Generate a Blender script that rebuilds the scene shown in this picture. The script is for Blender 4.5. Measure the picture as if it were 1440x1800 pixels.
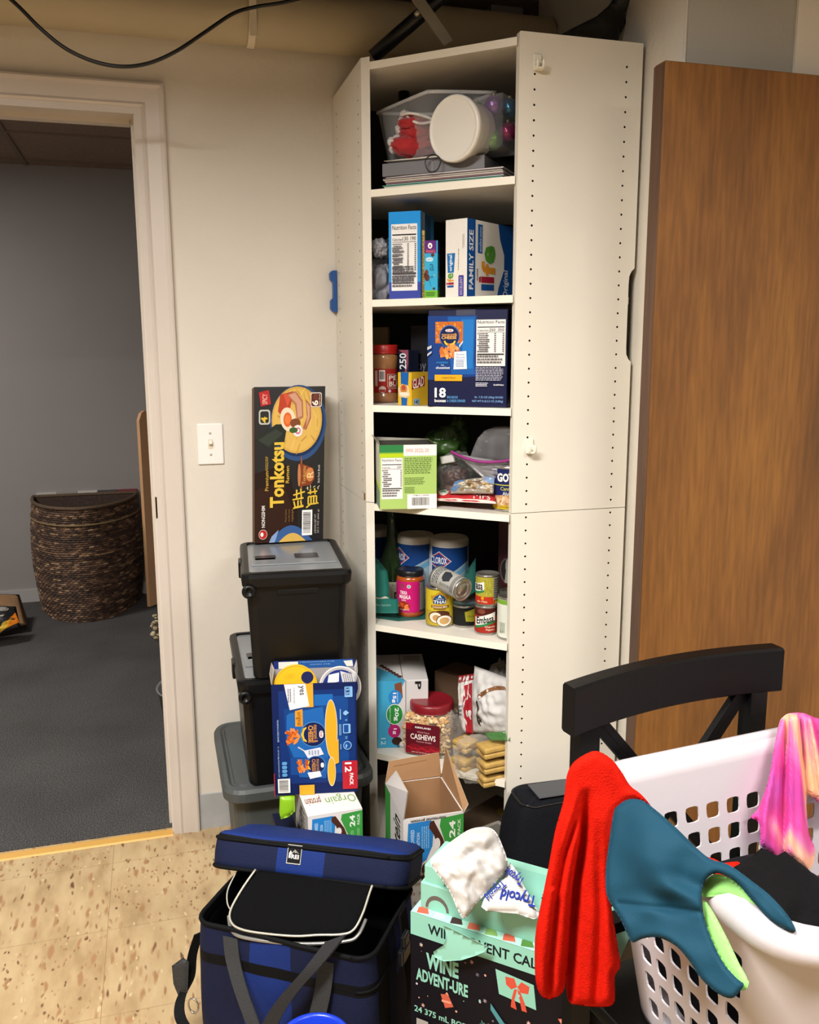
import bpy, bmesh, math, random
from mathutils import Vector, Matrix, noise
from math import sin, cos, pi, radians

for o in list(bpy.data.objects): bpy.data.objects.remove(o)
S = bpy.context.scene
COL = S.collection
V = Vector
random.seed(7)

# ------------------------------------------------------------------ camera, light, exposure
CF, CPITCH, CROLL, CYAW = 1547.16, 0.1775, -0.0036, 0.2797
CLOC = V((-0.5114, -2.5309, 1.4094))
FWD = V((sin(CYAW)*cos(CPITCH), cos(CYAW)*cos(CPITCH), -sin(CPITCH)))
RGT = V((cos(CYAW), -sin(CYAW), 0)); UPV = RGT.cross(FWD)
cd = bpy.data.cameras.new('camera'); cam = bpy.data.objects.new('camera', cd); COL.objects.link(cam)
cd.sensor_fit = 'HORIZONTAL'; cd.sensor_width = 36; cd.lens = CF/1440*36; cd.clip_start = .05
_r = RGT*cos(CROLL)+UPV*sin(CROLL); _u = UPV*cos(CROLL)-RGT*sin(CROLL)
cam.matrix_world = Matrix(((_r.x, _u.x, -FWD.x, CLOC.x), (_r.y, _u.y, -FWD.y, CLOC.y), (_r.z, _u.z, -FWD.z, CLOC.z), (0, 0, 0, 1)))
S.camera = cam
S.view_settings.view_transform = 'Standard'; S.view_settings.look = 'None'
S.view_settings.gamma = 1; S.view_settings.use_curve_mapping = False
S.view_settings.exposure = 0.52
w = bpy.data.worlds.new('world'); S.world = w; w.use_nodes = True
w.node_tree.nodes['Background'].inputs[0].default_value = (1, .93, .84, 1)
w.node_tree.nodes['Background'].inputs[1].default_value = 0.10

def lamp(name, loc, size, energy, color, rot=(0, 0, 0)):
    l = bpy.data.lights.new(name, 'AREA'); l.shape = 'RECTANGLE'; l.size, l.size_y = size
    l.energy = energy; l.color = color
    o = bpy.data.objects.new(name, l); COL.objects.link(o); o.location = loc; o.rotation_euler = rot
    return o
lamp('ceiling_lamp_light', (-1.15, -2.0, 2.50), (1.1, .40), 92, (1, .965, .925))
lamp('rear_ceiling_lamp_light', (0.75, -3.0, 2.50), (1.1, .40), 46, (1, .965, .925))
lamp('next_room_fill_light', (-2.2, 1.3, 2.40), (.5, .5), 33, (1, .95, .88))  # unseen fill light added to lift the dim next room

# ------------------------------------------------------------------ pixel -> point on a known plane
def ray(x, y):
    X, Y = x-720, y-900
    c, s = cos(CROLL), sin(CROLL)
    return FWD + RGT*((c*X+s*Y)/CF) - UPV*((-s*X+c*Y)/CF)
def PZ(x, y, z): d = ray(x, y); return CLOC + d*((z-CLOC.z)/d.z)
def PY(x, y, q): d = ray(x, y); return CLOC + d*((q-CLOC.y)/d.y)
def PX(x, y, q): d = ray(x, y); return CLOC + d*((q-CLOC.x)/d.x)
DN = V((.267, .293, 0)).normalized(); DC = DN.dot(V((0, -.346, 0)))
def PD(x, y, q): d = ray(x, y); return CLOC + d*((DC+q-DN.dot(CLOC))/DN.dot(d))
def PP(x, y, p0, n): d = ray(x, y); return CLOC + d*(n.dot(p0-CLOC)/n.dot(d))
def depth(p): return (V(p)-CLOC).dot(FWD)
def away(p): d = V(p)-CLOC; d.z = 0; return d.normalized()

# ------------------------------------------------------------------ materials
MC = {}
def lin(h):
    if isinstance(h, str):
        h = h.lstrip('#'); h = h if len(h) == 6 else ''.join(q*2 for q in h); h = [int(h[i:i+2], 16)/255 for i in (0, 2, 4)]
    return tuple((c/12.92 if c <= .04045 else ((c+.055)/1.055)**2.4) for c in h)+(1,)
def newmat(name):
    m = bpy.data.materials.new(name); m.use_nodes = True
    nt = m.node_tree; b = nt.nodes['Principled BSDF']; return m, nt, b
def mat(col, rough=.5, metal=0, var=0, scale=30, bump=0, bscale=200, name=None, spec=.5, sheen=0, coat=0, trans=0, alpha=1):
    k = (col, rough, metal, var, scale, bump, bscale, spec, sheen, coat, trans, alpha)
    if k in MC: return MC[k]
    m, nt, b = newmat(name or 'surface_'+str(len(MC))); c = lin(col)
    b.inputs['Base Color'].default_value = c; b.inputs['Roughness'].default_value = rough; b.inputs['Metallic'].default_value = metal
    b.inputs['Specular IOR Level'].default_value = spec
    b.inputs['Sheen Weight'].default_value = sheen; b.inputs['Coat Weight'].default_value = coat
    b.inputs['Transmission Weight'].default_value = trans; b.inputs['Alpha'].default_value = alpha
    if var or bump:
        tc = nt.nodes.new('ShaderNodeTexCoord')
    if var:
        n = nt.nodes.new('ShaderNodeTexNoise'); n.inputs['Scale'].default_value = scale; n.inputs['Detail'].default_value = 6
        nt.links.new(tc.outputs['Object'], n.inputs['Vector'])
        r = nt.nodes.new('ShaderNodeValToRGB'); r.color_ramp.elements[0].position = .3; r.color_ramp.elements[1].position = .7
        r.color_ramp.elements[0].color = tuple(max(0, x*(1-var)) for x in c[:3])+(1,)
        r.color_ramp.elements[1].color = tuple(min(1, x*(1+var)) for x in c[:3])+(1,)
        nt.links.new(n.outputs['Fac'], r.inputs['Fac']); nt.links.new(r.outputs['Color'], b.inputs['Base Color'])
    if bump:
        n = nt.nodes.new('ShaderNodeTexNoise'); n.inputs['Scale'].default_value = bscale; n.inputs['Detail'].default_value = 4
        nt.links.new(tc.outputs['Object'], n.inputs['Vector'])
        bp = nt.nodes.new('ShaderNodeBump'); bp.inputs['Strength'].default_value = bump; bp.inputs['Distance'].default_value = .01
        nt.links.new(n.outputs['Fac'], bp.inputs['Height']); nt.links.new(bp.outputs['Normal'], b.inputs['Normal'])
    MC[k] = m; return m
def ink(c): return mat(c, .55, spec=.16)
def film(col, gloss=.25, rough=.08, opacity=.12, name='clear_plastic_film', hi=.5):
    k = ('film', col, gloss, rough, opacity, hi)
    if k in MC: return MC[k]
    m, nt, b = newmat(name); N = nt.nodes
    out = N['Material Output']; tr = N.new('ShaderNodeBsdfTransparent'); tr.inputs[0].default_value = (1, 1, 1, 1)
    b.inputs['Base Color'].default_value = lin(col); b.inputs['Roughness'].default_value = rough
    b.inputs['Specular IOR Level'].default_value = .8
    lw = N.new('ShaderNodeLayerWeight'); lw.inputs[0].default_value = gloss
    mr = N.new('ShaderNodeMapRange'); mr.inputs['To Min'].default_value = opacity; mr.inputs['To Max'].default_value = hi
    nt.links.new(lw.outputs['Facing'], mr.inputs['Value'])
    mx = N.new('ShaderNodeMixShader'); nt.links.new(mr.outputs[0], mx.inputs[0])
    nt.links.new(tr.outputs[0], mx.inputs[1]); nt.links.new(b.outputs[0], mx.inputs[2]); nt.links.new(mx.outputs[0], out.inputs[0])
    MC[k] = m; return m

# ------------------------------------------------------------------ mesh builder
class B:
    def __init__(s): s.v = []; s.f = []; s.fm = []; s.sm = []; s.mats = []; s.M = None
    def mi(s, m):
        if m not in s.mats: s.mats.append(m)
        return s.mats.index(m)
    def add(s, vs, fs, m, smooth=False):
        o = len(s.v)
        if s.M is not None: vs = [s.M @ V(v) for v in vs]
        s.v += [tuple(v) for v in vs]
        ml = m if isinstance(m, list) else None
        for i, f in enumerate(fs):
            s.f.append([o+j for j in f]); s.fm.append(s.mi(ml[i] if ml else m)); s.sm.append(smooth)
        return s
    def bmadd(s, bm, m, smooth=False):
        bm.verts.ensure_lookup_table(); bm.verts.index_update()
        s.add([v.co.copy() for v in bm.verts], [[v.index for v in f.verts] for f in bm.faces], m, smooth); bm.free(); return s
    def box(s, c, size, m, bev=0, rot=None, seg=2, smooth=False):
        bm = bmesh.new(); bmesh.ops.create_cube(bm, size=1)
        bmesh.ops.scale(bm, vec=V(size), verts=bm.verts)
        if bev: bmesh.ops.bevel(bm, geom=list(bm.edges), offset=bev, segments=seg, affect='EDGES', profile=.5)
        if rot is not None: bmesh.ops.transform(bm, matrix=rot.to_4x4(), verts=bm.verts)
        bmesh.ops.translate(bm, vec=V(c), verts=bm.verts)
        return s.bmadd(bm, m, smooth or bev > 0.004)
    def hexa(s, p, m):   # p: 4 bottom (ccw) + 4 top
        return s.add(p, [(3, 2, 1, 0), (4, 5, 6, 7), (0, 1, 5, 4), (1, 2, 6, 5), (2, 3, 7, 6), (3, 0, 4, 7)], m)
    def prism(s, pts, axis, a, b_, m):   # polygon pts (2D) extruded along axis from a to b_
        def P(p, t):
            return {'z': (p[0], p[1], t), 'y': (p[0], t, p[1]), 'x': (t, p[0], p[1])}[axis]
        n = len(pts); vs = [P(p, a) for p in pts]+[P(p, b_) for p in pts]
        fs = [list(range(n))[::-1], list(range(n, 2*n))]+[(i, (i+1) % n, n+(i+1) % n, n+i) for i in range(n)]
        return s.add(vs, fs, m)
    def lathe(s, prof, m, seg=32, c=(0, 0, 0), mats=None, rot=None, smooth=True):
        vs = []; fs = []; ml = []; c = V(c)
        for (r, z) in prof:
            for k in range(seg):
                a = 2*pi*k/seg; p = V((r*cos(a), r*sin(a), z))
                vs.append(c+(rot @ p if rot is not None else p))
        for i in range(len(prof)-1):
            for k in range(seg):
                k2 = (k+1) % seg
                fs.append((i*seg+k, i*seg+k2, (i+1)*seg+k2, (i+1)*seg+k)); ml.append(mats[i] if mats else m)
        fs.append(list(range(seg))[::-1]); ml.append(mats[0] if mats else m)
        o = (len(prof)-1)*seg; fs.append([o+k for k in range(seg)]); ml.append(mats[-1] if mats else m)
        return s.add(vs, fs, ml, smooth)
    def grid(s, fn, nu, nv, m, smooth=True, wu=False, wv=False):
        vs = [fn(i/(nu if wu else nu-1), j/(nv if wv else nv-1)) for j in range(nv) for i in range(nu)]
        fs = []
        for j in range(nv if wv else nv-1):
            for i in range(nu if wu else nu-1):
                i2 = (i+1) % nu; j2 = (j+1) % nv
                fs.append((j*nu+i, j*nu+i2, j2*nu+i2, j2*nu+i))
        return s.add(vs, fs, m, smooth)
    def tube(s, pts, r, m, seg=10, flat=1, up=None, cap=True):
        pts = [V(p) for p in pts]; n = len(pts); vs = []; fs = []
        N0 = None
        for i, p in enumerate(pts):
            t = (pts[min(i+1, n-1)]-pts[max(i-1, 0)]).normalized()
            if up is not None: N1 = (V(up)-t*t.dot(V(up))).normalized()
            elif N0 is None:
                a = V((0, 0, 1)) if abs(t.z) < .9 else V((1, 0, 0)); N1 = (a-t*t.dot(a)).normalized()
            else: N1 = (N0-t*t.dot(N0)).normalized()
            N0 = N1; Bn = t.cross(N1); rr = r[i] if isinstance(r, (list, tuple)) else r
            for k in range(seg):
                a = 2*pi*k/seg; vs.append(p+Bn*(cos(a)*rr)+N1*(sin(a)*rr*flat))
        for i in range(n-1):
            for k in range(seg):
                k2 = (k+1) % seg; fs.append((i*seg+k, i*seg+k2, (i+1)*seg+k2, (i+1)*seg+k))
        if cap: fs += [list(range(seg))[::-1], [(n-1)*seg+k for k in range(seg)]]
        return s.add(vs, fs, m, True)
    def ribbon(s, pts, wv, th, m):   # flat strap: pts centre line, wv half-width vector (one or per point), th thickness
        pts = [V(p) for p in pts]; n = len(pts); vs = []; fs = []
        for i, p in enumerate(pts):
            t = (pts[min(i+1, n-1)]-pts[max(i-1, 0)]).normalized(); wq = V(wv[i]) if isinstance(wv, list) else V(wv)
            nn = t.cross(wq).normalized()*th/2
            vs += [p-wq-nn, p+wq-nn, p+wq+nn, p-wq+nn]
        for i in range(n-1):
            for k in range(4): k2 = (k+1) % 4; fs.append((i*4+k, i*4+k2, i*4+4+k2, i*4+4+k))
        fs += [(3, 2, 1, 0), tuple((n-1)*4+k for k in range(4))]
        return s.add(vs, fs, m)
    def blob(s, c, rad, m, amp=.1, fr=3, seed=0, n=30, p=2.0, rot=None, facet=False):
        c = V(c)
        def sg(x, e): return math.copysign(abs(x)**e, x)
        e = 2/p
        def fn(u, v):
            a = 2*pi*u; b_ = pi*(v-.5)
            q = V((sg(cos(b_), e)*sg(cos(a), e)*rad[0], sg(cos(b_), e)*sg(sin(a), e)*rad[1], sg(sin(b_), e)*rad[2]))
            d = V((cos(b_)*cos(a), cos(b_)*sin(a), sin(b_)))
            k = 1+amp*(noise.noise(d*fr+V((seed*7.3, seed*3.1, 0)))*1.3+.6*noise.noise(d*fr*2.7+V((seed, 5, 9))))
            if facet: k += amp*.9*(abs(noise.noise(d*fr*1.6+V((3, seed, 1))))-.25)
            q = q*k
            return c+(rot @ q if rot is not None else q)
        return s.grid(fn, n*2, n, m, True, wu=True)
    def sheet(s, outline, cell, fn, th, m, smooth=True):
        """closed polygon (2D) cut into cells, mapped by fn(x, y)->(point, outward normal), given thickness th"""
        bm = bmesh.new(); vs = [bm.verts.new((x, y, 0)) for x, y in outline]; bm.faces.new(vs)
        xs = [p[0] for p in outline]; ys = [p[1] for p in outline]
        for ax, lo, hi in ((0, min(xs), max(xs)), (1, min(ys), max(ys))):
            t = lo+cell
            while t < hi-cell*.2:
                no = (1, 0, 0) if ax == 0 else (0, 1, 0); co = (t, 0, 0) if ax == 0 else (0, t, 0)
                bmesh.ops.bisect_plane(bm, geom=bm.verts[:]+bm.edges[:]+bm.faces[:], plane_co=co, plane_no=no)
                t += cell
        bmesh.ops.triangulate(bm, faces=bm.faces[:])
        bm.verts.index_update(); F = [[v.index for v in f.verts] for f in bm.faces]
        fr = []; bk = []
        for v in bm.verts:
            p, n = fn(v.co.x, v.co.y); fr.append(V(p)); bk.append(V(p)-V(n)*th)
        be = [(e.verts[0].index, e.verts[1].index) for e in bm.edges if len(e.link_faces) == 1]
        n = len(fr); bm.free()
        fs = F+[[n+i for i in f[::-1]] for f in F]+[(a, b_, n+b_, n+a) for a, b_ in be]
        return s.add(fr+bk, fs, m, smooth)
    def pillow(s, TL, TR, BR, BL, bulge, m, seed=0, cr=.0, fr=25, n=22, back=.5, nrm=None, pw=.5):
        TL, TR, BR, BL = map(V, (TL, TR, BR, BL))
        nm = V(nrm) if nrm is not None else (TR-TL).cross(BL-TL).normalized()
        if nrm is None and nm.dot(CLOC-TL) < 0: nm = -nm
        def P(u, v, h=0):
            q = TL*(1-u)*(1-v)+TR*u*(1-v)+BR*u*v+BL*(1-u)*v
            k = max(0, sin(pi*min(max(u, 0), 1))*sin(pi*min(max(v, 0), 1)))**pw
            d = cr*noise.noise(V((u*fr*.3, v*fr*.3, seed*4.7)))+cr*.2*noise.noise(V((u*fr, v*fr, seed*2.2)))
            return q+nm*(bulge*k+d*k+h)
        def Q(u, v):
            q = TL*(1-u)*(1-v)+TR*u*(1-v)+BR*u*v+BL*(1-u)*v
            k = max(0, sin(pi*u)*sin(pi*v))**pw
            return q-nm*(bulge*back*k)
        s.grid(P, n, n, m); s.grid(lambda u, v: Q(1-u, v), n, n, m)
        return P
    def puff(s, outline, p0, n, bulge, m, cell=8, back=.4, cr=0, fr=.03, seed=0, edge=22, th=.0015, fold=None, rim=None, smooth_out=0):
        """soft sheet or bag: outline as seen in the photo laid on the plane (p0, n), swelling away from its edge"""
        n = V(n).normalized(); p0 = V(p0)
        if smooth_out: outline = [(q.x, q.y) for q in crv([(x, y, 0) for x, y in outline], smooth_out, closed=True)]
        segs = [(outline[i], outline[(i+1) % len(outline)]) for i in range(len(outline))]
        def dist(x, y):
            best = 1e9
            for (ax, ay), (bx, by) in segs:
                dx, dy = bx-ax, by-ay; L2 = dx*dx+dy*dy or 1e-9; t = max(0, min(1, ((x-ax)*dx+(y-ay)*dy)/L2)); best = min(best, (ax+dx*t-x)**2+(ay+dy*t-y)**2)
            return best**.5
        def H(x, y):
            k = min(1, dist(x, y)/edge); k = (1-(1-k)**2)**.5
            h = bulge*k
            if cr: h += cr*k*(noise.noise(V((x*fr, y*fr, seed*3.7)))+.45*abs(noise.noise(V((x*fr*2.3, y*fr*2.3, seed*1.9)))))
            if fold: h += fold(x, y)*k
            return h, k
        def fn(x, y):
            h, k = H(x, y); base = PP(x, y, p0, n) if rim is None else rim(x, y)
            return base+n*h, n*((h+bulge*back*k+th)/th if False else 1)
        bm = bmesh.new(); vs = [bm.verts.new((x, y, 0)) for x, y in outline]; bm.faces.new(vs)
        xs = [p[0] for p in outline]; ys = [p[1] for p in outline]
        for ax, lo, hi in ((0, min(xs), max(xs)), (1, min(ys), max(ys))):
            t = lo+cell
            while t < hi-cell*.2:
                bmesh.ops.bisect_plane(bm, geom=bm.verts[:]+bm.edges[:]+bm.faces[:], plane_co=(t, 0, 0) if ax == 0 else (0, t, 0), plane_no=(1, 0, 0) if ax == 0 else (0, 1, 0)); t += cell
        # refine the border so that the swelling is smooth
        bmesh.ops.triangulate(bm, faces=bm.faces[:]); bm.verts.index_update()
        F = [[v.index for v in f.verts] for f in bm.faces]; A_ = []; C_ = []
        for v in bm.verts:
            h, k = H(v.co.x, v.co.y); base = PP(v.co.x, v.co.y, p0, n) if rim is None else rim(v.co.x, v.co.y)
            # move along the line of sight so that the outline keeps its place
            d = ray(v.co.x, v.co.y).normalized(); c_ = max(.35, abs(d.dot(n)))
            A_.append(base-d*(h/c_)); C_.append(base+d*((bulge*back*k+th)/c_))
        be = [(e.verts[0].index, e.verts[1].index) for e in bm.edges if len(e.link_faces) == 1]; N_ = len(A_); bm.free()
        return s.add(A_+C_, F+[[N_+i for i in f[::-1]] for f in F]+[(a, b_, N_+b_, N_+a) for a, b_ in be], m, True)
    def build(s, name, parent=None, label=None):
        me = bpy.data.meshes.new(name)
        me.from_pydata(s.v, [], s.f)
        for m in s.mats: me.materials.append(m)
        me.polygons.foreach_set('material_index', s.fm); me.polygons.foreach_set('use_smooth', s.sm)
        bm = bmesh.new(); bm.from_mesh(me)
        bmesh.ops.remove_doubles(bm, verts=bm.verts, dist=2e-6)
        bm.to_mesh(me); bm.free()
        o = bpy.data.objects.new(name, me); COL.objects.link(o)
        if parent is not None:
            org = V(parent['_org']); me.transform(Matrix.Translation(-org)); o.parent = parent
        else:
            xs = [v.co for v in me.vertices]
            lo = V([min(c[i] for c in xs) for i in range(3)]); hi = V([max(c[i] for c in xs) for i in range(3)])
            org = V(((lo.x+hi.x)/2, (lo.y+hi.y)/2, lo.z)); me.transform(Matrix.Translation(-org)); o.location = org
        o['_org'] = list(org); me.update()
        if label: o['label'] = label
        return o

def thing(name, label, cat, loc, group=None):
    o = bpy.data.objects.new(name, None); COL.objects.link(o); o.location = V(loc); o.empty_display_size = .05
    o['_org'] = list(V(loc)); o['label'] = label; o['category'] = cat
    if group: o['group'] = group
    return o
def tag(o, label, cat, group=None):
    o['label'] = label; o['category'] = cat
    if group: o['group'] = group
    return o
def struct(o, label=None):
    o['kind'] = 'structure'
    if label: o['label'] = label
    return o
def crv(pts, n=8, closed=False):
    pts = [V(p) for p in pts]; out = []; m = len(pts)
    rng = range(m) if closed else range(m-1)
    for i in rng:
        if closed: a, b_, c, d = pts[(i-1) % m], pts[i], pts[(i+1) % m], pts[(i+2) % m]
        else: a, b_, c, d = pts[max(i-1, 0)], pts[i], pts[i+1], pts[min(i+2, m-1)]
        for k in range(n):
            t = k/n
            out.append(.5*((2*b_)+(c-a)*t+(2*a-5*b_+4*c-d)*t*t+(3*b_-a-3*c+d)*t**3))
    if not closed: out.append(pts[-1])
    return out

# ------------------------------------------------------------------ printed artwork (real thin shapes in the part's own mesh)
TX = {}
def glyphs(s_, bold):
    k = (s_, bold)
    if k not in TX:
        c = bpy.data.curves.new('t', 'FONT'); c.body = s_; c.size = 1; c.offset = bold*.5; c.resolution_u = 2; c.fill_mode = 'FRONT'
        o = bpy.data.objects.new('t', c); COL.objects.link(o); bpy.context.view_layer.update()
        me = o.evaluated_get(bpy.context.evaluated_depsgraph_get()).to_mesh()
        vs = [(v.co.x, v.co.y) for v in me.vertices]; fs = [list(p.vertices) for p in me.polygons]
        bpy.data.objects.remove(o); bpy.data.curves.remove(c)
        if vs:
            x0 = min(v[0] for v in vs); x1 = max(v[0] for v in vs); y0 = min(v[1] for v in vs); y1 = max(v[1] for v in vs)
            vs = [((x-x0)/max(x1-x0, 1e-6), (y-y0)/max(y1-y0, 1e-6)) for x, y in vs]
        TX[k] = (vs, fs)
    return TX[k]
class Art:
    def __init__(s, b, fn, step=None, h0=.0003, dh=.00006):
        s.b = b; s.fn = fn; s.step = step; s.h = h0; s.dh = dh
    def put(s, vs, fs, m, adv=True):
        if not fs: return
        if s.step:
            bm = bmesh.new(); bv = [bm.verts.new((x, y, 0)) for x, y in vs]
            for f in fs:
                try: bm.faces.new([bv[i] for i in f])
                except ValueError: pass
            for ax in ((0,) if not isinstance(s.step, tuple) else (0, 1)):
                st = s.step[ax] if isinstance(s.step, tuple) else s.step
                lo = min(v[ax] for v in vs); hi = max(v[ax] for v in vs); t = math.ceil((lo+1e-6)/st)*st
                while t < hi-1e-6:
                    bmesh.ops.bisect_plane(bm, geom=bm.verts[:]+bm.edges[:]+bm.faces[:], plane_co=(t, 0, 0) if ax == 0 else (0, t, 0), plane_no=(1, 0, 0) if ax == 0 else (0, 1, 0)); t += st
            bm.verts.index_update(); vs = [(v.co.x, v.co.y) for v in bm.verts]; fs = [[v.index for v in f.verts] for f in bm.faces]; bm.free()
        s.b.add([s.fn(x, y, s.h) for x, y in vs], fs, m)
        if adv: s.h += s.dh
    def poly(s, pts, c): s.put(list(pts), [list(range(len(pts)))], ink(c) if isinstance(c, str) else c); return s
    def rect(s, x0, y0, x1, y1, c): return s.poly([(x0, y0), (x1, y0), (x1, y1), (x0, y1)], c)
    def ell(s, cx, cy, rx, ry, c, n=22, rot=0):
        return s.poly([(cx+rx*cos(2*pi*k/n)*cos(rot)-ry*sin(2*pi*k/n)*sin(rot), cy+rx*cos(2*pi*k/n)*sin(rot)+ry*sin(2*pi*k/n)*cos(rot)) for k in range(n)], c)
    def rr(s, x0, y0, x1, y1, c, k=.2):
        w_, h_ = (x1-x0)*k, (y1-y0)*k; P = []
        for (cx, cy, a0) in ((x1-w_, y1-h_, 0), (x0+w_, y1-h_, 90), (x0+w_, y0+h_, 180), (x1-w_, y0+h_, 270)):
            for j in range(4): a = radians(a0+30*j); P.append((cx+w_*cos(a), cy+h_*sin(a)))
        return s.poly(P, c)
    def text(s, t, x0, y0, x1, y1, c, rot=0, bold=.0, shear=0, arc=0):
        vs, fs = glyphs(t, bold)
        w_, h_ = x1-x0, y1-y0; out = []
        for gx, gy in vs:
            if shear: gx = (gx+shear*gy)/(1+abs(shear)) if shear > 0 else gx
            if rot == 0: p = (x0+gx*w_, y1-gy*h_)
            elif rot == 90: p = (x0+(1-gy)*w_, y1-gx*h_)
            elif rot == -90: p = (x0+gy*w_, y0+gx*h_)
            else: p = (x1-gx*w_, y0+gy*h_)
            if arc: p = (p[0], p[1]+arc*(gx-.5))
            out.append(p)
        s.put(out, fs, ink(c)); return s
    def para(s, x0, y0, x1, y1, n, c, fill=.55, rot=0, rag=.15):
        m = ink(c) if isinstance(c, str) else c; L = (y1-y0)/n if not rot else (x1-x0)/n; vs = []; fs = []
        for i in range(n):
            t = 0; end = 1-random.random()*rag
            while t < end:
                wl = random.uniform(.04, .13); e = min(t+wl, end)
                if not rot: q = [(x0+(x1-x0)*t, y0+L*i), (x0+(x1-x0)*e, y0+L*i), (x0+(x1-x0)*e, y0+L*(i+fill)), (x0+(x1-x0)*t, y0+L*(i+fill))]
                else: q = [(x0+L*i, y0+(y1-y0)*t), (x0+L*(i+fill), y0+(y1-y0)*t), (x0+L*(i+fill), y0+(y1-y0)*e), (x0+L*i, y0+(y1-y0)*e)]
                o = len(vs); vs += q; fs.append([o, o+1, o+2, o+3]); t = e+.022
        s.put(vs, fs, m); return s
    def nutri(s, x0, y0, x1, y1, rows=12, title=True, cols=1, cal=None):
        s.rect(x0, y0, x1, y1, '#e9e6e2'); w_, h_ = x1-x0, y1-y0
        X = lambda t: x0+w_*t
        Y = lambda t: y0+h_*t
        if title: s.text('Nutrition Facts', X(.04), Y(.02), X(.96), Y(.085), '#15151a', bold=.02)
        s.rect(X(.04), Y(.15), X(.96), Y(.17), '#15151a')
        s.text('Calories', X(.04), Y(.21), X(.42), Y(.25), '#15151a', bold=.02)
        if cal:
            for i, t in enumerate(cal): s.text(t, X(.96-.3*(len(cal)-i)+.08), Y(.19), X(.96-.3*(len(cal)-i)+.29), Y(.25), '#15151a', bold=.02)
        s.rect(X(.04), Y(.265), X(.96), Y(.272), '#15151a')
        for i in range(rows):
            yy = .29+.42*i/rows
            s.para(X(.04+.05*(i % 3 > 0)), Y(yy), X(.5), Y(yy+.42/rows*.6), 1, '#5a585c', fill=1, rag=.5)
            for cc in range(cols): s.para(X(.9-.28*cc), Y(yy), X(.96-.28*cc), Y(yy+.42/rows*.6), 1, '#5a585c', fill=1, rag=0)
        s.rect(X(.04), Y(.73), X(.96), Y(.75), '#15151a')
        s.para(X(.04), Y(.77), X(.96), Y(.96), max(3, rows//3), '#6a686c', rag=.3)
        return s
    def barcode(s, x0, y0, x1, y1, rot=0, bg=True):
        if bg: s.rect(x0, y0, x1, y1, '#f0eeea')
        w_, h_ = x1-x0, y1-y0; vs = []; fs = []; t = .08; rnd = random.Random(3)
        while t < .92:
            e = t+rnd.choice((.012, .02, .03)); o = len(vs)
            if rot: vs += [(x0+w_*.1, y0+h_*t), (x0+w_*.85, y0+h_*t), (x0+w_*.85, y0+h_*e), (x0+w_*.1, y0+h_*e)]
            else: vs += [(x0+w_*t, y0+h_*.12), (x0+w_*e, y0+h_*.12), (x0+w_*e, y0+h_*.82), (x0+w_*t, y0+h_*.82)]
            fs.append([o, o+1, o+2, o+3]); t = e+rnd.choice((.012, .02))
        s.put(vs, fs, ink('#1c1c1e')); return s

class Box:
    """carton given by its two front bottom corners (world xy), z range and depth"""
    def __init__(s, PL, PR, z0, z1, dep, m, bev=.0012, b=None, top=True, th=None, lean=0):
        PL = V((PL[0], PL[1], 0)); PR = V((PR[0], PR[1], 0)); s.PL, s.PR, s.z0, s.z1, s.dep = PL, PR, z0, z1, dep
        s.u = PR-PL; s.n = V((-s.u.y, s.u.x, 0)).normalized(); s.ud = s.u.normalized()
        if s.n.dot((PL+PR)/2-V((CLOC.x, CLOC.y, 0))) < 0: s.n = -s.n
        s.b = b or B(); s.lean = lean
        c = (PL+PR)/2+s.n*dep/2; rot = Matrix((s.ud, s.n, V((0, 0, 1)))).transposed()
        if m is not None:
            if th is None: s.b.box((c.x, c.y, (z0+z1)/2), (s.u.length, dep, z1-z0), m, bev, rot, seg=1)
            else:
                inner = th[1]; t = th[0]
                for (U0, U1, D0, D1) in ((0, 1, 0, t/dep), (0, 1, 1-t/dep, 1), (0, t/s.u.length, 0, 1), (1-t/s.u.length, 1, 0, 1)):
                    q = [PL+s.u*a+s.n*dep*d for a, d in ((U0, D0), (U1, D0), (U1, D1), (U0, D1))]
                    s.b.hexa([V((p.x, p.y, z0)) for p in q]+[V((p.x, p.y, z1)) for p in q], m)
                q = [PL, PR, PR+s.n*dep, PL+s.n*dep]; s.b.hexa([V((p.x, p.y, z0)) for p in q]+[V((p.x, p.y, z0+t)) for p in q], m)
                e = t+.0003
                def liner(a, c_): 
                    s.b.add([V((a.x, a.y, z0+t)), V((c_.x, c_.y, z0+t)), V((c_.x, c_.y, z1-.0002)), V((a.x, a.y, z1-.0002))], [(0, 1, 2, 3)], inner)
                A = PL+s.ud*e+s.n*e; Bq = PR-s.ud*e+s.n*e; Cq = PR-s.ud*e+s.n*(dep-e); Dq = PL+s.ud*e+s.n*(dep-e)
                liner(A, Bq); liner(Bq, Cq); liner(Cq, Dq); liner(Dq, A)
                s.b.add([V((p.x, p.y, z0+t+.0004)) for p in (A, Bq, Cq, Dq)], [(0, 1, 2, 3)], inner)
    def front(s, u, v, h): p = s.PL+s.u*u-s.n*h; return V((p.x, p.y, s.z1-(s.z1-s.z0)*v))
    def right(s, u, v, h): p = s.PR+s.n*(s.dep*u)+s.ud*h; return V((p.x, p.y, s.z1-(s.z1-s.z0)*v))
    def left(s, u, v, h): p = s.PL+s.n*(s.dep*(1-u))-s.ud*h; return V((p.x, p.y, s.z1-(s.z1-s.z0)*v))
    def back(s, u, v, h): p = s.PL+s.u*u+s.n*(s.dep-h); return V((p.x, p.y, s.z1-(s.z1-s.z0)*v))
    def top(s, u, v, h): p = s.PL+s.u*u+s.n*(s.dep*(1-v)); return V((p.x, p.y, s.z1+h))
    def A(s, face, h0=.0003): return Art(s.b, getattr(s, face), h0=h0)

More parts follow.
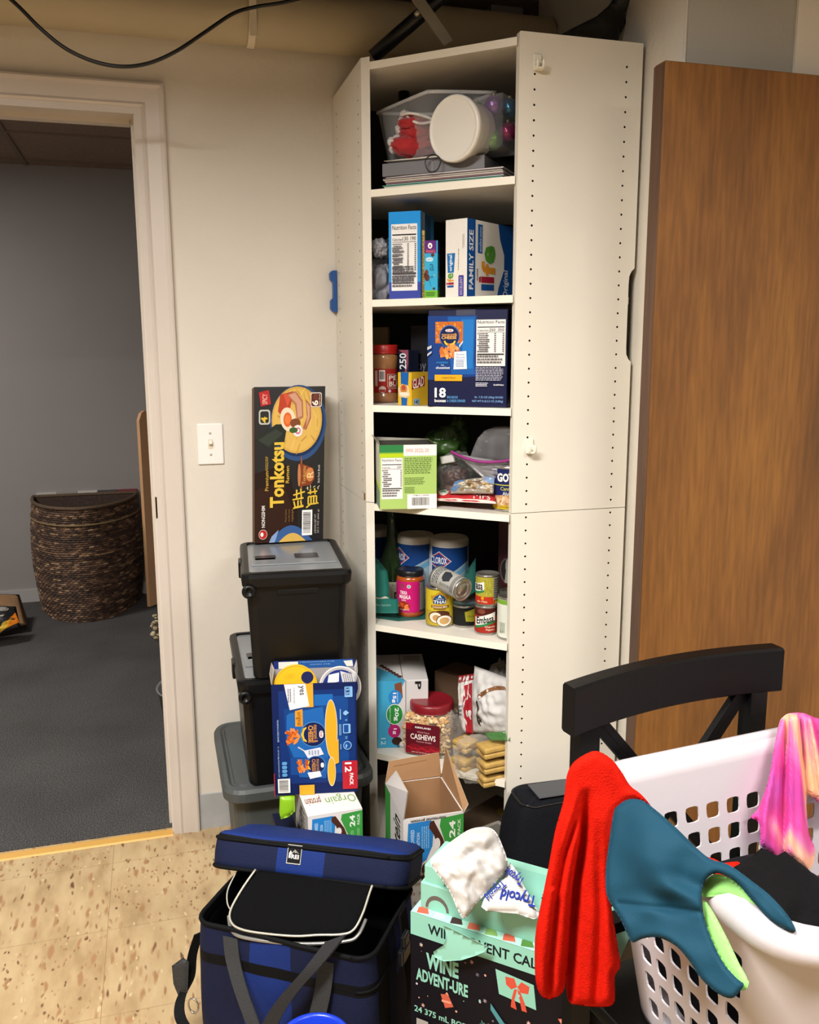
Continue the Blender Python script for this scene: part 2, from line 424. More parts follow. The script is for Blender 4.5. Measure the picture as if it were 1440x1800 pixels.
class Cyl:
    """upright round container; U .5 of the label faces the camera"""
    def __init__(s, xl, xr, yb, z, r=None, turn=0):
        p = PZ((xl+xr)/2, yb, z); s.z = z; aw = away(p)
        s.r = r or (xr-xl)/2*depth(p)/CF*1.0
        s.c = p+aw*s.r; s.init(turn)
    def init(s, turn):
        aw = away(s.c); s.f = Matrix.Rotation(turn, 3, 'Z') @ (-aw); s.rt = V((-s.f.y, s.f.x, 0))
        if s.rt.dot(RGT) < 0: s.rt = -s.rt
    def lab(s, z0, z1, span=pi, rr=0):
        def fn(u, v, h):
            t = math.asin(max(-.9995, min(.9995, 2*u-1))); R = s.r+rr+h; p = s.c+s.rt*(sin(t)*R)+s.f*(cos(t)*R); return V((p.x, p.y, z1-(z1-z0)*v))
        return fn
    def art(s, b, z0, z1, span=pi, rr=0): return Art(b, s.lab(z0, z1, span, rr), step=.06, h0=.0004)
def cyl_at(c, r, z, turn=0):
    o = Cyl.__new__(Cyl); o.c = V((c[0], c[1], z)); o.r = r; o.z = z; o.init(turn); return o
def can_body(b, c, r, z0, z1, label_m, tin, side=None):
    b.lathe([(r*.88, z0+.002), (r*.97, z0), (r, z0+.001), (r, z0+.004), (r*.972, z0+.006), (r*.975, z1-.006), (r, z1-.004), (r, z1-.001), (r*.96, z1), (r*.93, z1-.004), (r*.6, z1-.0035), (r*.58, z1-.0045), (.001, z1-.0045)],
            None, 40, (c[0], c[1], 0), mats=[tin, tin, tin, tin, label_m, tin, tin, tin, tin, tin, tin, tin])

# ================================================================== THE SETTING
def ramp(nt, fac, stops):
    r = nt.nodes.new('ShaderNodeValToRGB'); e = r.color_ramp.elements
    e[0].position, e[0].color = stops[0][0], lin(stops[0][1]); e[1].position, e[1].color = stops[-1][0], lin(stops[-1][1])
    for p, c in stops[1:-1]: k = e.new(p); k.color = lin(c)
    nt.links.new(fac, r.inputs['Fac']); return r
def nnode(nt, kind, **kw):
    n = nt.nodes.new(kind)
    for k, v in kw.items():
        if k in n.inputs: n.inputs[k].default_value = v
        else: setattr(n, k, v)
    return n
def tile_floor_mat():
    m, nt, b = newmat('vinyl_tile'); L = nt.links
    tc = nt.nodes.new('ShaderNodeTexCoord')
    mp = nnode(nt, 'ShaderNodeMapping'); mp.inputs['Location'].default_value = (.7127, .14, .013); L.new(tc.outputs['Object'], mp.inputs[0])
    ck = nnode(nt, 'ShaderNodeTexChecker', Scale=1/.305); L.new(mp.outputs[0], ck.inputs[0])
    def flecks(rot, sc, thr, st=(1, .28, 1)):
        k = nnode(nt, 'ShaderNodeMapping'); k.inputs['Rotation'].default_value = (0, 0, rot); k.inputs['Scale'].default_value = st; L.new(mp.outputs[0], k.inputs[0])
        nz = nnode(nt, 'ShaderNodeTexNoise', Scale=40, Detail=2); L.new(k.outputs[0], nz.inputs['Vector'])
        ad = nnode(nt, 'ShaderNodeVectorMath', operation='MULTIPLY_ADD'); L.new(nz.outputs['Color'], ad.inputs[0]); ad.inputs[1].default_value = (.02, .02, 0); L.new(k.outputs[0], ad.inputs[2])
        v = nnode(nt, 'ShaderNodeTexVoronoi', Scale=sc); L.new(ad.outputs[0], v.inputs['Vector'])
        s1 = nnode(nt, 'ShaderNodeSeparateColor'); L.new(v.outputs['Color'], s1.inputs[0])
        a = nnode(nt, 'ShaderNodeMath', operation='GREATER_THAN'); L.new(s1.outputs[0], a.inputs[0]); a.inputs[1].default_value = thr
        c_ = nnode(nt, 'ShaderNodeMapRange'); L.new(v.outputs['Distance'], c_.inputs[0]); c_.inputs[1].default_value = .20; c_.inputs[2].default_value = .38; c_.inputs[3].default_value = 1; c_.inputs[4].default_value = 0
        d = nnode(nt, 'ShaderNodeMath', operation='MULTIPLY'); L.new(a.outputs[0], d.inputs[0]); L.new(c_.outputs[0], d.inputs[1])
        return d.outputs[0], s1.outputs[1]
    def mixf(a, c_): x = nnode(nt, 'ShaderNodeMix', data_type='FLOAT'); L.new(ck.outputs['Fac'], x.inputs[0]); L.new(a, x.inputs[2]); L.new(c_, x.inputs[3]); return x.outputs[0]
    base = nnode(nt, 'ShaderNodeTexNoise', Scale=22, Detail=5)
    k1 = nnode(nt, 'ShaderNodeMapping'); k1.inputs['Scale'].default_value = (1, .35, 1); L.new(mp.outputs[0], k1.inputs[0]); L.new(k1.outputs[0], base.inputs['Vector'])
    r0 = ramp(nt, base.outputs['Fac'], [(.3, '#a58b64'), (.5, '#b89e76'), (.72, '#c4ad84')])
    f1, h1 = flecks(1.35, 85, .42, (1, .26, 1)); f2, h2 = flecks(.35, 95, .45, (1, .45, 1)); f3, h3 = flecks(1.2, 48, .7, (1, .3, 1)); f4, h4 = flecks(.4, 48, .72, (1, .3, 1)); f5, h5 = flecks(.1, 110, .92, (1, .4, 1))
    m1 = nnode(nt, 'ShaderNodeMix', data_type='RGBA'); L.new(mixf(f1, f2), m1.inputs[0]); L.new(r0.outputs[0], m1.inputs[6])
    rr_ = ramp(nt, h1, [(.0, '#644832'), (.25, '#8a6646'), (.6, '#a07a56'), (1, '#ac8862')]); L.new(rr_.outputs[0], m1.inputs[7])
    m2 = nnode(nt, 'ShaderNodeMix', data_type='RGBA'); L.new(mixf(f3, f4), m2.inputs[0]); L.new(m1.outputs[2], m2.inputs[6]); m2.inputs[7].default_value = lin('#a07a54')
    m3 = nnode(nt, 'ShaderNodeMix', data_type='RGBA'); L.new(f5, m3.inputs[0]); L.new(m2.outputs[2], m3.inputs[6]); m3.inputs[7].default_value = lin('#cbb68e')
    # seams
    sx = nnode(nt, 'ShaderNodeSeparateXYZ'); L.new(mp.outputs[0], sx.inputs[0]); seam = None
    for o in (0, 1):
        pp = nnode(nt, 'ShaderNodeMath', operation='PINGPONG'); L.new(sx.outputs[o], pp.inputs[0]); pp.inputs[1].default_value = .305/2
        lt = nnode(nt, 'ShaderNodeMath', operation='LESS_THAN'); L.new(pp.outputs[0], lt.inputs[0]); lt.inputs[1].default_value = .0006
        seam = lt if seam is None else seam
        if o: mx = nnode(nt, 'ShaderNodeMath', operation='MAXIMUM'); L.new(seam.outputs[0], mx.inputs[0]); L.new(lt.outputs[0], mx.inputs[1])
    m4 = nnode(nt, 'ShaderNodeMix', data_type='RGBA'); L.new(mx.outputs[0], m4.inputs[0]); L.new(m3.outputs[2], m4.inputs[6]); m4.inputs[7].default_value = lin('#8a7352')
    L.new(m4.outputs[2], b.inputs['Base Color']); b.inputs['Roughness'].default_value = .38
    return m
def carpet_mat():
    m, nt, b = newmat('carpet'); L = nt.links; tc = nt.nodes.new('ShaderNodeTexCoord')
    n = nnode(nt, 'ShaderNodeTexNoise', Scale=260, Detail=3); L.new(tc.outputs['Object'], n.inputs['Vector'])
    n2 = nnode(nt, 'ShaderNodeTexNoise', Scale=3, Detail=2); L.new(tc.outputs['Object'], n2.inputs['Vector'])
    r = ramp(nt, n.outputs['Fac'], [(.3, '#38383a'), (.5, '#545353'), (.7, '#82807c')]); 
    mx = nnode(nt, 'ShaderNodeMix', data_type='RGBA', blend_type='MULTIPLY'); mx.inputs[0].default_value = .5
    r2 = ramp(nt, n2.outputs['Fac'], [(.3, '#9a9a9a'), (.7, '#e8e8e8')]); L.new(r.outputs[0], mx.inputs[6]); L.new(r2.outputs[0], mx.inputs[7])
    L.new(mx.outputs[2], b.inputs['Base Color']); b.inputs['Roughness'].default_value = .95; b.inputs['Specular IOR Level'].default_value = .15
    bp = nnode(nt, 'ShaderNodeBump', Strength=.8, Distance=.006); L.new(n.outputs['Fac'], bp.inputs['Height']); L.new(bp.outputs[0], b.inputs['Normal'])
    return m
def wood_mat(stops, name, sc=1.2, rough=.35, stretch=(7, 7, .55), rotz=0):
    m, nt, b = newmat(name); L = nt.links; tc = nt.nodes.new('ShaderNodeTexCoord')
    mp = nnode(nt, 'ShaderNodeMapping'); mp.inputs['Scale'].default_value = stretch; L.new(tc.outputs['Object'], mp.inputs[0])
    n = nnode(nt, 'ShaderNodeTexNoise', Scale=sc, Detail=7, Distortion=.35); n.inputs['Roughness'].default_value = .6; L.new(mp.outputs[0], n.inputs['Vector'])
    mp2 = nnode(nt, 'ShaderNodeMapping'); mp2.inputs['Scale'].default_value = (stretch[0]*16, stretch[1]*16, stretch[2]*5); L.new(tc.outputs['Object'], mp2.inputs[0])
    n2 = nnode(nt, 'ShaderNodeTexNoise', Scale=2, Detail=3); L.new(mp2.outputs[0], n2.inputs['Vector'])
    r = ramp(nt, n.outputs['Fac'], stops); r2 = ramp(nt, n2.outputs['Fac'], [(.35, '#b8b8b8'), (.65, '#ffffff')])
    mx = nnode(nt, 'ShaderNodeMix', data_type='RGBA', blend_type='MULTIPLY'); mx.inputs[0].default_value = .55
    L.new(r.outputs[0], mx.inputs[6]); L.new(r2.outputs[0], mx.inputs[7]); L.new(mx.outputs[2], b.inputs['Base Color'])
    b.inputs['Roughness'].default_value = rough
    return m
M_wall = mat('#d9d2c6', .75, var=.035, scale=2.2, bump=.12, bscale=45, name='painted_drywall')
M_wallR = mat('#ddd5c6', .75, var=.04, scale=4, bump=.1, bscale=60, name='painted_drywall_right')
M_greyhdr = mat('#a9a69c', .8, var=.05, scale=6, bump=.08, bscale=80, name='grey_header_face')  # flat grey, darker than the wall material beside it
M_trim = mat('#cfc5bb', .42, var=.03, scale=5, name='painted_casing')
M_dim = mat('#8f8577', .8, name='brown_grey_paint')
M_far = mat('#928e8d', .85, var=.02, scale=3, name='grey_paint')
M_deck = mat('#14110e', .95, var=.4, scale=5, name='dark_floor_deck')
M_tileceil = mat('#8f7868', .95, var=.14, scale=60, bump=.4, bscale=150, name='acoustic_tile')
M_white = mat('#a8a49a', .5, name='white_ceiling_tile', var=.03, scale=40)

XJ, XO, DT = -.5069, -.4476, 2.04      # door jamb, casing outer edge, head height
b = B(); b.box((-1.2, -2.42, -.05), (7, 4.9, .1), tile_floor_mat()); struct(b.build('floor'), 'beige speckled vinyl tile floor')
b = B(); b.box((-1.3, 1.46, -.047), (5, 2.86, .1), carpet_mat()); struct(b.build('floor'), 'dark grey carpet of the next room')
b = B()
WT = 2.33
b.box(((XJ-.02+.9)/2, .06, WT/2), (.9-XJ+.02, .12, WT), M_wall)
b.box((XJ-.02-.425, .06, (DT+WT)/2), (.85, .12, WT-DT), M_wall)
b.box(((XJ-.87-4.5)/2, .06, WT/2), (4.5+XJ-.87+.0, .12, WT), M_wall)
struct(b.build('wall_back'), 'cream painted wall with the doorway')
WX = .607
b = B()
yb_ = -.765
b.box((WX+.06, yb_/2, 1.425), (.12, -yb_, 2.85), M_wallR)
b.tube([(WX-.001, yb_+.001, .0), (WX-.0015, yb_, 1.2), (WX-.001, yb_+.001, 2.84)], .0035, M_wallR, 8)
b.box((WX+.137, yb_+.0492, 1.425), (.268, .1, 2.849), M_greyhdr)
b.box((WX+.27+.42, yb_+.0425, 1.425), (.84, .1, 2.85), M_wallR); b.box((1.62, -1.5, 1.425), (.12, 1.7, 2.85), M_wallR)
struct(b.build('wall_right'), 'cream right wall with a corner beside the brown door')
b = B(); b.box((2.0, -3.6, 1.425), (.1, 2.6, 2.85), M_dim); b.box((1.83, -2.33, 1.425), (.4, .1, 2.85), M_wall); struct(b.build('wall_right_rear'))
b = B(); b.box((-1.2, -4.9, 1.425), (7, .1, 2.85), M_dim); struct(b.build('wall_front'))
b = B(); b.box((-4.5, -2.4, 1.425), (.1, 5, 2.85), M_dim); struct(b.build('wall_left'))
b = B(); b.box((-1.2, -2.4, 2.9), (7, 5.1, .1), M_deck)
for i in range(4): b.box((-1.2, -.2-.35*i, 2.76), (7, .05, .18), mat('#1a130e', .9, var=.3, scale=8))
b.box((-1.2, .20, 2.60), (7, .02, .52), M_deck); b.box((-1.2, .16, 2.33), (7, .10, .01), M_deck)  # dark backing added so the gap above the wall reads as shade
struct(b.build('ceiling'), 'dark unfinished ceiling with joists')
# dropped ceiling with two recessed light troffers
b = B(); xs = [(-4.45, -1.75), (-1.75, -.55), (-.55, .15), (.15, 1.35), (1.35, 2.0)]
holes = [(-1.75, -.55, -2.25, -1.75), (.15, 1.35, -3.25, -2.75)]
cz_ = 2.42
def cslab(x0, x1, y0, y1):
    if x1-x0 > .001 and y1-y0 > .001: b.box(((x0+x1)/2, (y0+y1)/2, cz_+.01), (x1-x0, y1-y0, .02), M_white)
for x0, x1 in xs:
    hh = [h for h in holes if h[0] == x0]
    if hh: cslab(x0, x1, -4.85, hh[0][2]); cslab(x0, x1, hh[0][3], -1.25)
    else: cslab(x0, x1, -4.85, -1.25)
struct(b.build('ceiling'), 'white dropped ceiling behind the camera')
M_lampw = mat('#4a4846', .6)
M_glow, nt, bb = newmat('lamp_diffuser'); bb.inputs['Emission Color'].default_value = (1, .9, .77, 1); bb.inputs['Emission Strength'].default_value = 3
for (x0, x1, y0, y1) in holes:
    t = thing('ceiling_lamp', 'recessed rectangular ceiling lamp %s' % ('over the doorway side' if x0 < -1 else 'behind the camera'), 'lamp', ((x0+x1)/2, (y0+y1)/2, cz_))
    b = B(); zt = cz_+.02
    for (c, sz) in ((((x0+x1)/2, y0, zt+.05), (x1-x0, .01, .12)), (((x0+x1)/2, y1, zt+.05), (x1-x0, .01, .12)), ((x0, (y0+y1)/2, zt+.05), (.01, y1-y0, .12)), ((x1, (y0+y1)/2, zt+.05), (.01, y1-y0, .12)), (((x0+x1)/2, (y0+y1)/2, zt+.115), (x1-x0, y1-y0, .01))): b.box(c, sz, M_lampw)
    b.build('housing', t)
    b = B(); b.box(((x0+x1)/2, (y0+y1)/2, zt+.10), (x1-x0-.04, y1-y0-.04, .01), M_glow); b.build('diffuser', t)

# door casing + jamb
b = B(); cw = XO-XJ; yc = -.011
def casing(b):
    # stepped profile: flat face with raised back band and small bead at the inner edge
    prof = [(0, 0), (0, -.012), (.006, -.015), (.012, -.012), (.045, -.017), (.054, -.020), (.0593, -.018), (.0593, 0)]
    L_ = XJ-.86; R_ = XJ
    vs = []; fs = []; n = len(prof)
    path = [((R_, 0), (1, 0)), ((R_, DT), (1, 1)), ((L_, DT), (-1, 1)), ((L_, 0), (-1, 0))]
    for (p, d) in path:
        for (o, y) in prof: vs.append((p[0]+d[0]*o, y, p[1]+d[1]*o))
    for i in range(3):
        for k in range(n-1): fs.append((i*n+k, i*n+k+1, (i+1)*n+k+1, (i+1)*n+k))
    b.add(vs, fs, M_trim)
casing(b)
b.box((XJ-.008, .055, DT/2), (.018, .13, DT), M_trim); b.box((XJ-.43, .0555, DT-.008), (.826, .129, .018), M_trim); b.box((XJ-.852, .055, DT/2), (.018, .13, DT), M_trim)
b.box((XJ-.022, .07, DT/2), (.012, .035, DT), M_trim); b.box((XJ-.43, .07, DT-.023), (.80, .035, .012), M_trim)
b.box((XJ-.016, -.004, .99), (.006, .012, .06), mat('#b8a488', .5))
struct(b.build('trim_1'), 'painted door casing and jamb')
b = B(); g = mat('#d3a252', .5, metal=.1, name='brass_threshold'); b.prism([(-.020, 0), (-.016, .004), (.010, .006), (.020, .0)], 'x', XJ-.84, XJ-.018, g)
struct(b.build('trim_2'), 'brass carpet threshold strip')
b = B(); gb = mat('#a9abab', .55, var=.08, scale=20, name='grey_vinyl_base')
b.box(((XO+.0)/2+.3, -.003, .055), (.6-XO, .006, .11), gb)
struct(b.build('baseboard_back'), 'grey vinyl base')
# next room
b = B(); b.box((-1.3, 2.88, 1.3), (5, .1, 2.6), M_far); b.box((.55, 1.5, 1.3), (.1, 2.8, 2.6), M_far); b.box((-3.7, 1.5, 1.3), (.1, 2.8, 2.6), M_far)
struct(b.build('wall_far'), 'grey wall of the next room')
b = B(); b.box((-1.3, 1.47, 2.44), (5, 2.86, .04), M_tileceil)
for i in range(8): b.box((-1.3, .25+.61*i-.62, 2.4165), (5, .022, .008), mat('#7d6a5c', .8)) if .25+.61*i-.62 > .13 and .25+.61*i-.62 < 2.8 else None
for i in range(8): b.box((-3.6+.61*i+.05, 1.47, 2.4167), (.022, 2.7, .008), mat('#7d6a5c', .8))
struct(b.build('ceiling'), 'tiled ceiling of the next room')
b = B(); b.box((-1.3, 2.822, .04), (4.8, .016, .075), mat('#a9a6a6', .5)); struct(b.build('baseboard_far'), 'pale baseboard of the next room')

# pipe with strap
t = thing('ceiling_pipe', 'large beige painted pipe running along the wall top above the doorway', 'pipe', (-1.2, -.1, 2.2))
b = B(); prof = []
M_pipe = mat('#b5a78a', .6, var=.06, scale=3)
def pf(u, v): a = 2*pi*u; return V((-3.2+3.80*v, -.073+.070*cos(a), 2.262+.070*sin(a)))
b.grid(pf, 40, 2, M_pipe, wu=True); b.build('pipe_body', t)
px = PY(446, 60, -.15)
b = B(); pts = [V((px.x, -.073-.074*cos(a), 2.262+.074*sin(a))) for a in [radians(k) for k in range(-95, 100, 12)]]
b.ribbon(pts, (.009, 0, 0), .003, mat('#d8cdb6', .5)); b.box((px.x, -.149, 2.235), (.018, .004, .09), mat('#d8cdb6', .5), .001); b.build('strap', t)
# hanging cable
pp = [PY(x, y, q) for x, y, q in ((-60, -60, -.33), (20, 0, -.33), (70, 49, -.34), (115, 85, -.34), (165, 108, -.34), (215, 117, -.34), (262, 111, -.33), (310, 90, -.32), (360, 57, -.3), (410, 24, -.28), (450, 12, -.26), (500, 4, -.255), (560, -12, -.245))]
b = B(); b.tube(crv(pp, 8), .0042, mat('#15120f', .45), 8); tag(b.build('power_cable'), 'black cable sagging in a loop below the pipe above the doorway', 'cable')
# dark struts and flat bar above the cabinet
b = B(); b.tube([PY(655, 100, -.30), PY(745, 22, -.36), PY(800, -30, -.4)], [.017]*3, mat('#0c0d10', .4), 12); tag(b.build('steel_strut'), 'black round strut slanting up over the cabinet left side', 'strut')
b = B(); a1, a2 = PY(788, 76, -.45), PY(715, -30, -.45); b.ribbon([a1, a2], (.011, 0, .007), .004, mat('#8c8474', .45, metal=.4))
q = PY(733, 24, -.462); b.lathe([(.006, -.004), (.006, .006), (.003, .008)], mat('#a89c84', .35, metal=.6), 12, q, rot=Matrix.Rotation(pi/2, 3, 'X')); 
tag(b.build('flat_bar'), 'grey flat steel bar with a bolt above the cabinet', 'bracket')
# black plastic sheet on the cabinet
b = B(); mk = mat('#101113', .38, bump=.5, bscale=18)
ol = [(965, 72), (1010, 48), (1050, 28), (1075, 6), (1100, -40), (1230, -40), (1140, 0), (1110, 20), (1090, 62), (1085, 82), (1040, 79)]
def shf(x, y):
    q = -.56+.05*noise.noise(V((x*.012, y*.02, 1)))+.08*(x-965)/200
    return PY(x, y, q), V((0, -1, 0))
b.sheet(ol, 12, shf, .012, mk)
tag(b.build('plastic_sheet'), 'black plastic sheeting bunched on top of the cabinet right side', 'sheeting')

# brown door leaf
M_door = wood_mat([(.25, '#5a3a18'), (.5, '#7f5224'), (.75, '#9a682c')], 'brown_veneer', sc=1.5, rough=.42, stretch=(3.2, 3.2, .8))
b = B(); yf = -.822; xl = .5265; zt = 1.9965
b.box((xl+.46, yf+.021, zt/2+.008), (.92, .040, zt-.012), M_door, .002)
b.box((xl-.0012, yf+.021, zt/2+.008), (.002, .038, zt-.02), wood_mat([(.25, '#4a3020'), (.6, '#664630'), (.8, '#785438')], 'door_edge', sc=2, rough=.55))
struct(b.build('door_1'), 'brown wood veneer door leaf')

# light switch
t = thing('light_switch', 'white toggle light switch plate on the wall beside the door casing', 'light switch', (-.367, 0, 1.16))
wh = mat('#f1eee9', .35)
b = B(); b.box((-.367, -.0035, 1.163), (.071, .007, .115), wh, .003); b.build('wall_plate', t)
b = B(); b.box((-.367, -.0075, 1.163), (.012, .002, .026), mat('#d8cfb6', .4)); b.box((-.367, -.013, 1.167), (.009, .012, .011), mat('#e9e2cf', .35), .001, Matrix.Rotation(-.4, 3, 'X')); b.build('toggle', t)
for dz in (-.03, .03):
    b = B(); b.lathe([(.0034, 0), (.003, .0012), (.001, .0012)], mat('#b7b0a6', .4, metal=.3), 12, (-.367, -.007, 1.163+dz), rot=Matrix.Rotation(pi/2, 3, 'X')); b.build('screw', t)

# ------------------------------------------------------------------ next room's things
M_wick = [mat(c, .6, var=.35, scale=60) for c in ('#5a4233', '#6d5240', '#3f2e25', '#93765a')]
cx, cy, R0, Hh = -.922, 2.62, .0, .62
t = thing('wicker_hamper', 'dark brown half round woven wicker hamper on the grey carpet', 'hamper', (cx, cy, 0))
def hamper(u, v, off=0):
    # half-round plan: flat back towards the far wall
    w0 = .268+.026*sin(pi*v)+.012*v; d0 = .50+.03*sin(pi*v)
    if u < .72:
        a = pi+pi*(u/.72); x, y = cos(a)*(w0+off), sin(a)*(d0+off)
    else:
        k = (u-.72)/.28; x, y = w0*(1-2*k), 0.0+off
    return V((cx+x, cy+.18+y, Hh*v))
b = B(); nu, nr = 200, 56; vs = []; fs = []; ml = []; rnd = random.Random(5)
for j in range(2*nr+1):
    for i in range(nu):
        row = j//2; ph_ = ((i+(row % 2)*2) % 4)/4
        wv = (.0055*sin(pi*(ph_ or .02)) if j % 2 else -.003)+.004*noise.noise(V((i*.05, j*.3, 0)))
        p = hamper(i/nu, j/(2*nr), wv); p.z += .004*noise.noise(V((i*.05, j*.12, 3)))*(0 < j < 2*nr); vs.append(p)
cc_ = {}
for j in range(2*nr):
    for i in range(nu):
        i2 = (i+1) % nu; fs.append((j*nu+i, j*nu+i2, (j+1)*nu+i2, (j+1)*nu+i)); row = j//2; key = (row, (i+(row % 2)*2)//4)
        if key not in cc_: cc_[key] = M_wick[rnd.choice((0, 0, 0, 1, 1, 2, 2, 3) if row % 9 not in (4, 5) else (2, 2, 0, 2))]
        ml.append(cc_[key])
b.add(vs, fs, ml, False)
b.grid(lambda u, v: hamper(u, .02+.97*v, -.014), 80, 3, M_wick[2], wu=True)
b.build('woven_body', t)
b = B()
rim = [hamper(k/100, 1, 0) for k in range(101)]; b.tube(rim, .010, mat('#5a4633', .6, bump=.6, bscale=150), 8)
for zf in (.86, ): b.tube([hamper(k/100, zf, .006) for k in range(101)], .004, mat('#84704d', .6), 6)
b.build('rim', t)
# magazines lying behind rim
b = B(); c0 = (cx+.0, cy+.215)
rnd = random.Random(2)
for i in range(5):
    xx = cx-.26+.11*i; b.box((xx+.05, cy+.205, Hh+.008), (.108, .03, .020), mat(['#b5b2ae', '#8f8c88', '#c3c0bb', '#4b4546', '#7b2c38'][i], .5), .001)
tag(b.build('magazine_row'), 'pale and red magazines standing along the back of the wicker hamper', 'magazines')
# leaning board
b = B(); P0 = V((-.612, 2.50, 0)); P1 = V((-.42, 2.71, 0))
hb = PY(248, 722, 2.52).z
mb = mat('#d8a87c', .5, var=.08, scale=6); me_ = mat('#b9aaa0', .5)
dv = (P1-P0).normalized(); nrm = V((dv.y, -dv.x, 0)); Lb = 1.0
out = [(0, 0), (Lb*.30, 0), (Lb*.30, hb-.05), (.10, hb-.05)]+[(.055-.055*cos(a), hb-.045+.045*sin(a)) for a in [radians(k) for k in range(150, -10, -20)][::1]]
out = [(0, .01), (.30, .01), (.30, hb-.06), (.085, hb-.045), (.07, hb-.012), (.045, hb), (.02, hb-.012), (0, hb-.05)]
tp = [P0+dv*a+V((0, 0, z)) for a, z in out]; n = len(tp)
b.add(tp+[p-nrm*(-.02) for p in tp], [list(range(n)), list(range(n, 2*n))[::-1]]+[(i, (i+1) % n, n+(i+1) % n, n+i) for i in range(n)], mb)
tag(b.build('wooden_board'), 'light wood panel with rounded top corner standing right of the hamper', 'board')
# dried flowers
t = thing('dried_flowers', 'sprig of dried beige flowers sticking out past the door jamb', 'flowers', (-.5, 1.95, .0))
b = B(); rnd = random.Random(9); hd = []
root = V((-.36, 1.95, .02))
for i in range(44):
    e = PY(rnd.uniform(266, 300), rnd.uniform(1082, 1135), 1.9+rnd.uniform(-.05, .05)); b.tube(crv([root, (root+e)/2+V((0, 0, .03)), e], 4), .0012, mat('#5d5242', .8), 5); hd.append(e)
b.build('stems', t)
for i, e in enumerate(hd):
    b = B(); b.blob(e, (.012, .010, .008), mat(rnd.choice(('#c9b896', '#ddd0ae', '#ab9c7c')), .8), .55, 3, i, n=9); b.build('bloom', t)
# grey oval tub
b = B(); gm = mat('#7c7d7d', .5); c0 = PZ(275, 1215, .10); c0 = V((c0.x+.172, c0.y+.03, 0))
b.lathe([(.14, .0), (.155, .004), (.168, .092), (.175, .096), (.172, .102), (.163, .094), (.15, .010), (.001, .008)], gm, 48, c0)
b.tube([c0+V((-.125, -.05, .03)), c0+V((-.12, 0, .05)), c0+V((-.115, .05, .03))], .016, mat('#8b8c8c', .5), 10)
tag(b.build('plastic_tub'), 'round grey plastic tub on the carpet, mostly hidden by the door jamb', 'tub')
# paper bag at far left
t = thing('paper_bag', 'brown paper bag on its side on the carpet left of the hamper', 'bag', (-1.42, 2.2, 0))
b = B(); kp = mat('#8d6b4a', .85, var=.1, scale=12, bump=.5, bscale=25)
A_, B_, C_, D_ = PY(-70, 1042, 2.35), PY(34, 1045, 2.42), PY(47, 1098, 2.2), PY(-70, 1120, 2.1)
b.pillow(A_, B_, C_, D_, .03, kp, seed=3, cr=.01, n=14)
E1, E2 = PY(34, 1045, 2.42), PY(52, 1100, 2.5)
b.add([E1, E2, PZ(50, 1112, .002), C_], [(0, 1, 2, 3)], kp)
b.build('bag_body', t)
b = B(); A_, B_, C_, D_ = PY(-60, 1062, 2.1), PY(28, 1066, 2.1), PY(36, 1102, 2.02), PY(-60, 1140, 1.95)
P = b.pillow(A_, B_, C_, D_, .035, mat('#1c1d1f', .45), seed=8, cr=.02, n=16)
a = Art(b, P, step=(.08, .08), h0=.002); a.poly([(.80, .65), (.96, .35), (1.0, .8), (.6, .98)], '#d87a1c'); a.ell(.55, .2, .3, .12, '#8d8782'); a.poly([(.35, .5), (.75, .45), (.5, .75), (.4, .9), (.36, .9)], '#cfc9bd'); a.poly([(.7, .7), (.9, .6), (.75, .9), (.55, 1)], '#d9b23c')
tag(b.build('snack_packet'), 'black packet with orange and white print in the paper bag mouth', 'packet')

# ================================================================== CORNER CABINET
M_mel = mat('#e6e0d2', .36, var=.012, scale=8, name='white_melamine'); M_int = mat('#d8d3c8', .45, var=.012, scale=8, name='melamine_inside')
M_edge = mat('#f0e9d8', .35)
F1 = V((0, -.346)); F2 = V((.2929, -.6132)); HT, ZS, TH = 2.1, 1.034, .018
cab = thing('corner_cabinet', 'tall white five sided corner cabinet with open shelves of food', 'cabinet', (.3, -.3, 0))
def boolean(o, cutter):
    md = o.modifiers.new('h', 'BOOLEAN'); md.object = cutter; md.operation = 'DIFFERENCE'; md.solver = 'EXACT'
    bpy.context.view_layer.update(); me = bpy.data.meshes.new_from_object(o.evaluated_get(bpy.context.evaluated_depsgraph_get()))
    o.modifiers.clear(); o.data = me; bpy.data.objects.remove(cutter)
hz = [1.087+.032*k for k in range(-30, 31)]
M_hole = mat('#1d1712', .9)
def cutter(holes_, axis):
    b = B(); rot = Matrix.Rotation(pi/2, 3, 'X') if axis == 'y' else Matrix.Rotation(pi/2, 3, 'Y')
    for c in holes_: b.lathe([(.0026, -.007), (.0026, .007)], M_hole, 10, c, rot=rot, smooth=False)
    return b.build('cutter')
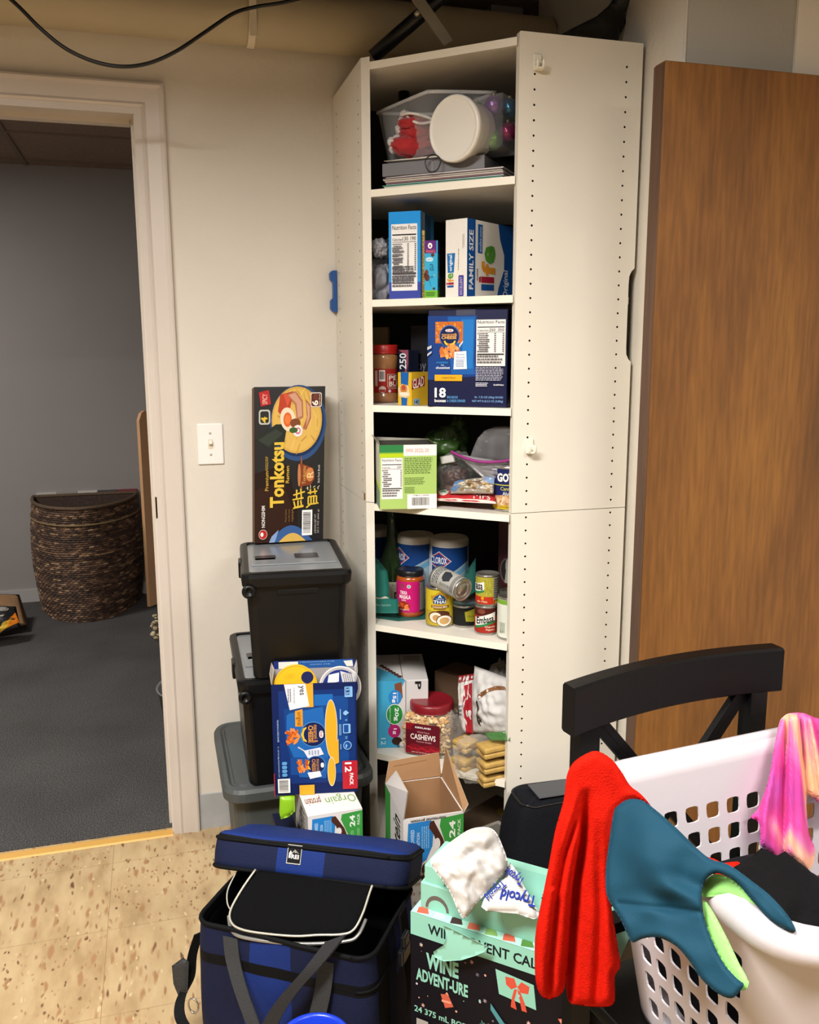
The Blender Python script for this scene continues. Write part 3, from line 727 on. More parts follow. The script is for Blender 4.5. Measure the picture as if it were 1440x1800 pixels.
# left side panel, lower and upper unit
for z0, z1 in ((0, ZS-.0008), (ZS+.0008, HT)):
    b = B(); b.prism([(0, -.002), (0, F1.y), (.0175, F1.y-.0160), (.018, F1.y-.0155), (.018, -.002)], 'z', z0, z1, M_mel)
    if z0 == 0: pass
    else:
        b.box((-.0002, -.330, ZS+.012), (.0012, .014, .018), mat('#8a5636', .8))
    b.mi(M_hole)
    o = b.build('side_panel', cab)
    ct = cutter([(.0, y, z) for z in hz if z0+.02 < z < z1-.02 for y in (F1.y+.037, -.05)], 'x'); ct.data.transform(Matrix.Translation(-V(cab['_org']))); ct.location = (V(cab['_org'])+ct.location) ; ct.location = V(ct['_org'])
    ct.data.transform(Matrix.Translation(V(cab['_org']))); boolean(o, ct)
XR = .595
zn0, zn1 = PY(1107, 636, -.613).z, PY(1115, 472, -.613).z
for z0, z1 in ((0, ZS-.0008), (ZS+.0008, HT)):
    pts = [(F2.x, z0), (XR, z0)]
    if z0 > 0:
        dn = .014
        pts += [(XR, zn0), (XR-.007, zn0+.006), (XR-dn+.001, zn0+.018), (XR-dn, zn0+.035), (XR-dn, zn1-.035), (XR-dn+.001, zn1-.018), (XR-.007, zn1-.006), (XR, zn1)]
    pts += [(XR, z1), (F2.x+.002, z1), (F2.x, z1-.002)]
    b = B(); b.prism(pts, 'y', F2.y, F2.y+TH, M_mel)
    # mitred front edge towards the opening
    b.hexa([(F2.x, F2.y, z0), (F2.x, F2.y+TH, z0), (F2.x-.0160, F2.y+.0185, z0), (F2.x-.0004, F2.y+.0, z0)]+[(F2.x, F2.y, z1-.0021), (F2.x, F2.y+TH, z1-.0021), (F2.x-.0160, F2.y+.0185, z1-.0021), (F2.x-.0004, F2.y, z1-.0021)], M_mel) if False else None
    b.mi(M_hole)
    o = b.build('side_panel', cab); RPANEL = o
    ct = cutter([(x, F2.y, z) for z in hz if z0+.02 < z < z1-.01 for x in (F2.x+.037, XR-.040)], 'y'); ct.location = V(ct['_org'])
    boolean(o, ct)
# shelves, top, bottom
pent = [(.018, F1.y-.0145), (F2.x-.004, F2.y+.0045), (F2.x+.004, F2.y+TH), (XR-.002, F2.y+TH), (XR-.002, -.012), (.018, -.012)]
SH = [1.8005, 1.5415, 1.283, 1.030, .708, .346]
for i, z in enumerate([2.0885]+SH+[.10]):
    b = B(); b.prism(pent, 'z', z-.0165, z, M_int)
    fd = (V((pent[1][0], pent[1][1], 0))-V((pent[0][0], pent[0][1], 0)))
    A0 = V((pent[0][0], pent[0][1], 0)); nn = V((-.674, -.739, 0))*.0008
    b.hexa([A0, A0+fd, A0+fd+nn, A0+nn][::-1] if False else [V((p.x, p.y, z-.0168)) for p in (A0, A0+fd, A0+fd+nn, A0+nn)]+[V((p.x, p.y, z+.0002)) for p in (A0, A0+fd, A0+fd+nn, A0+nn)], M_edge)
    b.build('top_board' if i == 0 else 'shelf', cab)
M_backshade = mat('#2b2926', .8)  # near-black colour stands in for the shade deep behind the shelves
b = B(); b.box((.306, -.008, 1.05), (.577, .006, 2.06), M_backshade); b.build('shaded_back_panel', cab)
b = B(); b.box((XR-.003, -.304, 1.05), (.006, .58, 2.06), M_backshade); b.build('shaded_back_panel', cab)
for (x, y) in ((944, 112), (930, 785)):
    p = PY(x, y, F2.y); hk = mat('#ece7d6', .35)
    b = B(); b.box((p.x, p.y-.0025, p.z+.004), (.019, .005, .030), hk, .002)
    b.box((p.x+.001, p.y-.006, p.z-.006), (.022, .006, .020), hk, .002)
    for s_ in (-1, 1): b.tube(crv([(p.x+s_*.007, p.y-.006, p.z-.004), (p.x+s_*.007, p.y-.013, p.z-.013), (p.x+s_*.007, p.y-.020, p.z-.010), (p.x+s_*.007, p.y-.021, p.z+.003)], 5), .003, hk, 8)
    b.box((p.x, p.y-.015, p.z-.013), (.016, .012, .005), hk, .002)
    b.build('adhesive_hook', RPANEL)

# ================================================================== SHELF CONTENTS
TIN = mat('#b9b6ae', .28, metal=.85, name='tin'); CARD = mat('#9c7550', .8, var=.06, scale=14, name='corrugated_board')
BLK = mat('#121214', .4)
def lidcap(b, c, r, z0, z1, m, ribs=0, seg=48, dome=.0):
    vs = []; fs = []; lv = [(z0, 1), (z0+(z1-z0)*.15, 1), (z1-(z1-z0)*.15, 1), (z1-.0005, .965), (z1+dome, .9), (z1+dome*.8-.0008, .86), (z1+dome*.8-.0008, .002)]
    for z, k in lv:
        for i in range(seg):
            a = 2*pi*i/seg; rr_ = r*k+(.0008 if (ribs and k == 1 and i % 2) else 0); vs.append((c[0]+cos(a)*rr_, c[1]+sin(a)*rr_, z))
    for j in range(len(lv)-1):
        for i in range(seg): i2 = (i+1) % seg; fs.append((j*seg+i, j*seg+i2, (j+1)*seg+i2, (j+1)*seg+i))
    fs.append(list(range(seg))); b.add(vs, fs, m, True)

# ---- top shelf -----------------------------------------------------------------
z = SH[0]+.0005
# stack of folders and papers
rnd = random.Random(4)
pL, pR = PD(676, 322, .018), PD(884, 303, .03)
cols = ['#a9b79a', '#c9cfc0', '#3f7d6a', '#dcd8d2', '#8f6f74', '#d8cdbf', '#b8b0a4', '#5e4a50', '#cfc9c4']
for i, c in enumerate(cols):
    th = .0028; zz = z+i*.0033
    j = rnd.uniform(-.006, .006); k = rnd.uniform(-.003, .003)
    bx = Box((pL.x+j, pL.y+k), (pR.x+j*.5, pR.y+k), zz, zz+th, .235, ink(c), bev=0)
    nm = ['green folder at the bottom', 'pale folder above the bottom green one', 'dark green paper', 'white paper', 'mauve paper', 'cream paper', 'tan paper', 'plum paper', 'light paper on top'][i]
    tag(bx.b.build('paper_folder'), nm+' of the folder stack on the top shelf', 'folder', 'folders stacked on the top shelf')
zb = z+len(cols)*.0033
pL, pR = PD(672, 304, .016), PD(852, 292, .034)
bx = Box(pL, pR, zb, zb+.030, .215, mat('#6c6b6e', .55), bev=.001)
bx.b.box((bx.PL+bx.u*.5-bx.n*.0012+V((0, 0, zb+.015))), (.004, .001, .024), mat('#8c8b8e', .5))
tag(bx.b.build('document_case'), 'flat grey document case lying on the folder stack on the top shelf', 'case')
zc = zb+.0305
b = B(); a0, a1 = PD(674, 284, .018), PD(832, 286, .035)
TLp = V((a0.x, a0.y, zc+.008))+DN*.12; TRp = V((a1.x, a1.y, zc+.008))+DN*.12
b.pillow(TLp, TRp, V((a1.x, a1.y, zc+.006)), V((a0.x, a0.y, zc+.006)), .006, mat('#e2dcd2', .5), seed=3, cr=.004, nrm=(0, 0, 1), back=.8)
tag(b.build('white_packet'), 'thin white padded packet between the grey case and the clear bin', 'packet')
b = B(); hc = PD(761, 287, .005); rt = DN.cross(V((0, 0, 1)))
b.tube([hc+rt*(.0195*cos(a)*(1+.06*sin(3*a)))+V((0, 0, .0195*sin(a)*.98)) for a in [2*pi*k/36 for k in range(37)]], .0014, BLK, 6)
tag(b.build('hair_tie'), 'black elastic hair tie hanging in front of the grey document case', 'hair tie')
# clear bin (tapered, tilted)
fb = film('#d4d6d8', .35, .18, .20)
zb2 = zc+.015
c_ = [PD(662, 215, .13), PD(752, 200, .018), PD(872, 205, .10)]
t = thing('storage_bin', 'clear plastic bin holding red and white holiday cloth on the top shelf', 'bin', (c_[1].x, c_[1].y, zb2))
Pc = V((c_[1].x, c_[1].y, 0)); e1 = V((c_[0].x, c_[0].y, 0))-Pc; e2 = V((c_[2].x, c_[2].y, 0))-Pc; e2 = e2
hb_ = PD(750, 161, .018).z-zb2
def binw(k, h, o=0):
    cor = [(0, 0), (1, 0), (1, 1), (0, 1)]; mid = e1*.5+e2*.5; per = []
    for i in range(4):
        a, c2 = cor[i], cor[(i+1) % 4]
        for j in range(8):
            tt = j/8; u, v = a[0]+(c2[0]-a[0])*tt, a[1]+(c2[1]-a[1])*tt; per.append((u, v))
    u, v = per[k % 32]; d = e1*u+e2*v-mid; sc = .80+.20*h+o; n_ = max(abs(u-.5), abs(v-.5))*2
    ex = 1/(1+.03*(abs(u-.5)*2*abs(v-.5)*2)**4)
    return Pc+mid+d*sc*ex+V((0, 0, zb2+hb_*h))
b = B(); b.grid(lambda u, v: binw(int(round(u*32)), v), 32, 8, fb, wu=True)
b.add([binw(k, 0) for k in range(32)], [list(range(32))], fb); b.build('bin_body', t)
b = B(); b.tube([binw(k, 1.0, .012) for k in list(range(32))+[0]], .0035, film('#e8e8e8', .6, .2, .5), 8, flat=1.3); b.build('bin_rim', t)
bc = Pc+e1*.5+e2*.45
b = B(); red = mat('#b02025', .85, sheen=.4, var=.1, scale=60); wfl = mat('#e2d8d2', .9, bump=.6, bscale=160)
zz = zb2+.006
q0 = PD(732, 235, .085)
for i, (dx, dz, r1, r2) in enumerate(((-.004, .026, .056, .026), (.006, .052, .046, .022), (-.004, .076, .040, .018))):
    cc = V((q0.x+dx, q0.y, zz+dz)); b.blob(cc, (r1, .035, r2), red, .25, 4, i+1, n=18)
for i, (x, y) in enumerate(((693, 262), (700, 245), (704, 228), (710, 212), (690, 250), (712, 203))):
    b.blob(PD(x, y, .075), (.013, .013, .012), wfl, .2, 4, i, n=12)
q = PD(712, 245, .05)
tag(b.build('holiday_cloth'), 'red and white holiday cloth inside the clear bin', 'cloth')
b = B(); b.tube(crv([PD(706, 203, .06), PD(720, 199, .05), PD(745, 204, .045), PD(762, 212, .05), PD(740, 217, .05), PD(722, 211, .055), PD(716, 205, .06)], 6), .0032, mat('#e9e5de', .4), 8)
tag(b.build('coiled_cable'), 'coil of thick white cable on the red cloth in the clear bin', 'cable')
# white round tub lying on its side, lid to the room
ax = (V((-.84, -.54, -.06))).normalized(); q = PD(797, 226, -.002); rl = .072
rot = V((0, 0, 1)).rotation_difference(ax).to_matrix()
t = thing('white_tub', 'white round tub lying on its side on the top shelf, lid facing out', 'tub', (q.x, q.y, q.z-rl))
wt = mat('#e9e4da', .38)
b = B(); b.lathe([(.001, -.082), (.058, -.082), (.062, -.078), (.064, -.028), (.0665, -.024), (.0665, -.018), (.060, -.014), (.060, -.008)], wt, 48, q, rot=rot); b.build('tub_body', t)
b = B(); b.lathe([(rl-.003, -.016), (rl, -.014), (rl+.0005, -.002), (rl-.002, .0015), (rl-.005, .002), (rl-.007, 0), (rl-.011, -.0005), (.001, -.0005)], wt, 64, q, rot=rot); b.build('lid', t)
# ornaments in a clear box
def orn(x, y, q, r, c):
    p = PD(x, y, q); b = B(); b.lathe([(r*sin(a)+1e-4, -r*cos(a)) for a in [pi*k/14 for k in range(15)]], mat(c, .12, metal=.75, bump=.25, bscale=120), 24, p)
    b.lathe([(.004, r-.001), (.004, r+.005), (.001, r+.006)], mat('#b8a878', .3, metal=.8), 10, p); return b, p
for (x, y, q, r, c, nm) in ((865, 246, .07, .024, '#6f9a3c', 'matte green'), (868, 186, .07, .022, '#8a5fa0', 'shiny purple'), (838, 196, .09, .021, '#4f8a34', 'shiny green'), (896, 190, .11, .021, '#3f7fa8', 'shiny blue'), (893, 232, .09, .021, '#a83c72', 'shiny pink'), (842, 252, .10, .021, '#a04468', 'dull pink half hidden')):
    b, p = orn(x, y, q, r, c); tag(b.build('ball_ornament'), nm+' ball ornament in the clear box beside the white tub', 'ornament', 'ball ornaments on the top shelf')
b = B(); pL, pR = PD(832, 200, .035), PD(884, 196, .03)
zt_ = PD(880, 163, .03).z
bx = Box(pL, pR, zc+.012, zt_, .10, film('#c9ccd2', .25, .12, .10), bev=.0012); tag(bx.b.build('ornament_box'), 'clear plastic box around the coloured ball ornaments', 'box')
b = B(); q = PD(710, 190, .2); b.lathe([(.026, z), (.028, z+.004), (.028, zt_-.01), (.022, zt_+.002), (.014, zt_+.006), (.014, PD(710, 140, .2).z), (.001, PD(710, 140, .2).z)], mat('#101216', .35), 28, (q.x, q.y, 0))
tag(b.build('dark_bottle'), 'black bottle standing behind the clear bin on the top shelf', 'bottle')

# ---- second shelf -----------------------------------------------------------------
z = SH[1]+.0006
b = B(); gb_ = mat('#9d9ba0', .45, bump=.3, bscale=30); q = PD(661, 480, .07)
b.blob((max(q.x+.005, .058), q.y+.03, z+.052), (.034, .045, .050), gb_, .2, 1.7, 3, n=40, p=2.6, facet=True)
b.blob(PD(668, 432, .06)+V((0, 0, -.006)), (.020, .022, .022), gb_, .3, 1.6, 8, n=26, facet=True)
tag(b.build('plastic_bag'), 'crumpled grey plastic bag at the left end of the second shelf', 'bag')
b = B(); q = PD(664, 418, .17); b.blob((max(q.x+.02, .075), q.y, z+.085), (.05, .04, .084), film('#b0aeb0', .4, .15, .2), .16, 2, 5, n=30, facet=True)
tag(b.build('plastic_bag'), 'clear plastic bag behind the crumpled grey bag', 'bag')
pL, pR = PD(684, 470, .022), PD(739.5, 470, .035)
b0 = Box(pL, pR, z, PD(684, 373, .022).z, .12, mat('#2277c4', .4))
a = b0.A('front'); a.rect(0, 0, 1, .86, '#2a93d8'); a.rect(0, .0, 1, .17, '#1b8edb'); a.rect(0, .8, 1, 1, '#3a4fa6'); a.poly([(0, .86), (.3, .9), (.6, .85), (1, .82), (1, 1), (0, 1)], '#3d489c')
a.nutri(.08, .14, .90, .90, rows=14, cols=2, cal=('130', '190')); a.para(.12, .62, .86, .83, 8, '#55535a'); a.para(.12, .40, .50, .60, 5, '#77757a')
a = b0.A('right'); a.rect(0, 0, 1, 1, '#3f8bc4')
tag(b0.b.build('snack_box'), 'bright blue snack box showing a white nutrition panel on the second shelf', 'box')
pL, pR = PD(741.5, 470, .045), PD(747, 470, .047)
dB = .085
b1 = Box(pL, (pR.x, pR.y), z, PD(744, 374, .045).z, dB, mat('#b8912c', .45))
b1.n = b1.n; a = b1.A('front'); a.rect(0, 0, 1, .2, '#2a2a30'); a.text('DARK CHOCOLATE', .15, .25, .85, .80, '#4c3a14', rot=90); a.text('2x BARS', .15, .82, .85, .98, '#20242c', rot=90)
a = b1.A('right'); a.rect(0, 0, 1, 1, '#2f5d80'); a.rect(0, 0, 1, .12, '#274a68'); a.rect(0, .55, 1, 1, '#23506f')
tag(b1.b.build('snack_box'), 'box with a gold spine and slate blue side right of the bright blue box', 'box')
pL, pR = PD(746.5, 480, .020), PD(769.5, 480, .030)
b2 = Box(pL, pR, z, PD(746, 423, .02).z, .05, mat('#2fa3cc', .4))
for f_, x_ in (('front', 0), ('right', .0)):
    a = b2.A(f_); a.rect(0, 0, 1, 1, '#35a5cf' if f_ == 'front' else '#2b8fb8'); a.rect(0, .86, 1, 1, '#74b43a'); a.rect(0, .0, .9, .22, '#5b2277'); 
    if f_ == 'front':
        a.ell(.42, .09, .17, .05, '#efe9e4'); a.ell(.42, .095, .06, .02, '#6b2a80'); a.text("Annie's", .1, .145, .82, .21, '#e56a5a', bold=.02); a.rr(.1, .29, .65, .36, '#cfe9f2', .4); a.text('organic', .16, .305, .6, .345, '#2a6a88')
        a.ell(.62, .25, .13, .03, '#5a2b1e'); a.ell(.16, .55, .14, .05, '#6b3a24'); a.ell(.2, .64, .2, .06, '#5a2d1c'); a.ell(.05, .6, .1, .05, '#4a2418'); a.text('a', .4, .4, .72, .52, '#1f6f92'); a.ell(.55, .63, .1, .02, '#1f7fa6'); a.ell(.75, .6, .06, .015, '#8dbb9a'); a.ell(.4, .72, .15, .012, '#1d6f98', rot=.6); a.ell(.72, .83, .1, .02, '#4a2a1a'); a.para(.1, .89, .85, .97, 3, '#3f7a22')
    else: a.text('A', .3, .24, .8, .34, '#7a4a3a'); a.text('Ch', .05, .52, .6, .64, '#e8f2f6', bold=.04); a.ell(.6, .75, .2, .04, '#3a2a88')
tag(b2.b.build('snack_box'), 'small turquoise box with a purple top panel and green foot on the second shelf', 'box')
pL, pR = PD(783, 470, .022), PD(821, 470, .010)
lb = Box(pL, pR, z, PD(786, 387, .022).z, .205, mat('#e8e3da', .42))
# turn the big face: depth direction follows the photograph's receding side
a = lb.A('front'); a.rr(.08, .46, .44, .76, '#1d62a6', .05) if False else None
a.poly([(.08, .43), (.46, .43), (.40, .68), (.12, .68)], '#1c6cae'); a.text('original', .17, .45, .36, .66, '#eef3f6', rot=90, bold=.02)
a.text('e', .12, .685, .38, .76, '#5a9a35', rot=90, bold=.06); a.text('f', .10, .755, .40, .80, '#d8962a', rot=90, bold=.06); a.rect(.14, .805, .40, .835, '#a82a3c'); a.rect(.06, .805, .12, .835, '#a82a3c'); a.rect(.10, .845, .40, .87, '#23539c')
a.rr(.62, .72, .86, .99, '#4a3f92', .08); a.text('EXCELLENT', .68, .74, .8, .97, '#cfcbe4', rot=90); a.para(.6, .38, .66, .7, 1, '#9a968e', rot=90); a.para(.8, .2, .9, .38, 2, '#b0aca2', rot=90)
a = lb.A('right')
a.rect(0, 0, .17, 1, '#14509a'); a.text('FAMILY SIZE', .04, .14, .13, .90, '#e6e8ea', rot=90, bold=.05)
a.rect(.22, .05, .32, .42, '#1a5ba2'); a.text('excellent source', .25, .08, .3, .4, '#cfdae6', rot=90)
a.text('QUAKER', .20, .62, .235, .78, '#1c1c20', rot=90, bold=.03)
def lcol(x0, y0, x1, y1, c): a.poly([(x0, y0), (x1, y0-.01), (x1, y1-.01), (x0, y1)], c)
lcol(.30, .82, .58, .90, '#1a4f92'); lcol(.30, .72, .58, .80, '#a31f38'); lcol(.25, .73, .29, .80, '#a31f38')
a.text('f', .30, .52, .60, .70, '#d9912a', rot=90, bold=.07); a.text('e', .36, .30, .60, .54, '#4f9434', rot=90, bold=.07)
a.poly([(.66, .0), (1, .0), (1, 1), (.64, 1), (.68, .85), (.80, .6), (.80, .4), (.70, .2)], '#164c90'); a.text('Original', .78, .60, .92, .97, '#d5dde6', rot=90, bold=.02)
tag(lb.b.build('cereal_box'), 'white cereal box with a blue size strip and coloured letters on the second shelf', 'cereal box')
b = B(); q = PD(893, 470, .27); b.blob((q.x, q.y, z+.078), (.042, .045, .080), mat('#5f4433', .6, bump=.5, bscale=60, var=.3, scale=40), .12, 3, 6, n=26, p=3)
tag(b.build('bread_bag'), 'brown bag standing behind the right side of the cereal box', 'bag')

# ---- third shelf -----------------------------------------------------------------
z = SH[2]+.0006
k = Cyl(652, 701, 708, z); r = k.r; zt_ = PP(676, 606, k.c, V((0, -1, 0))).z
t = thing('peanut_butter_jar', 'jar of peanut butter with a red lid at the left end of the third shelf', 'jar', (k.c.x, k.c.y, z)); H_ = zt_-z
b = B(); pb = mat('#a8754a', .3, var=.05, scale=30, coat=.6)
b.lathe([(.001, z), (r*.9, z), (r, z+.006), (r, z+.018), (r*.965, z+.020), (r*.965, z+.090), (r, z+.092), (r, z+H_*.78), (r*.93, z+H_*.83), (r*.86, z+H_*.845)], pb, 48, (k.c.x, k.c.y, 0))
a = k.art(b, z+.026, z+.088, rr=-.001); a.rect(.12, 0, 1.0, 1, '#a82a24'); a.rect(.16, .07, .24, .72, '#ddd6ce'); a.text('Smooth spread', .18, .1, .22, .7, '#6b6560', rot=90); a.barcode(.30, .05, .52, .52)
a.rect(.6, .22, 1, .76, '#c9c0a8'); a.rect(.62, .24, 1, .74, '#9c1f1c'); a.text('PE', .66, .28, .95, .48, '#ece4d4', bold=.04); a.text('BU', .66, .52, .95, .72, '#ece4d4', bold=.04); a.text('Creamy', .63, .78, .98, .86, '#e2d6c8'); a.ell(.42, .86, .13, .14, '#d8cfc6'); a.poly([(.29, .86), (.55, .86), (.5, .97), (.34, .97)], '#b03a30'); a.ell(.68, .93, .05, .06, '#ddd')
b.build('jar_body', t)
b = B(); lidcap(b, k.c, r*.97, z+H_*.845, zt_, mat('#b5201c', .35), 1); b.build('lid', t)
k0 = k
# tall energy drink box behind
pL, pR = PD(701, 640, .11), PD(718, 640, .10)
bx = Box(pL, pR, z, PD(710, 615, .1).z, .04, mat('#1b2138', .35)); a = bx.A('front'); a.rect(.0, 0, 1, 1, '#20253c'); a.poly([(0, 0), (1, .0), (1, .25), (.7, .5), (1, .75), (0, 1)], '#8c4a5c'); a.poly([(0, 0), (.75, .1), (.6, .5), (0, .85)], '#1b2036'); a.text('250', .1, .06, .8, .36, '#dfe2ea', rot=90, bold=.03)
tag(bx.b.build('drink_carton'), 'narrow navy and pink carton standing behind the yellow box', 'carton')
pL, pR = PD(700, 690, .03), PD(724, 690, .012)
pR2 = PD(754, 690, .02)
gl = Box(pL, pR, z, PD(712, 654.5, .02).z, .10, mat('#d8ad22', .4), bev=.001)
a = gl.A('front'); a.rect(0, 0, 1, 1, '#e0b52a'); a.poly([(.2, 0), (.8, 0), (.65, 1), (.25, 1)], '#1e63ae'); a.poly([(0, .5), (.3, .35), (.75, .4), (.9, .7), (.6, .78), (.1, .75)], '#e0c9a0'); a.ell(.42, .5, .25, .14, '#c9853a'); a.ell(.42, .47, .14, .08, '#b8503a'); a.ell(.45, .66, .35, .06, '#efe4d0')
a = gl.A('right'); a.rect(0, 0, 1, 1, '#c9a128'); a.poly([(0, .25), (.44, .10), (.44, .42), (0, .52)], '#8f1f22'); a.text('GLAD', .03, .16, .41, .46, '#f0e6d8', bold=.03, arc=-.1); a.rect(.06, .8, .26, .98, '#86aac4'); a.text('140', .08, .83, .24, .96, '#14202e', bold=.03)
tag(gl.b.build('wrap_box'), 'yellow and blue wrap box with a red label on the third shelf', 'box')
bx = Box(PD(722, 640, .16), PD(756, 640, .15), z, PD(740, 572, .15).z, .10, mat('#17181f', .4)); a = bx.A('front'); a.text('Roy', .1, .45, .8, .62, '#6f7280'); a.text('f', .02, .4, .08, .6, '#5f6270')
tag(bx.b.build('dark_box'), 'near black box half hidden behind the big blue box', 'box')
bx = Box(PD(652, 590, .16), PD(682, 590, .17), z, PD(665, 575, .16).z, .02, mat('#6f6a50', .8)); tag(bx.b.build('card_sheet'), 'dull olive card standing behind the peanut butter jar', 'card')
pL, pR = PD(754, 640, .002), PD(893.5, 640, .004)
pL, pR = PZ(752.5, 714.5, z), PZ(891, 716.5, z)
pL = V((pL.x, pL.y, 0)); pR = V((pR.x, pR.y, 0)); n0 = V((DN.x, DN.y, 0))
big = Box(pL, pR, z, PP(823, 544, pL, V((-(pR-pL).y, (pR-pL).x, 0)).normalized()).z, .15, mat('#12183f', .3, coat=.2), bev=.002)
a = big.A('front'); NAVY = '#1b2457'; DK = 1
a.poly([(0, .06), (.62, .06), (.6, .5), (.64, .68), (0, .72)], '#173c80'); a.poly([(.25, .07), (.60, .07), (.58, .5), (.60, .66), (.3, .66)], '#1a5aa4'); a.poly([(.42, .1), (.58, .1), (.57, .6), (.45, .6)], '#1f74c0')
a.rect(.095, .12, .445, .34, '#c26a26')
rnd = random.Random(1)
for i in range(60): a.ell(rnd.uniform(.11, .43), rnd.uniform(.13, .33), .018, .007, rnd.choice(('#d98a3a', '#b85c20', '#e0a050')), n=8, rot=rnd.uniform(0, 3)); a.h -= a.dh*.8
a.ell(.275, .27, .128, .115, '#2c66b4', n=32); a.ell(.275, .27, .118, .105, '#14204e', n=32)
a.rr(.225, .195, .325, .225, '#e8e4e4', .4); a.text('Kraft', .245, .2, .305, .222, '#b02a36', bold=.04)
a.text('macaroni&', .18, .238, .37, .262, '#e6a24a', bold=.03); a.text('CHEESE', .175, .265, .365, .298, '#f0b45c', bold=.05)
a.poly([(.205+.075*(1-cos(t_))*1.0, .315+.055*sin(t_)) for t_ in [pi*k_/10 for k_ in range(11)]]+[(.335-.055*(1-cos(t_)), .315+.03*sin(t_)) for t_ in [pi*k_/10 for k_ in range(11)]], '#e8c23a')
for i in range(34):
    aa = rnd.uniform(0, 2*pi); rr_ = rnd.uniform(0, 1)**.5; a.ell(.27+.11*rr_*cos(aa), .42+.06*rr_*sin(aa), .036, .02, rnd.choice(('#d9803a', '#e09450', '#c96c2a', '#e8a868')), n=10, rot=rnd.uniform(0, 3)); a.h -= a.dh*.7
a.poly([(.40, .36), (.445, .315), (.45, .33), (.40, .39)], '#c9d2dc')
a.poly([(.34, .43), (.49, .42), (.50, .605), (.33, .61)], '#dfe3ea'); a.text('You know', .36, .445, .47, .465, '#2b5a9a'); a.text('You Love', .36, .475, .47, .495, '#2b5a9a'); a.para(.36, .51, .47, .59, 5, '#7f93b4')
a.text('creamiest', .11, .525, .26, .548, '#2f8fd4', bold=.02); a.text('the', .17, .555, .21, .573, '#cfe0f0'); a.text('cheesiest', .105, .578, .285, .605, '#e2ebf4', bold=.03)
a.rect(.09, .665, .44, .73, '#e0a41e'); a.text('original flavor', .18, .685, .36, .712, '#6a4a14', bold=.02)
a.text('18', .09, .80, .235, .905, '#f1efec', bold=.06); a.text('boxes', .09, .918, .235, .952, '#f1efec', bold=.05)
a.text('MACARONI', .25, .885, .385, .912, '#5b9ad4', bold=.02); a.text('& CHEESE DINNER', .25, .922, .485, .95, '#5b9ad4', bold=.02)
a.text('18 - 7.25 OZ (206g) BOXES', .60, .885, .955, .912, '#7fa8d8', bold=.02); a.text('NET WT 8 LB 2.5 OZ (3.69kg)', .57, .925, .955, .953, '#7fa8d8', bold=.02)
a.nutri(.615, .105, .975, .575, rows=10, cols=3, cal=('250', '350')); a.para(.615, .585, .96, .73, 9, '#a9aab8'); a.para(.615, .745, .78, .79, 3, '#cfd0da'); a.text('Kraft/Heinz', .84, .757, .965, .775, '#e4e4ea', bold=.03)
a.poly([(.0, .38), (.055, .36), (.055, .39), (0, .41)], '#b9bcc6'); a.poly([(.0, .45), (.055, .42), (.055, .44), (0, .475)], '#b9bcc6')
a = big.A('left'); a.rect(0, 0, 1, 1, '#141b40')
tape = Art(big.b, big.front, h0=.0022); tm = film('#b9bdc8', .3, .12, .10, 'packing_tape'); tape.rect(.36, .0, .60, .06, tm); 
flap = B(); tag(big.b.build('multipack_box'), 'large navy multipack dinner box with a nutrition panel on the third shelf', 'box')
b = B()

# ---- fourth shelf -----------------------------------------------------------------
z = SH[3]+.0006
pL, pR = PZ(668, 895.5, z), PZ(767.5, 893, z)
pL = V((pL.x, pL.y, 0)); pR = V((pR.x, pR.y, 0)); pn = V((-(pR-pL).y, (pR-pL).x, 0)).normalized()
t = thing('food_carton', 'lime green and white carton with torn open top on the fourth shelf', 'carton', (pL.x, pL.y, z))
gc = Box(pL, pR, z, PP(716, 782, pL, pn).z, .13, mat('#9cba5e', .45), th=(.0012, mat('#3a352f', .8)))
a = gc.A('front'); a.rect(0, 0, 1, 1, '#a6c46c'); a.rect(0, 0, .42, .115, '#2f7a44'); a.rect(0, .115, .42, .135, '#7fae3e'); a.rect(0, .135, .42, .19, '#b3c81e'); a.rect(.42, 0, 1, .17, '#ece7e2')
a.text('0905 2022L 20', .46, .06, .86, .115, '#c0504a'); a.para(.435, .2, .94, .46, 9, '#5f7a3c'); a.para(.435, .51, .8, .63, 4, '#5f7a3c'); a.para(.435, .66, .62, .76, 4, '#5f7a3c')
a.nutri(.03, .2, .40, .84, rows=9, cal=('220',)); a.rect(.48, .77, 1, 1, '#ebe7e2'); a.text('ITEM # 1200904', .58, .78, .86, .805, '#2b2b2b', bold=.02); a.barcode(.53, .80, .90, .98)
a = gc.A('left'); a.rect(0, 0, 1, .62, '#c9c5bb'); a.poly([(0, .56), (1, .64), (1, .72), (0, .60)], '#b8cf3a'); a.poly([(0, .60), (1, .72), (1, 1), (0, 1)], '#7d8e7c')
gc.b.build('carton_body', t)
b = B(); z1_ = gc.z1; A1 = gc.PL+gc.n*gc.dep; A2 = gc.PR+gc.n*gc.dep; up = V((0, 0, 1))
f0, f1 = V((A1.x, A1.y, z1_)), V((A2.x, A2.y, z1_))
b.sheet([(0, 0), (1, 0), (1, .25), (.5, .6), (.05, 1), (0, 1)], .12, lambda x, y: (f0*(1-x)+f1*x+V((0, 0, .008*y))+gc.n*.01*y, -gc.n), .001, mat('#9b968c', .75, bump=.3, bscale=40)); b.build('flap', t)
b = B(); g0, g1 = V((gc.PL.x, gc.PL.y, z1_)), f0
b.sheet([(0, 0), (1, 0), (1, 1), (.6, .95), (.15, .55), (0, .5)], .15, lambda x, y: (g0*(1-x)+g1*x+V((0, 0, .020*y))-gc.ud*.012*y*(.4+x), -gc.ud), .001, mat('#9c9a90', .7, bump=.4, bscale=50)); b.build('flap', t)
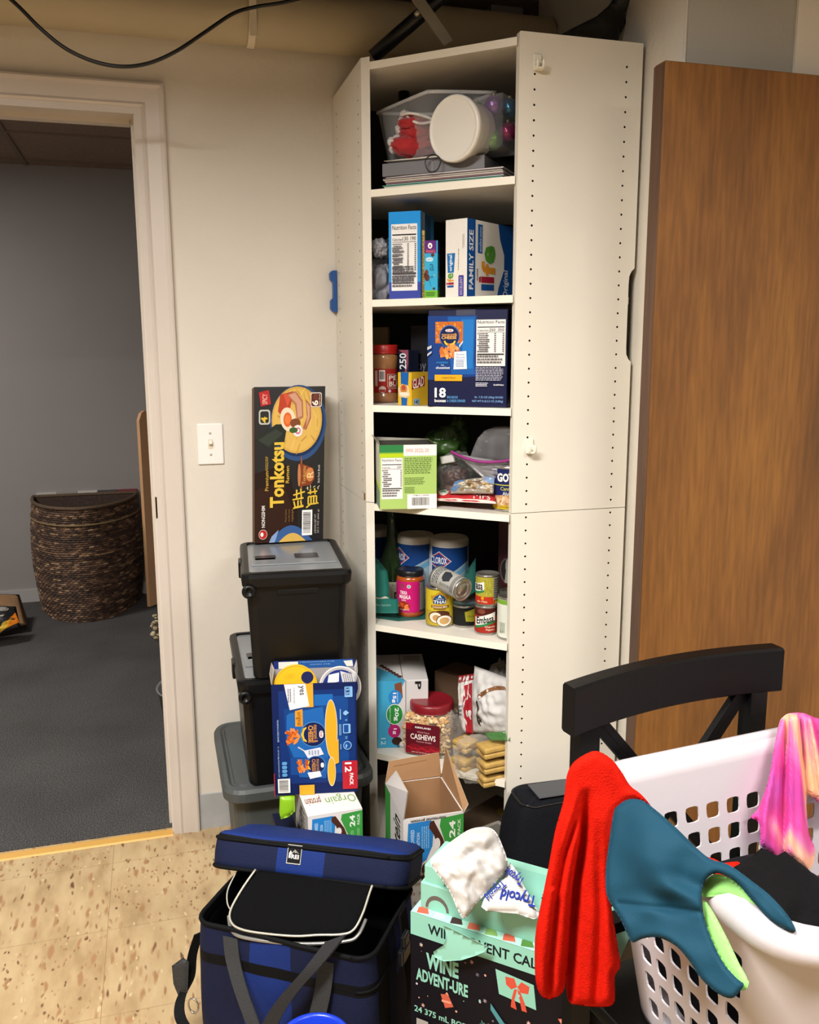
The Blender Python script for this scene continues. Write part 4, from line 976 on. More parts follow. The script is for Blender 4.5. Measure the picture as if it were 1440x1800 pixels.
b = B(); q = PD(787, 765, .17); b.blob((q.x, q.y, z+.14), (.052, .05, .055), mat('#2c4a1c', .32, bump=.25, bscale=18), .2, 1.5, 11, n=36, facet=True)
b.blob((q.x+.01, q.y+.02, z+.06), (.055, .05, .06), mat('#2c4a1c', .32), .2, 2.2, 12, n=20)
b.blob((q.x+.03, q.y, z+.185), (.018, .015, .025), mat('#2c4a1c', .32), .5, 3, 14, n=18, facet=True)
tag(b.build('plastic_bag'), 'dark green plastic bag at the back of the fourth shelf', 'bag')
b = B(); q = PD(808, 840, .10)
b.blob((q.x-.012, q.y, z+.072), (.035, .035, .028), mat('#3b2018', .5, var=.5, scale=60), .25, 5, 4, n=26)
b.blob((q.x-.005, q.y-.005, z+.04), (.038, .03, .022), mat('#4a2a20', .5, var=.5, scale=60), .25, 5, 7, n=24)
tag(b.build('dried_fruit'), 'dark brown dried fruit inside the clear bag on the fourth shelf', 'food')
b = B(); b.blob((q.x-.01, q.y-.005, z+.066), (.058, .045, .065), film('#c9c6c6', .35, .08, .05, hi=.35), .13, 2.2, 4, n=40, facet=True)
P = b.pillow(PD(772, 803, .05), PD(797, 798, .05), PD(801, 812, .045), PD(775, 817, .045), .002, mat('#b9b8b4', .5), n=8)
tag(b.build('plastic_bag'), 'clear bag of dark dried fruit with a white sticker on the fourth shelf', 'bag')
b = B(); A_, B_, C_, D_ = PD(835, 748, .09), PD(905, 756, .10), PD(903, 812, .045), PD(825, 808, .05)
b.puff([(826, 806), (832, 788), (840, 770), (852, 757), (870, 750), (890, 749), (905, 752), (905, 812)], PD(870, 790, .07), -DN, .02, film('#c6c5c9', .4, .06, .10, hi=.4), cell=5, edge=16, cr=.02, fr=.05, seed=5)
A2_, B2_, C2_, D2_ = PD(792, 792, .05), PD(905, 812, .045), PD(905, 838, .05), PD(868, 838, .05)
b.pillow(PD(800, 797, .055), PD(905, 815, .045), PD(905, 842, .05), PD(850, 842, .05), .012, film('#c2bfc4', .5, .1, .3), seed=6, cr=.008, n=20)
b.tube(crv([PD(792, 793, .04), PD(812, 803, .034), PD(840, 811, .03), (PD(870, 812, .03)), PD(905, 808, .03)], 6), [.0014]+[.0030]*24, mat('#8e2a76', .4), 6, flat=1.3)
tag(b.build('zip_bag'), 'clear zip bag with a pink zipper above the can on the fourth shelf', 'bag')
P_ = None
b = B(); P_ = b.pillow(PD(762, 862, .075), PD(872, 858, .075), PD(872, 889, .022)+V((0, 0, .004)), PD(762, 883, .03)+V((0, 0, .004)), .010, mat('#b32b30', .35), seed=2, cr=.004, n=20)
a = Art(b, P_, step=(.1, .2), h0=.0008); a.ell(.18, .40, .085, .30, '#c9bfb4'); a.ell(.18, .40, .05, .18, '#2d7a5a'); a.text('Mrs', .66, .5, .92, .85, '#e2d6d0'); a.rect(0, .88, 1, 1, '#cfc9c0')
tag(b.build('red_packet'), 'flat red packet lying under the snack bags on the fourth shelf', 'packet')
b = B(); P_ = b.pillow(PD(800, 846, .055), PD(870, 836, .05), PD(868, 868, .028), PD(790, 868, .035), .012, mat('#a79f92', .28, metal=.25, bump=.5, bscale=90), seed=9, cr=.008, n=26)
a = Art(b, P_, step=(.08, .15), h0=.0012); a.poly([(.0, .1), (.28, .0), (.3, .5), (.12, .9), (0, .8)], '#5f7ea8'); a.poly([(.75, .0), (1, .05), (1, .5), (.8, .4)], '#7890b4'); a.text('Snyders', .06, .35, .30, .55, '#d8dde4')
rnd = random.Random(12)
for i in range(26): a.ell(rnd.uniform(.25, .9), rnd.uniform(.25, .85), .045, .09, rnd.choice(('#b09468', '#8a6f4c', '#cfc0a0', '#6d5238')), n=8, rot=rnd.uniform(0, 3)); a.h -= a.dh*.5
tag(b.build('snack_packet'), 'silver and blue snack packet lying on the red packet', 'packet')
k = Cyl(866.5, 926, 900, z, turn=-.0); r = k.r
zt_ = PP(880, 818, k.c, V((0, -1, 0))).z
b = B(); can_body(b, k.c, r, z, zt_, ink('#1a2350'), TIN)
a = k.art(b, z+.006, zt_-.006); a.rect(0, 0, 1, 1, '#1a2458'); a.text('GOYA', .12, .10, .74, .32, '#efece6', bold=.09); a.rect(0, .385, 1, .41, '#b8b83a'); a.text('Cannellini', .22, .44, .74, .53, '#c9c65a', bold=.02); a.text('Alubias', .28, .56, .66, .65, '#d5d8e6', bold=.03)
rnd = random.Random(2)
a.poly([(0, .68), (.25, .65), (.75, .65), (1, .68), (1, .92), (0, .92)], '#b98c60')
for i in range(70): a.ell(rnd.uniform(.05, .95), rnd.uniform(.68, .9), .055, .038, rnd.choice(('#d8b38a', '#c99e74', '#e6cba6', '#b5845a')), n=10, rot=rnd.uniform(0, 3)); a.h -= a.dh*.85
a.rect(0, .90, 1, 1, '#c9ab22'); a.text('STORE FRESH', .2, .925, .8, .97, '#6a5410', bold=.02)
tag(b.build('tin_can'), 'navy bean can with a yellow foot at the right edge of the fourth shelf', 'can')

# ---- fifth shelf -----------------------------------------------------------------
z = SH[4]+.0006
TEAL = mat('#1d5a52', .5); wipes = []
def canister(cx_, cy_, r, nm, turn, full=True):
    k = cyl_at((cx_, cy_), r, z, turn); h_ = .205
    t = thing('wipes_canister', nm, 'canister', (cx_, cy_, z), 'wipes canisters on the fifth shelf')
    b = B(); b.lathe([(.001, z+.003), (r*.96, z+.003), (r, z+.007), (r, z+h_*.915), (r*.985, z+h_*.9155)], mat('#c7cdd2', .4), 44, (cx_, cy_, 0))
    a = k.art(b, z+.015, z+h_*.915, span=pi*1.1); a.poly([(0, .0), (1, .0), (1, 1), (0, 1)], '#8aa0ac'); a.poly([(0, 0), (1, 0), (1, .22), (.6, .38), (.3, .46), (0, .50)], '#123a75')  # blue print darkened to carry the shade of the dim shelf
    a.poly([(0, .56), (.4, .48), (.75, .36), (1, .26), (1, .34), (.7, .46), (.4, .58), (0, .66)], '#5a8fb0')
    a.poly([(0, .18), (.24, .06), (.56, .21), (.26, .36), (.0, .28)], '#b9bfca'); a.poly([(0, .19), (.24, .075), (.53, .21), (.26, .345), (0, .265)], '#8f2a3c'); a.poly([(0, .20), (.24, .10), (.48, .21), (.26, .32), (0, .25)], '#1a3c80')
    a.text('CLOROX', .03, .155, .44, .265, '#d5d9e0', bold=.05)
    b.build('canister_body', t)
    b = B(); lidcap(b, (cx_, cy_), r*1.01, z+h_*.9155, z+h_, mat('#b9b4aa', .45), 0, dome=.004); b.build('lid', t)
q1 = PD(790, 1000, .205); q2 = PD(731, 1000, .20); q3 = PD(660, 1000, .22)
rC = 33.5*depth(q1)/CF
canister(q1.x, q1.y, rC, 'wipes canister with its whole logo visible, behind the fallen can', .0)
canister(q2.x, q2.y, rC, 'wipes canister between the green bottle and the other canister', -.45)
canister(max(q3.x, .062), q3.y+.02, rC, 'wipes canister almost hidden behind the green bottle', .0)
# teal tray: outline pieces with real board thickness
TP = PD(660, 1075, .045), PD(822, 1085, .045)
pl0 = V((TP[0].x, TP[0].y, z)); 
b = B()
def trayf(x, y):
    p = PD(x, y, .05); return p, -DN
zl = PD(660, 1078, .05)
b.sheet([(655, 975), (664, 985), (680, 1004), (684, 1030), (683, 1048), (690, 1052), (700, 1053), (700, 1078), (655, 1078)], 10, trayf, .002, mat('#1c6a60', .5))
b.sheet([(836, 980), (836, 1040), (818, 1052), (808, 1038), (818, 1008)], 10, lambda x, y: (PD(x, y, .17), -DN), .002, mat('#1c5a52', .5))
a = Art(b, lambda u, v, h: PD(655+45*u, 1048+30*v, .05-h), h0=.0006); a.text('Mint Alphabet', .12, .45, .72, .62, '#8fb8b0'); a.poly([(.1, .05), (.3, .1), (.5, .0), (.66, .12), (.5, .14), (.2, .16)], '#b9b5a6')
bz = [PD(x, 1060, q) for x, q in ((655, .05), (700, .05), (760, .11), (836, .17), (846, .30), (690, .34))]
bz = [V((max(p.x, .022), p.y, z+.0005)) for p in bz]; n = len(bz); b.add(bz+[p+V((0, 0, .0018)) for p in bz], [list(range(n)), [n+i for i in range(n)]]+[(i, (i+1) % n, n+(i+1) % n, n+i) for i in range(n)], mat('#1c5a52', .5))
tag(b.build('cardboard_tray'), 'torn teal cardboard tray around the wipes canisters on the fifth shelf', 'tray')
# green glass bottle
q = PD(690, 1000, .165); r = 25*depth(q)/CF; gl_ = mat('#1b3218', .12, trans=.25, coat=.3, name='green_glass')
t = thing('glass_bottle', 'dark green glass bottle with a pale label behind the jar of sauce', 'bottle', (q.x, q.y, z))
zr = lambda y: PP(690, y, q, V((0, -1, 0))).z
b = B(); b.lathe([(.001, z), (r*.95, z), (r, z+.004), (r, z+.085), (r*.985, z+.105), (r*.9, z+.125), (r*.68, z+.155), (r*.5, z+.180), (r*.40, z+.205), (r*.36, z+.24), (r*.36, z+.27), (r*.42, z+.272), (r*.42, z+.285), (.001, z+.285)], gl_, 40, (q.x, q.y, 0))
k = cyl_at(q, r, z, .35); a = k.art(b, z+.02, z+.082, span=pi*.95); a.rect(0, 0, 1, 1, '#b0ab98'); a.text('Sparkling', .3, .1, .8, .2, '#5a5648'); a.text('Cider', .4, .24, .75, .34, '#5a5648'); a.rect(.38, .45, .78, .85, '#25301c'); a.ell(.52, .62, .1, .12, '#8a9a4a'); a.ell(.64, .68, .09, .11, '#b0a050')
b.build('bottle_body', t); b = B(); b.lathe([(r*.43, z+.284), (r*.43, z+.300), (.001, z+.300)], mat('#2a3a20', .4, metal=.4), 24, (q.x, q.y, 0)); b.build('cap', t)
# sauce jar
k = Cyl(697, 747, 1087, z, turn=.0); r = k.r; nrm_ = V((0, -1, 0)); zz = lambda x, y: PP(x, y, k.c, nrm_).z; Ht = zz(722, 999)
t = thing('sauce_jar', 'jar of orange sauce with a hot pink label and black lid on the fifth shelf', 'jar', (k.c.x, k.c.y, z)); H_ = Ht-z
b = B(); b.lathe([(.001, z), (r*.88, z), (r*.99, z+.005), (r, z+.012), (r*.985, z+.018), (r*.985, z+H_*.76), (r*.99, z+H_*.80), (r*.95, z+H_*.85), (r*.84, z+H_*.875)], mat('#a84e1c', .18, var=.12, scale=70, coat=.5), 44, (k.c.x, k.c.y, 0))
a = k.art(b, z+.016, z+H_*.78); a.rect(-.1, 0, .80, 1, '#c2186e'); a.rect(.80, 0, 1.05, 1, '#4a4440'); a.para(.82, .05, 1.0, .95, 16, '#b8b0a8')
a.ell(.22, .12, .07, .06, '#8c3a4c'); a.text('organic', .12, .18, .33, .23, '#7a5a3a'); a.ell(.44, .15, .07, .06, '#d8d6d0'); a.ell(.44, .15, .05, .04, '#7aa89a')
a.text('TIKKA', .14, .30, .38, .41, '#efe6e8', bold=.05); a.text('MASALA', .12, .43, .50, .56, '#efe6e8', bold=.05); a.text('SAUCE', .2, .58, .34, .63, '#efe6e8', bold=.03)
a.ell(.26, .80, .22, .16, '#8c2f18'); 
for i in range(16): a.ell(.26+rnd.uniform(-.15, .15), .80+rnd.uniform(-.1, .1), .05, .035, rnd.choice(('#d8582a', '#c2441c', '#e07a40')), n=8)
a.text('organic', .14, .88, .46, .94, '#efe6e8')
b.build('jar_body', t); b = B(); lidcap(b, k.c, r*.93, z+H_*.875, Ht, mat('#141416', .3), 1); b.build('lid', t)
# coconut can
k = Cyl(748.5, 797.5, 1104, z, turn=-.0); r = k.r; zz = lambda x, y: PP(x, y, k.c, nrm_).z; Ht = zz(773, 1028)
b = B(); can_body(b, k.c, r, z, Ht, ink('#cdb625'), TIN)
a = k.art(b, z+.006, Ht-.006); a.rect(0, 0, 1, 1, '#d0b92a'); a.poly([(.18, .16), (.3, .14), (.42, .08), (.5, .04), (.58, .08), (.7, .14), (.82, .16), (.78, .3), (.7, .4), (.3, .4), (.22, .3)], '#b8892a')
a.poly([(.27, .38), (.27, .25), (.34, .17), (.5, .10), (.66, .17), (.73, .25), (.73, .38)], '#1d4a7c'); a.text('A', .44, .13, .57, .22, '#eef0f2', bold=.03); a.text('TASTE OF', .36, .235, .64, .265, '#e2e4ea', bold=.02); a.text('THAI', .28, .28, .72, .37, '#f1efe8', bold=.04)
a.rect(.2, .42, .82, .50, '#8a5a2a'); a.text('Coconut Milk', .24, .432, .78, .49, '#f0e2c8', bold=.02); a.rect(.28, .51, .72, .54, '#6b4a22'); a.rect(0, .58, 1, 1, '#b7a030')
a.ell(.55, .68, .3, .12, '#4a2a18'); a.ell(.35, .76, .24, .17, '#6b4426'); a.ell(.36, .77, .21, .145, '#e8dcc8'); a.ell(.38, .78, .13, .09, '#b98e58'); a.ell(.66, .85, .28, .17, '#5a3620'); a.ell(.66, .86, .25, .15, '#eee2d2'); a.ell(.66, .86, .17, .10, '#c09a62')
tag(b.build('tin_can'), 'yellow coconut milk can standing at the front of the fifth shelf', 'can')
# can behind, carrying the fallen one
q = PD(817, 1060, .105); rk = .034
b = B(); zc_ = z+.058; can_body(b, q, rk, z, zc_, ink('#2b2a24'), TIN); k = cyl_at(q, rk, z, .1); a = k.art(b, z+.006, zc_-.006); a.rect(0, 0, 1, 1, '#1b1c1a'); a.poly([(.45, .2), (1, 0), (1, .85), (.5, .75)], '#9a962a'); a.text('Olives', .55, .4, .8, .52, '#3a3a14')
tag(b.build('tin_can'), 'short dark can with a yellow label patch beneath the fallen can', 'can')
ax = (PD(815, 1038, .03)-PD(772, 1004, .12)); Lc = .098; ax = V((.40, -.86, -.16)).normalized(); rc = 20*depth(PD(815, 1038, .03))/CF*1.06
E0 = PD(815, 1038, .025); E0.z = zc_+rc*1.0+.004; E0 = PD(815, 1037, .03)
rot = V((0, 0, 1)).rotation_difference(ax).to_matrix()
b = B(); can_r = rc
prof = [(rc*.6, -Lc), (rc*.96, -Lc-.001), (rc, -Lc), (rc, -Lc+.004), (rc*.97, -Lc+.006), (rc*.97, -.006), (rc, -.004), (rc, -.0005), (rc*.96, 0), (rc*.93, -.004), (rc*.78, -.0035), (rc*.75, -.002), (rc*.68, -.002), (rc*.65, -.0045), (rc*.45, -.0045), (rc*.43, -.0035), (.001, -.0035)]
b.lathe(prof, TIN, 44, E0, rot=rot)
def ll(u, v, h):
    t_ = (u-.5)*pi*1.1; R = rc*.975+h; sd = rot @ V((1, 0, 0)); 
    upx = V((0, 0, 1)); upx = (upx-ax*upx.dot(ax)).normalized(); sdv = upx.cross(ax)
    tow = (upx*.75-sdv*.66).normalized(); tow2 = ax.cross(tow)
    return E0+ax*(-.006-(Lc-.012)*(1-u))+(tow*cos((v-.5)*pi*.9)+tow2*sin((v-.5)*pi*.9))*R
a = Art(b, ll, step=(1.1, .06)); a.step = (2.0, .06); a.rect(.0, 0, 1, 1, '#a8a69e'); a.para(.05, .1, .3, .9, 4, '#3a4048', rot=90); a.poly([(.35, .35), (.5, .28), (.7, .38), (.72, .6), (.5, .68), (.4, .6)], '#30343a'); a.text('BLACK BEANS', .4, .72, .95, .82, '#3a4048'); a.rect(.82, .1, .95, .9, '#7d7c78')
tag(b.build('tin_can'), 'silver can lying on its side with its round end to the room', 'can')
# two stacked cans at right
k = Cyl(834, 874.5, 1117, z, turn=0); r = k.r; zz = lambda x, y: PP(x, y, k.c, nrm_).z; Hm = zz(854, 1061); Ht = zz(856, 1007)
b = B(); can_body(b, k.c, r, z, Hm, ink('#8a2320'), TIN)
a = k.art(b, z+.006, Hm-.006); a.rect(0, 0, 1, 1, '#9c2a1e'); a.rect(0, 0, 1, .3, '#4a1a14'); a.ell(.3, .12, .16, .1, '#7a4030'); a.poly([(.05, .38), (.88, .14), (.88, .55), (.05, .82)], '#e6e2da'); a.poly([(.05, .74), (.88, .48), (.88, .58), (.05, .84)], '#2c7a44')
a.text('Embasa', .10, .30, .82, .60, '#17181a', bold=.05, arc=-.12); a.text('Chipotle', .45, .70, .88, .80, '#e8dcc0', bold=.02); a.text('Peppers', .50, .82, .86, .92, '#e8dcc0', bold=.02)
tag(b.build('tin_can'), 'red pepper can with a white diagonal name band, the lower of two stacked cans', 'can')
k2 = cyl_at((k.c.x+.003, k.c.y), r*1.03, Hm, 0); b = B(); can_body(b, k2.c, r*1.03, Hm+.0002, Ht, ink('#a89a30'), TIN)
a = k2.art(b, Hm+.006, Ht-.006); a.rect(0, 0, .75, 1, '#a8a038'); a.rect(.0, .72, .8, 1, '#b83018'); a.rect(.75, 0, 1, .85, '#8a857c'); a.para(.77, .05, .98, .8, 9, '#3c3a38'); a.poly([(0, .26), (.36, .16), (.36, .5), (0, .62)], '#e6e2da'); a.poly([(0, .56), (.36, .46), (.36, .54), (0, .66)], '#2c7a44'); a.text('asa', .02, .26, .3, .48, '#17181a', bold=.05)
for i in range(30): a.ell(rnd.uniform(.38, .73), rnd.uniform(.05, .65), .02, .03, rnd.choice(('#c9bd4a', '#8c8a2a', '#b0a850')), n=7); a.h -= a.dh*.8
a.ell(.3, .78, .06, .06, '#d8a030'); a.text('de Maiz', .1, .86, .5, .94, '#e8d8b0')
tag(b.build('tin_can'), 'yellow and red can standing on top of the red pepper can', 'can')
# green and white can front right
k = Cyl(873.5, 925, 1127, z, turn=0); r = k.r; zz = lambda x, y: PP(x, y, k.c, nrm_).z; Ht = zz(885, 1047)
b = B(); can_body(b, k.c, r, z, Ht, ink('#dfe2d4'), TIN); a = k.art(b, z+.006, Ht-.006); a.rect(0, 0, 1, 1, '#dcdfd2'); a.rect(0, 0, 1, .12, '#7aa83c'); a.rect(.34, .12, 1, .92, '#7db030'); a.rect(.34, .16, .37, .92, '#5a8a24'); a.para(.1, .6, .28, .9, 5, '#6a7a5a', rot=90); a.text('2.5', .1, .82, .22, .88, '#4a5a3a')
tag(b.build('tin_can'), 'pale green and white can at the right edge of the fifth shelf', 'can')
q = PD(893, 1030, .12); b = B(); can_body(b, q, .035, z, z+.10, ink('#8a8a30'), TIN); k = cyl_at(q, .035, z); a = k.art(b, z+.006, z+.094); a.rect(0, 0, 1, 1, '#8f8f34'); a.ell(.4, .7, .16, .14, '#a83428')
tag(b.build('tin_can'), 'olive yellow can behind the pale green can', 'can')
b = B(); q = PD(893, 960, .2); bx = Box(PD(876, 960, .19), PD(915, 960, .16), z+.0, PD(890, 912, .19).z, .06, mat('#3a1418', .45)); a = bx.A('front'); a.ell(.45, .5, .35, .13, '#55524f', 28); a.ell(.45, .5, .30, .11, '#23201f', 28); a.ell(.45, .45, .1, .07, '#9a9a94'); a.poly([(.38, .5), (.52, .5), (.58, .62), (.32, .62)], '#9a9a94')
tag(bx.b.build('coffee_bag'), 'dark red packet with a round black emblem in the back right of the fifth shelf', 'packet')

# ---- sixth shelf -----------------------------------------------------------------
z = SH[5]+.0006
pL, pR = PZ(664, 1315, z), PZ(753, 1312, z); pL = V((max(pL.x, .022), pL.y, 0)); pR = V((pR.x, pR.y, 0))
pn = V((-(pR-pL).y, (pR-pL).x, 0)).normalized(); ztp = PP(700, 1196, pL, pn).z
bx = Box(pL, pR, z, ztp, .21, mat('#d0ccca', .45))
a = bx.A('front'); a.poly([(0, 0), (.55, 0), (.35, .3), (.3, .6), (.45, 1), (0, 1)], '#3e9bc2'); a.poly([(.34, .05), (.48, .02), (.5, .25), (.36, .4)], '#7a4a34'); a.poly([(.4, .1), (.3, .3), (.24, .5), (.26, .75), (.4, 1), (.42, 1), (.32, .7), (.34, .4)], '#6a3a26')
a.ell(.35, .25, .13, .11, '#2a7cc2', 28); a.text('15g', .29, .18, .37, .33, '#eef4f8', rot=-90, bold=.05); a.text('protein', .38, .18, .41, .32, '#eef4f8', rot=-90)
a.ell(.34, .5, .165, .155, '#e9ede9', 28); a.ell(.34, .5, .155, .145, '#2c8a3e', 28); a.text('20g', .32, .40, .42, .60, '#eef4ee', rot=-90, bold=.05); a.text('plant based', .23, .40, .27, .60, '#dcecd8', rot=-90)
a.ell(.33, .75, .12, .10, '#b0246a', 28); a.text('1g', .3, .71, .38, .80, '#f4e4ee', rot=-90, bold=.05); a.ell(.38, .9, .1, .06, '#3a221c'); a.ell(.48, .95, .05, .04, '#e8e2de'); a.rect(.55, .0, .565, 1, '#8f8b88'); a.text('P', .74, .02, .86, .14, '#1c1c1e', rot=-90, bold=.05); a.text('12', .07, .85, .16, .95, '#cfe6f0', rot=-90)
a = bx.A('top'); a.poly([(0, .5), (.3, .72), (.55, 1), (0, 1)], '#4593b4'); a.rect(.5, 0, .515, 1, '#5f5b58')
for i in range(7): a.ell(.12+.055*i, .45+.07*i, .05, .045, '#4a3028', n=10)
a.para(.6, .1, .95, .3, 3, '#8a8684')
tag(bx.b.build('protein_box'), 'white and sky blue shake box on its side at the left of the sixth shelf', 'box')
k = Cyl(707, 803, 1333, z, turn=-.0); 
q = PZ(759, 1333, z); q = q+away(q)*.070
t = thing('cashew_jar', 'large square cornered clear jar of cashews with a dark red lid on the sixth shelf', 'jar', (q.x, q.y, z))
kc = cyl_at(q, .068, z, -.30); zz = lambda y: PP(750, y, kc.c, nrm_).z; zs_ = zz(1244); zt_ = zz(1230); fdir, rdir = kc.f, kc.rt
nut = [mat(c, .55) for c in ('#d3a96c', '#e0bd86', '#c4975a', '#e8cb9a')]
hw = .068
rnd = random.Random(3); 
def cashew(b, c, s_, m):
    ang = rnd.uniform(0, 6.3); d1 = V((cos(ang), sin(ang), rnd.uniform(-.5, .5))).normalized(); d2 = d1.cross(V((rnd.uniform(-1, 1), rnd.uniform(-1, 1), rnd.uniform(-1, 1)))).normalized()
    b.tube([c+d1*(s_*cos(t_))+d2*(s_*.8*sin(t_)) for t_ in (-.3, .4, 1.1, 1.9, 2.7, 3.4)], [s_*.25, s_*.5, s_*.58, s_*.55, s_*.5, s_*.25], m, 7)
b = B(); H0 = zs_-z
for i in range(300):
    side = rnd.random(); zq = z+.012+rnd.random()*(H0-.018)
    if side < .6: uu = rnd.uniform(-.9, .9); c = kc.c+rdir*(uu*hw)+fdir*(hw*.74)
    elif side < .85: uu = rnd.uniform(-.8, .8); c = kc.c+rdir*(hw*.76)+fdir*(uu*hw)
    else: c = kc.c-rdir*(hw*.76)+fdir*(rnd.uniform(-.8, .8)*hw)
    c = V((c.x, c.y, zq)); cashew(b, c, .0075, nut[i % 4])
b.blob(kc.c+V((0, 0, H0*.5)), (hw*.72, hw*.72, H0*.5), nut[2], .05, 8, 2, n=20, p=5)
o = b.build('cashews'); tag(o, 'cashew nuts filling the red lidded jar', 'nuts'); o['kind'] = 'stuff'
def sqp(s_, n_=5):
    P = []
    for i in range(48):
        t_ = 2*pi*i/48; cx_, sx_ = cos(t_), sin(t_); P.append((math.copysign(abs(cx_)**(2/n_), cx_)*s_, math.copysign(abs(sx_)**(2/n_), sx_)*s_))
    return P
def loftc(b, levels, m):
    vs = []; fs = []
    for zq, s_, n_ in levels:
        for (x, y) in sqp(s_, n_): p = kc.c+rdir*x+fdir*y; vs.append((p.x, p.y, zq))
    for j in range(len(levels)-1):
        for i in range(48): i2 = (i+1) % 48; fs.append((j*48+i, j*48+i2, (j+1)*48+i2, (j+1)*48+i))
    b.add(vs, fs, m, True)
b = B(); loftc(b, [(z+.0005, hw*.9, 4), (z+.004, hw*.98, 5), (z+.012, hw, 5), (zs_-.02, hw, 5), (zs_-.008, hw*.95, 3.5), (zs_+.001, hw*.76, 2)], film('#e8e0d4', .28, .06, .06))
def flab(u, v, h): p = kc.c+rdir*((u-.5)*2*hw*.70-.004)+fdir*(hw*1.005+h); return V((p.x, p.y, z+.008+(1-v)*(H0-.030)))
a = Art(b, flab, h0=.0006); a.rect(0, 0, 1, 1, '#5f1220'); a.poly([(0, 0), (.3, 0), (.15, .14), (.2, .2), (0, .22)], '#8f1420'); a.text('KIRKLAND', .28, .09, .74, .15, '#ece6e0', bold=.06); a.text('Whole Fancy', .34, .24, .7, .31, '#d9a8a0'); a.text('CASHEWS', .14, .34, .88, .52, '#f1ebe2', bold=.03); a.text('Premium Quality', .32, .56, .76, .62, '#d9a8a0', bold=.01)
a.poly([(0, .80), (.2, .66), (.5, .72), (.8, .66), (1, .74), (1, 1), (0, 1)], '#7e1220')
for i in range(8): a.ell(.12+.11*i, .80+.03*(i % 3), .09, .016, '#b8202c', n=10, rot=(-1)**i*.35)
a.text('NET WT 40 OZ (2.5 LB)', .18, .93, .72, .965, '#e6dcd4', bold=.02)
b.build('jar_body', t)
b = B(); lidcap(b, kc.c, hw*.87, zs_, zt_, mat('#7d1620', .35), 1, dome=.002); b.build('lid', t)
# clear bag beside the jar
b = B(); q = PD(800, 1290, .05); b.blob((q.x+.0, q.y+.03, z+.06), (.028, .045, .062), film('#bcb6b0', .45, .08, .12), .15, 2.2, 9, n=26, facet=True)
tag(b.build('plastic_bag'), 'clear crinkled bag between the cashew jar and the wrapped cookies', 'bag')
# brown board box behind, red and white bag, white paper bag
bx = Box(PD(764, 1240, .22), PD(826, 1240, .19), z, PD(790, 1188, .2).z, .10, mat('#5d4530', .8)); tag(bx.b.build('cardboard_box'), 'plain brown cardboard box behind the cashew jar', 'box')
b = B(); P_ = b.pillow(PD(806, 1188, .13), PD(834, 1184, .12), PD(832, 1290, .07), PD(812, 1292, .09), .018, mat('#c9c2bc', .45), seed=4, cr=.015, n=20)
a = Art(b, P_, step=(.12, .12), h0=.001); a.poly([(.0, .0), (1, .0), (1, .1), (.0, .12)], '#8c1f26'); a.poly([(.55, .18), (.95, .15), (1, 1), (.5, 1), (.6, .6)], '#a01f2a'); a.para(.1, .5, .45, .7, 3, '#6a6a72')
tag(b.build('flour_bag'), 'red and white paper packet standing left of the white paper bag', 'packet')
b = B(); wp = mat('#c9c6c2', .7, bump=.35, bscale=25)
P_ = b.pillow(PD(834, 1170, .10), PD(905, 1196, .06), PD(905, 1292, .03), PD(832, 1288, .06), .035, wp, seed=7, cr=.014, n=30)
a = Art(b, P_, step=(.1, .1), h0=.001); a.poly([(.26+.6*k/12, .40-.26*sin(pi/2*k/12)) for k in range(13)]+[(.90-.56*k/12, .20+.24*(k/12)**2) for k in range(13)], '#7d5232'); a.poly([(.24, .50), (.28, .46), (.30, .60), (.33, .78), (.30, .88), (.25, .84), (.23, .66)], '#3a2c26'); a.ell(.315, .70, .035, .10, '#b0a08c')
b.blob(PD(875, 1180, .16)+V((.01, .0, -.03)), (.04, .04, .05), mat('#8f8c88', .6), .3, 3, 3, n=20, facet=True)
tag(b.build('paper_bag'), 'crumpled white paper bag at the right of the sixth shelf', 'bag')
# cookies wrapped in clear film
ck = mat('#b8954f', .6, var=.14, scale=50)
def cookie(x, y, q, w_, h_, rz, g=0):
    p = PD(x, y, q); rot = Matrix.Rotation(rz, 3, 'Z'); b = B()
    for dz in (-h_*.25, h_*.25): b.box(p+V((0, 0, dz)), (w_, .05, h_*.49), ck, .0045, rot)
    b.box(p, (w_*.97, .048, h_*.2), mat('#8a6436', .7)); tag(b.build('wafer_cookie'), ['upper right', 'middle right', 'lower right', 'upper left', 'lower left'][g]+' wafer block inside the clear cookie wrap on the sixth shelf', 'cookie', 'wafer cookies in the clear wrap')
cookie(868, 1316, .012, .078, .030, .15, 0); cookie(868, 1342, .014, .078, .030, .15, 1); cookie(866, 1366, .020, .076, .028, .12, 2); cookie(818, 1308, .035, .052, .028, .5, 3); cookie(816, 1340, .030, .050, .034, .5, 4)
b = B(); q = PD(846, 1334, .035); b.blob((q.x, q.y, PD(846, 1334, .03).z), (.070, .044, .058), film('#e6e0d2', .4, .05, .10, hi=.5), .10, 2.6, 21, n=50, p=3, rot=Matrix.Rotation(-.1, 3, 'Z'), facet=True)
P_ = b.pillow(PD(850, 1288, .02), PD(897, 1284, .01), PD(897, 1303, .0), PD(862, 1302, .005), .004, film('#4f8a4a', .4, .2, .55, 'green_film'), seed=2, cr=.004, n=12)
tag(b.build('cookie_wrap'), 'clear crinkled wrap around the wafer cookies, hanging over the shelf front', 'wrapper')
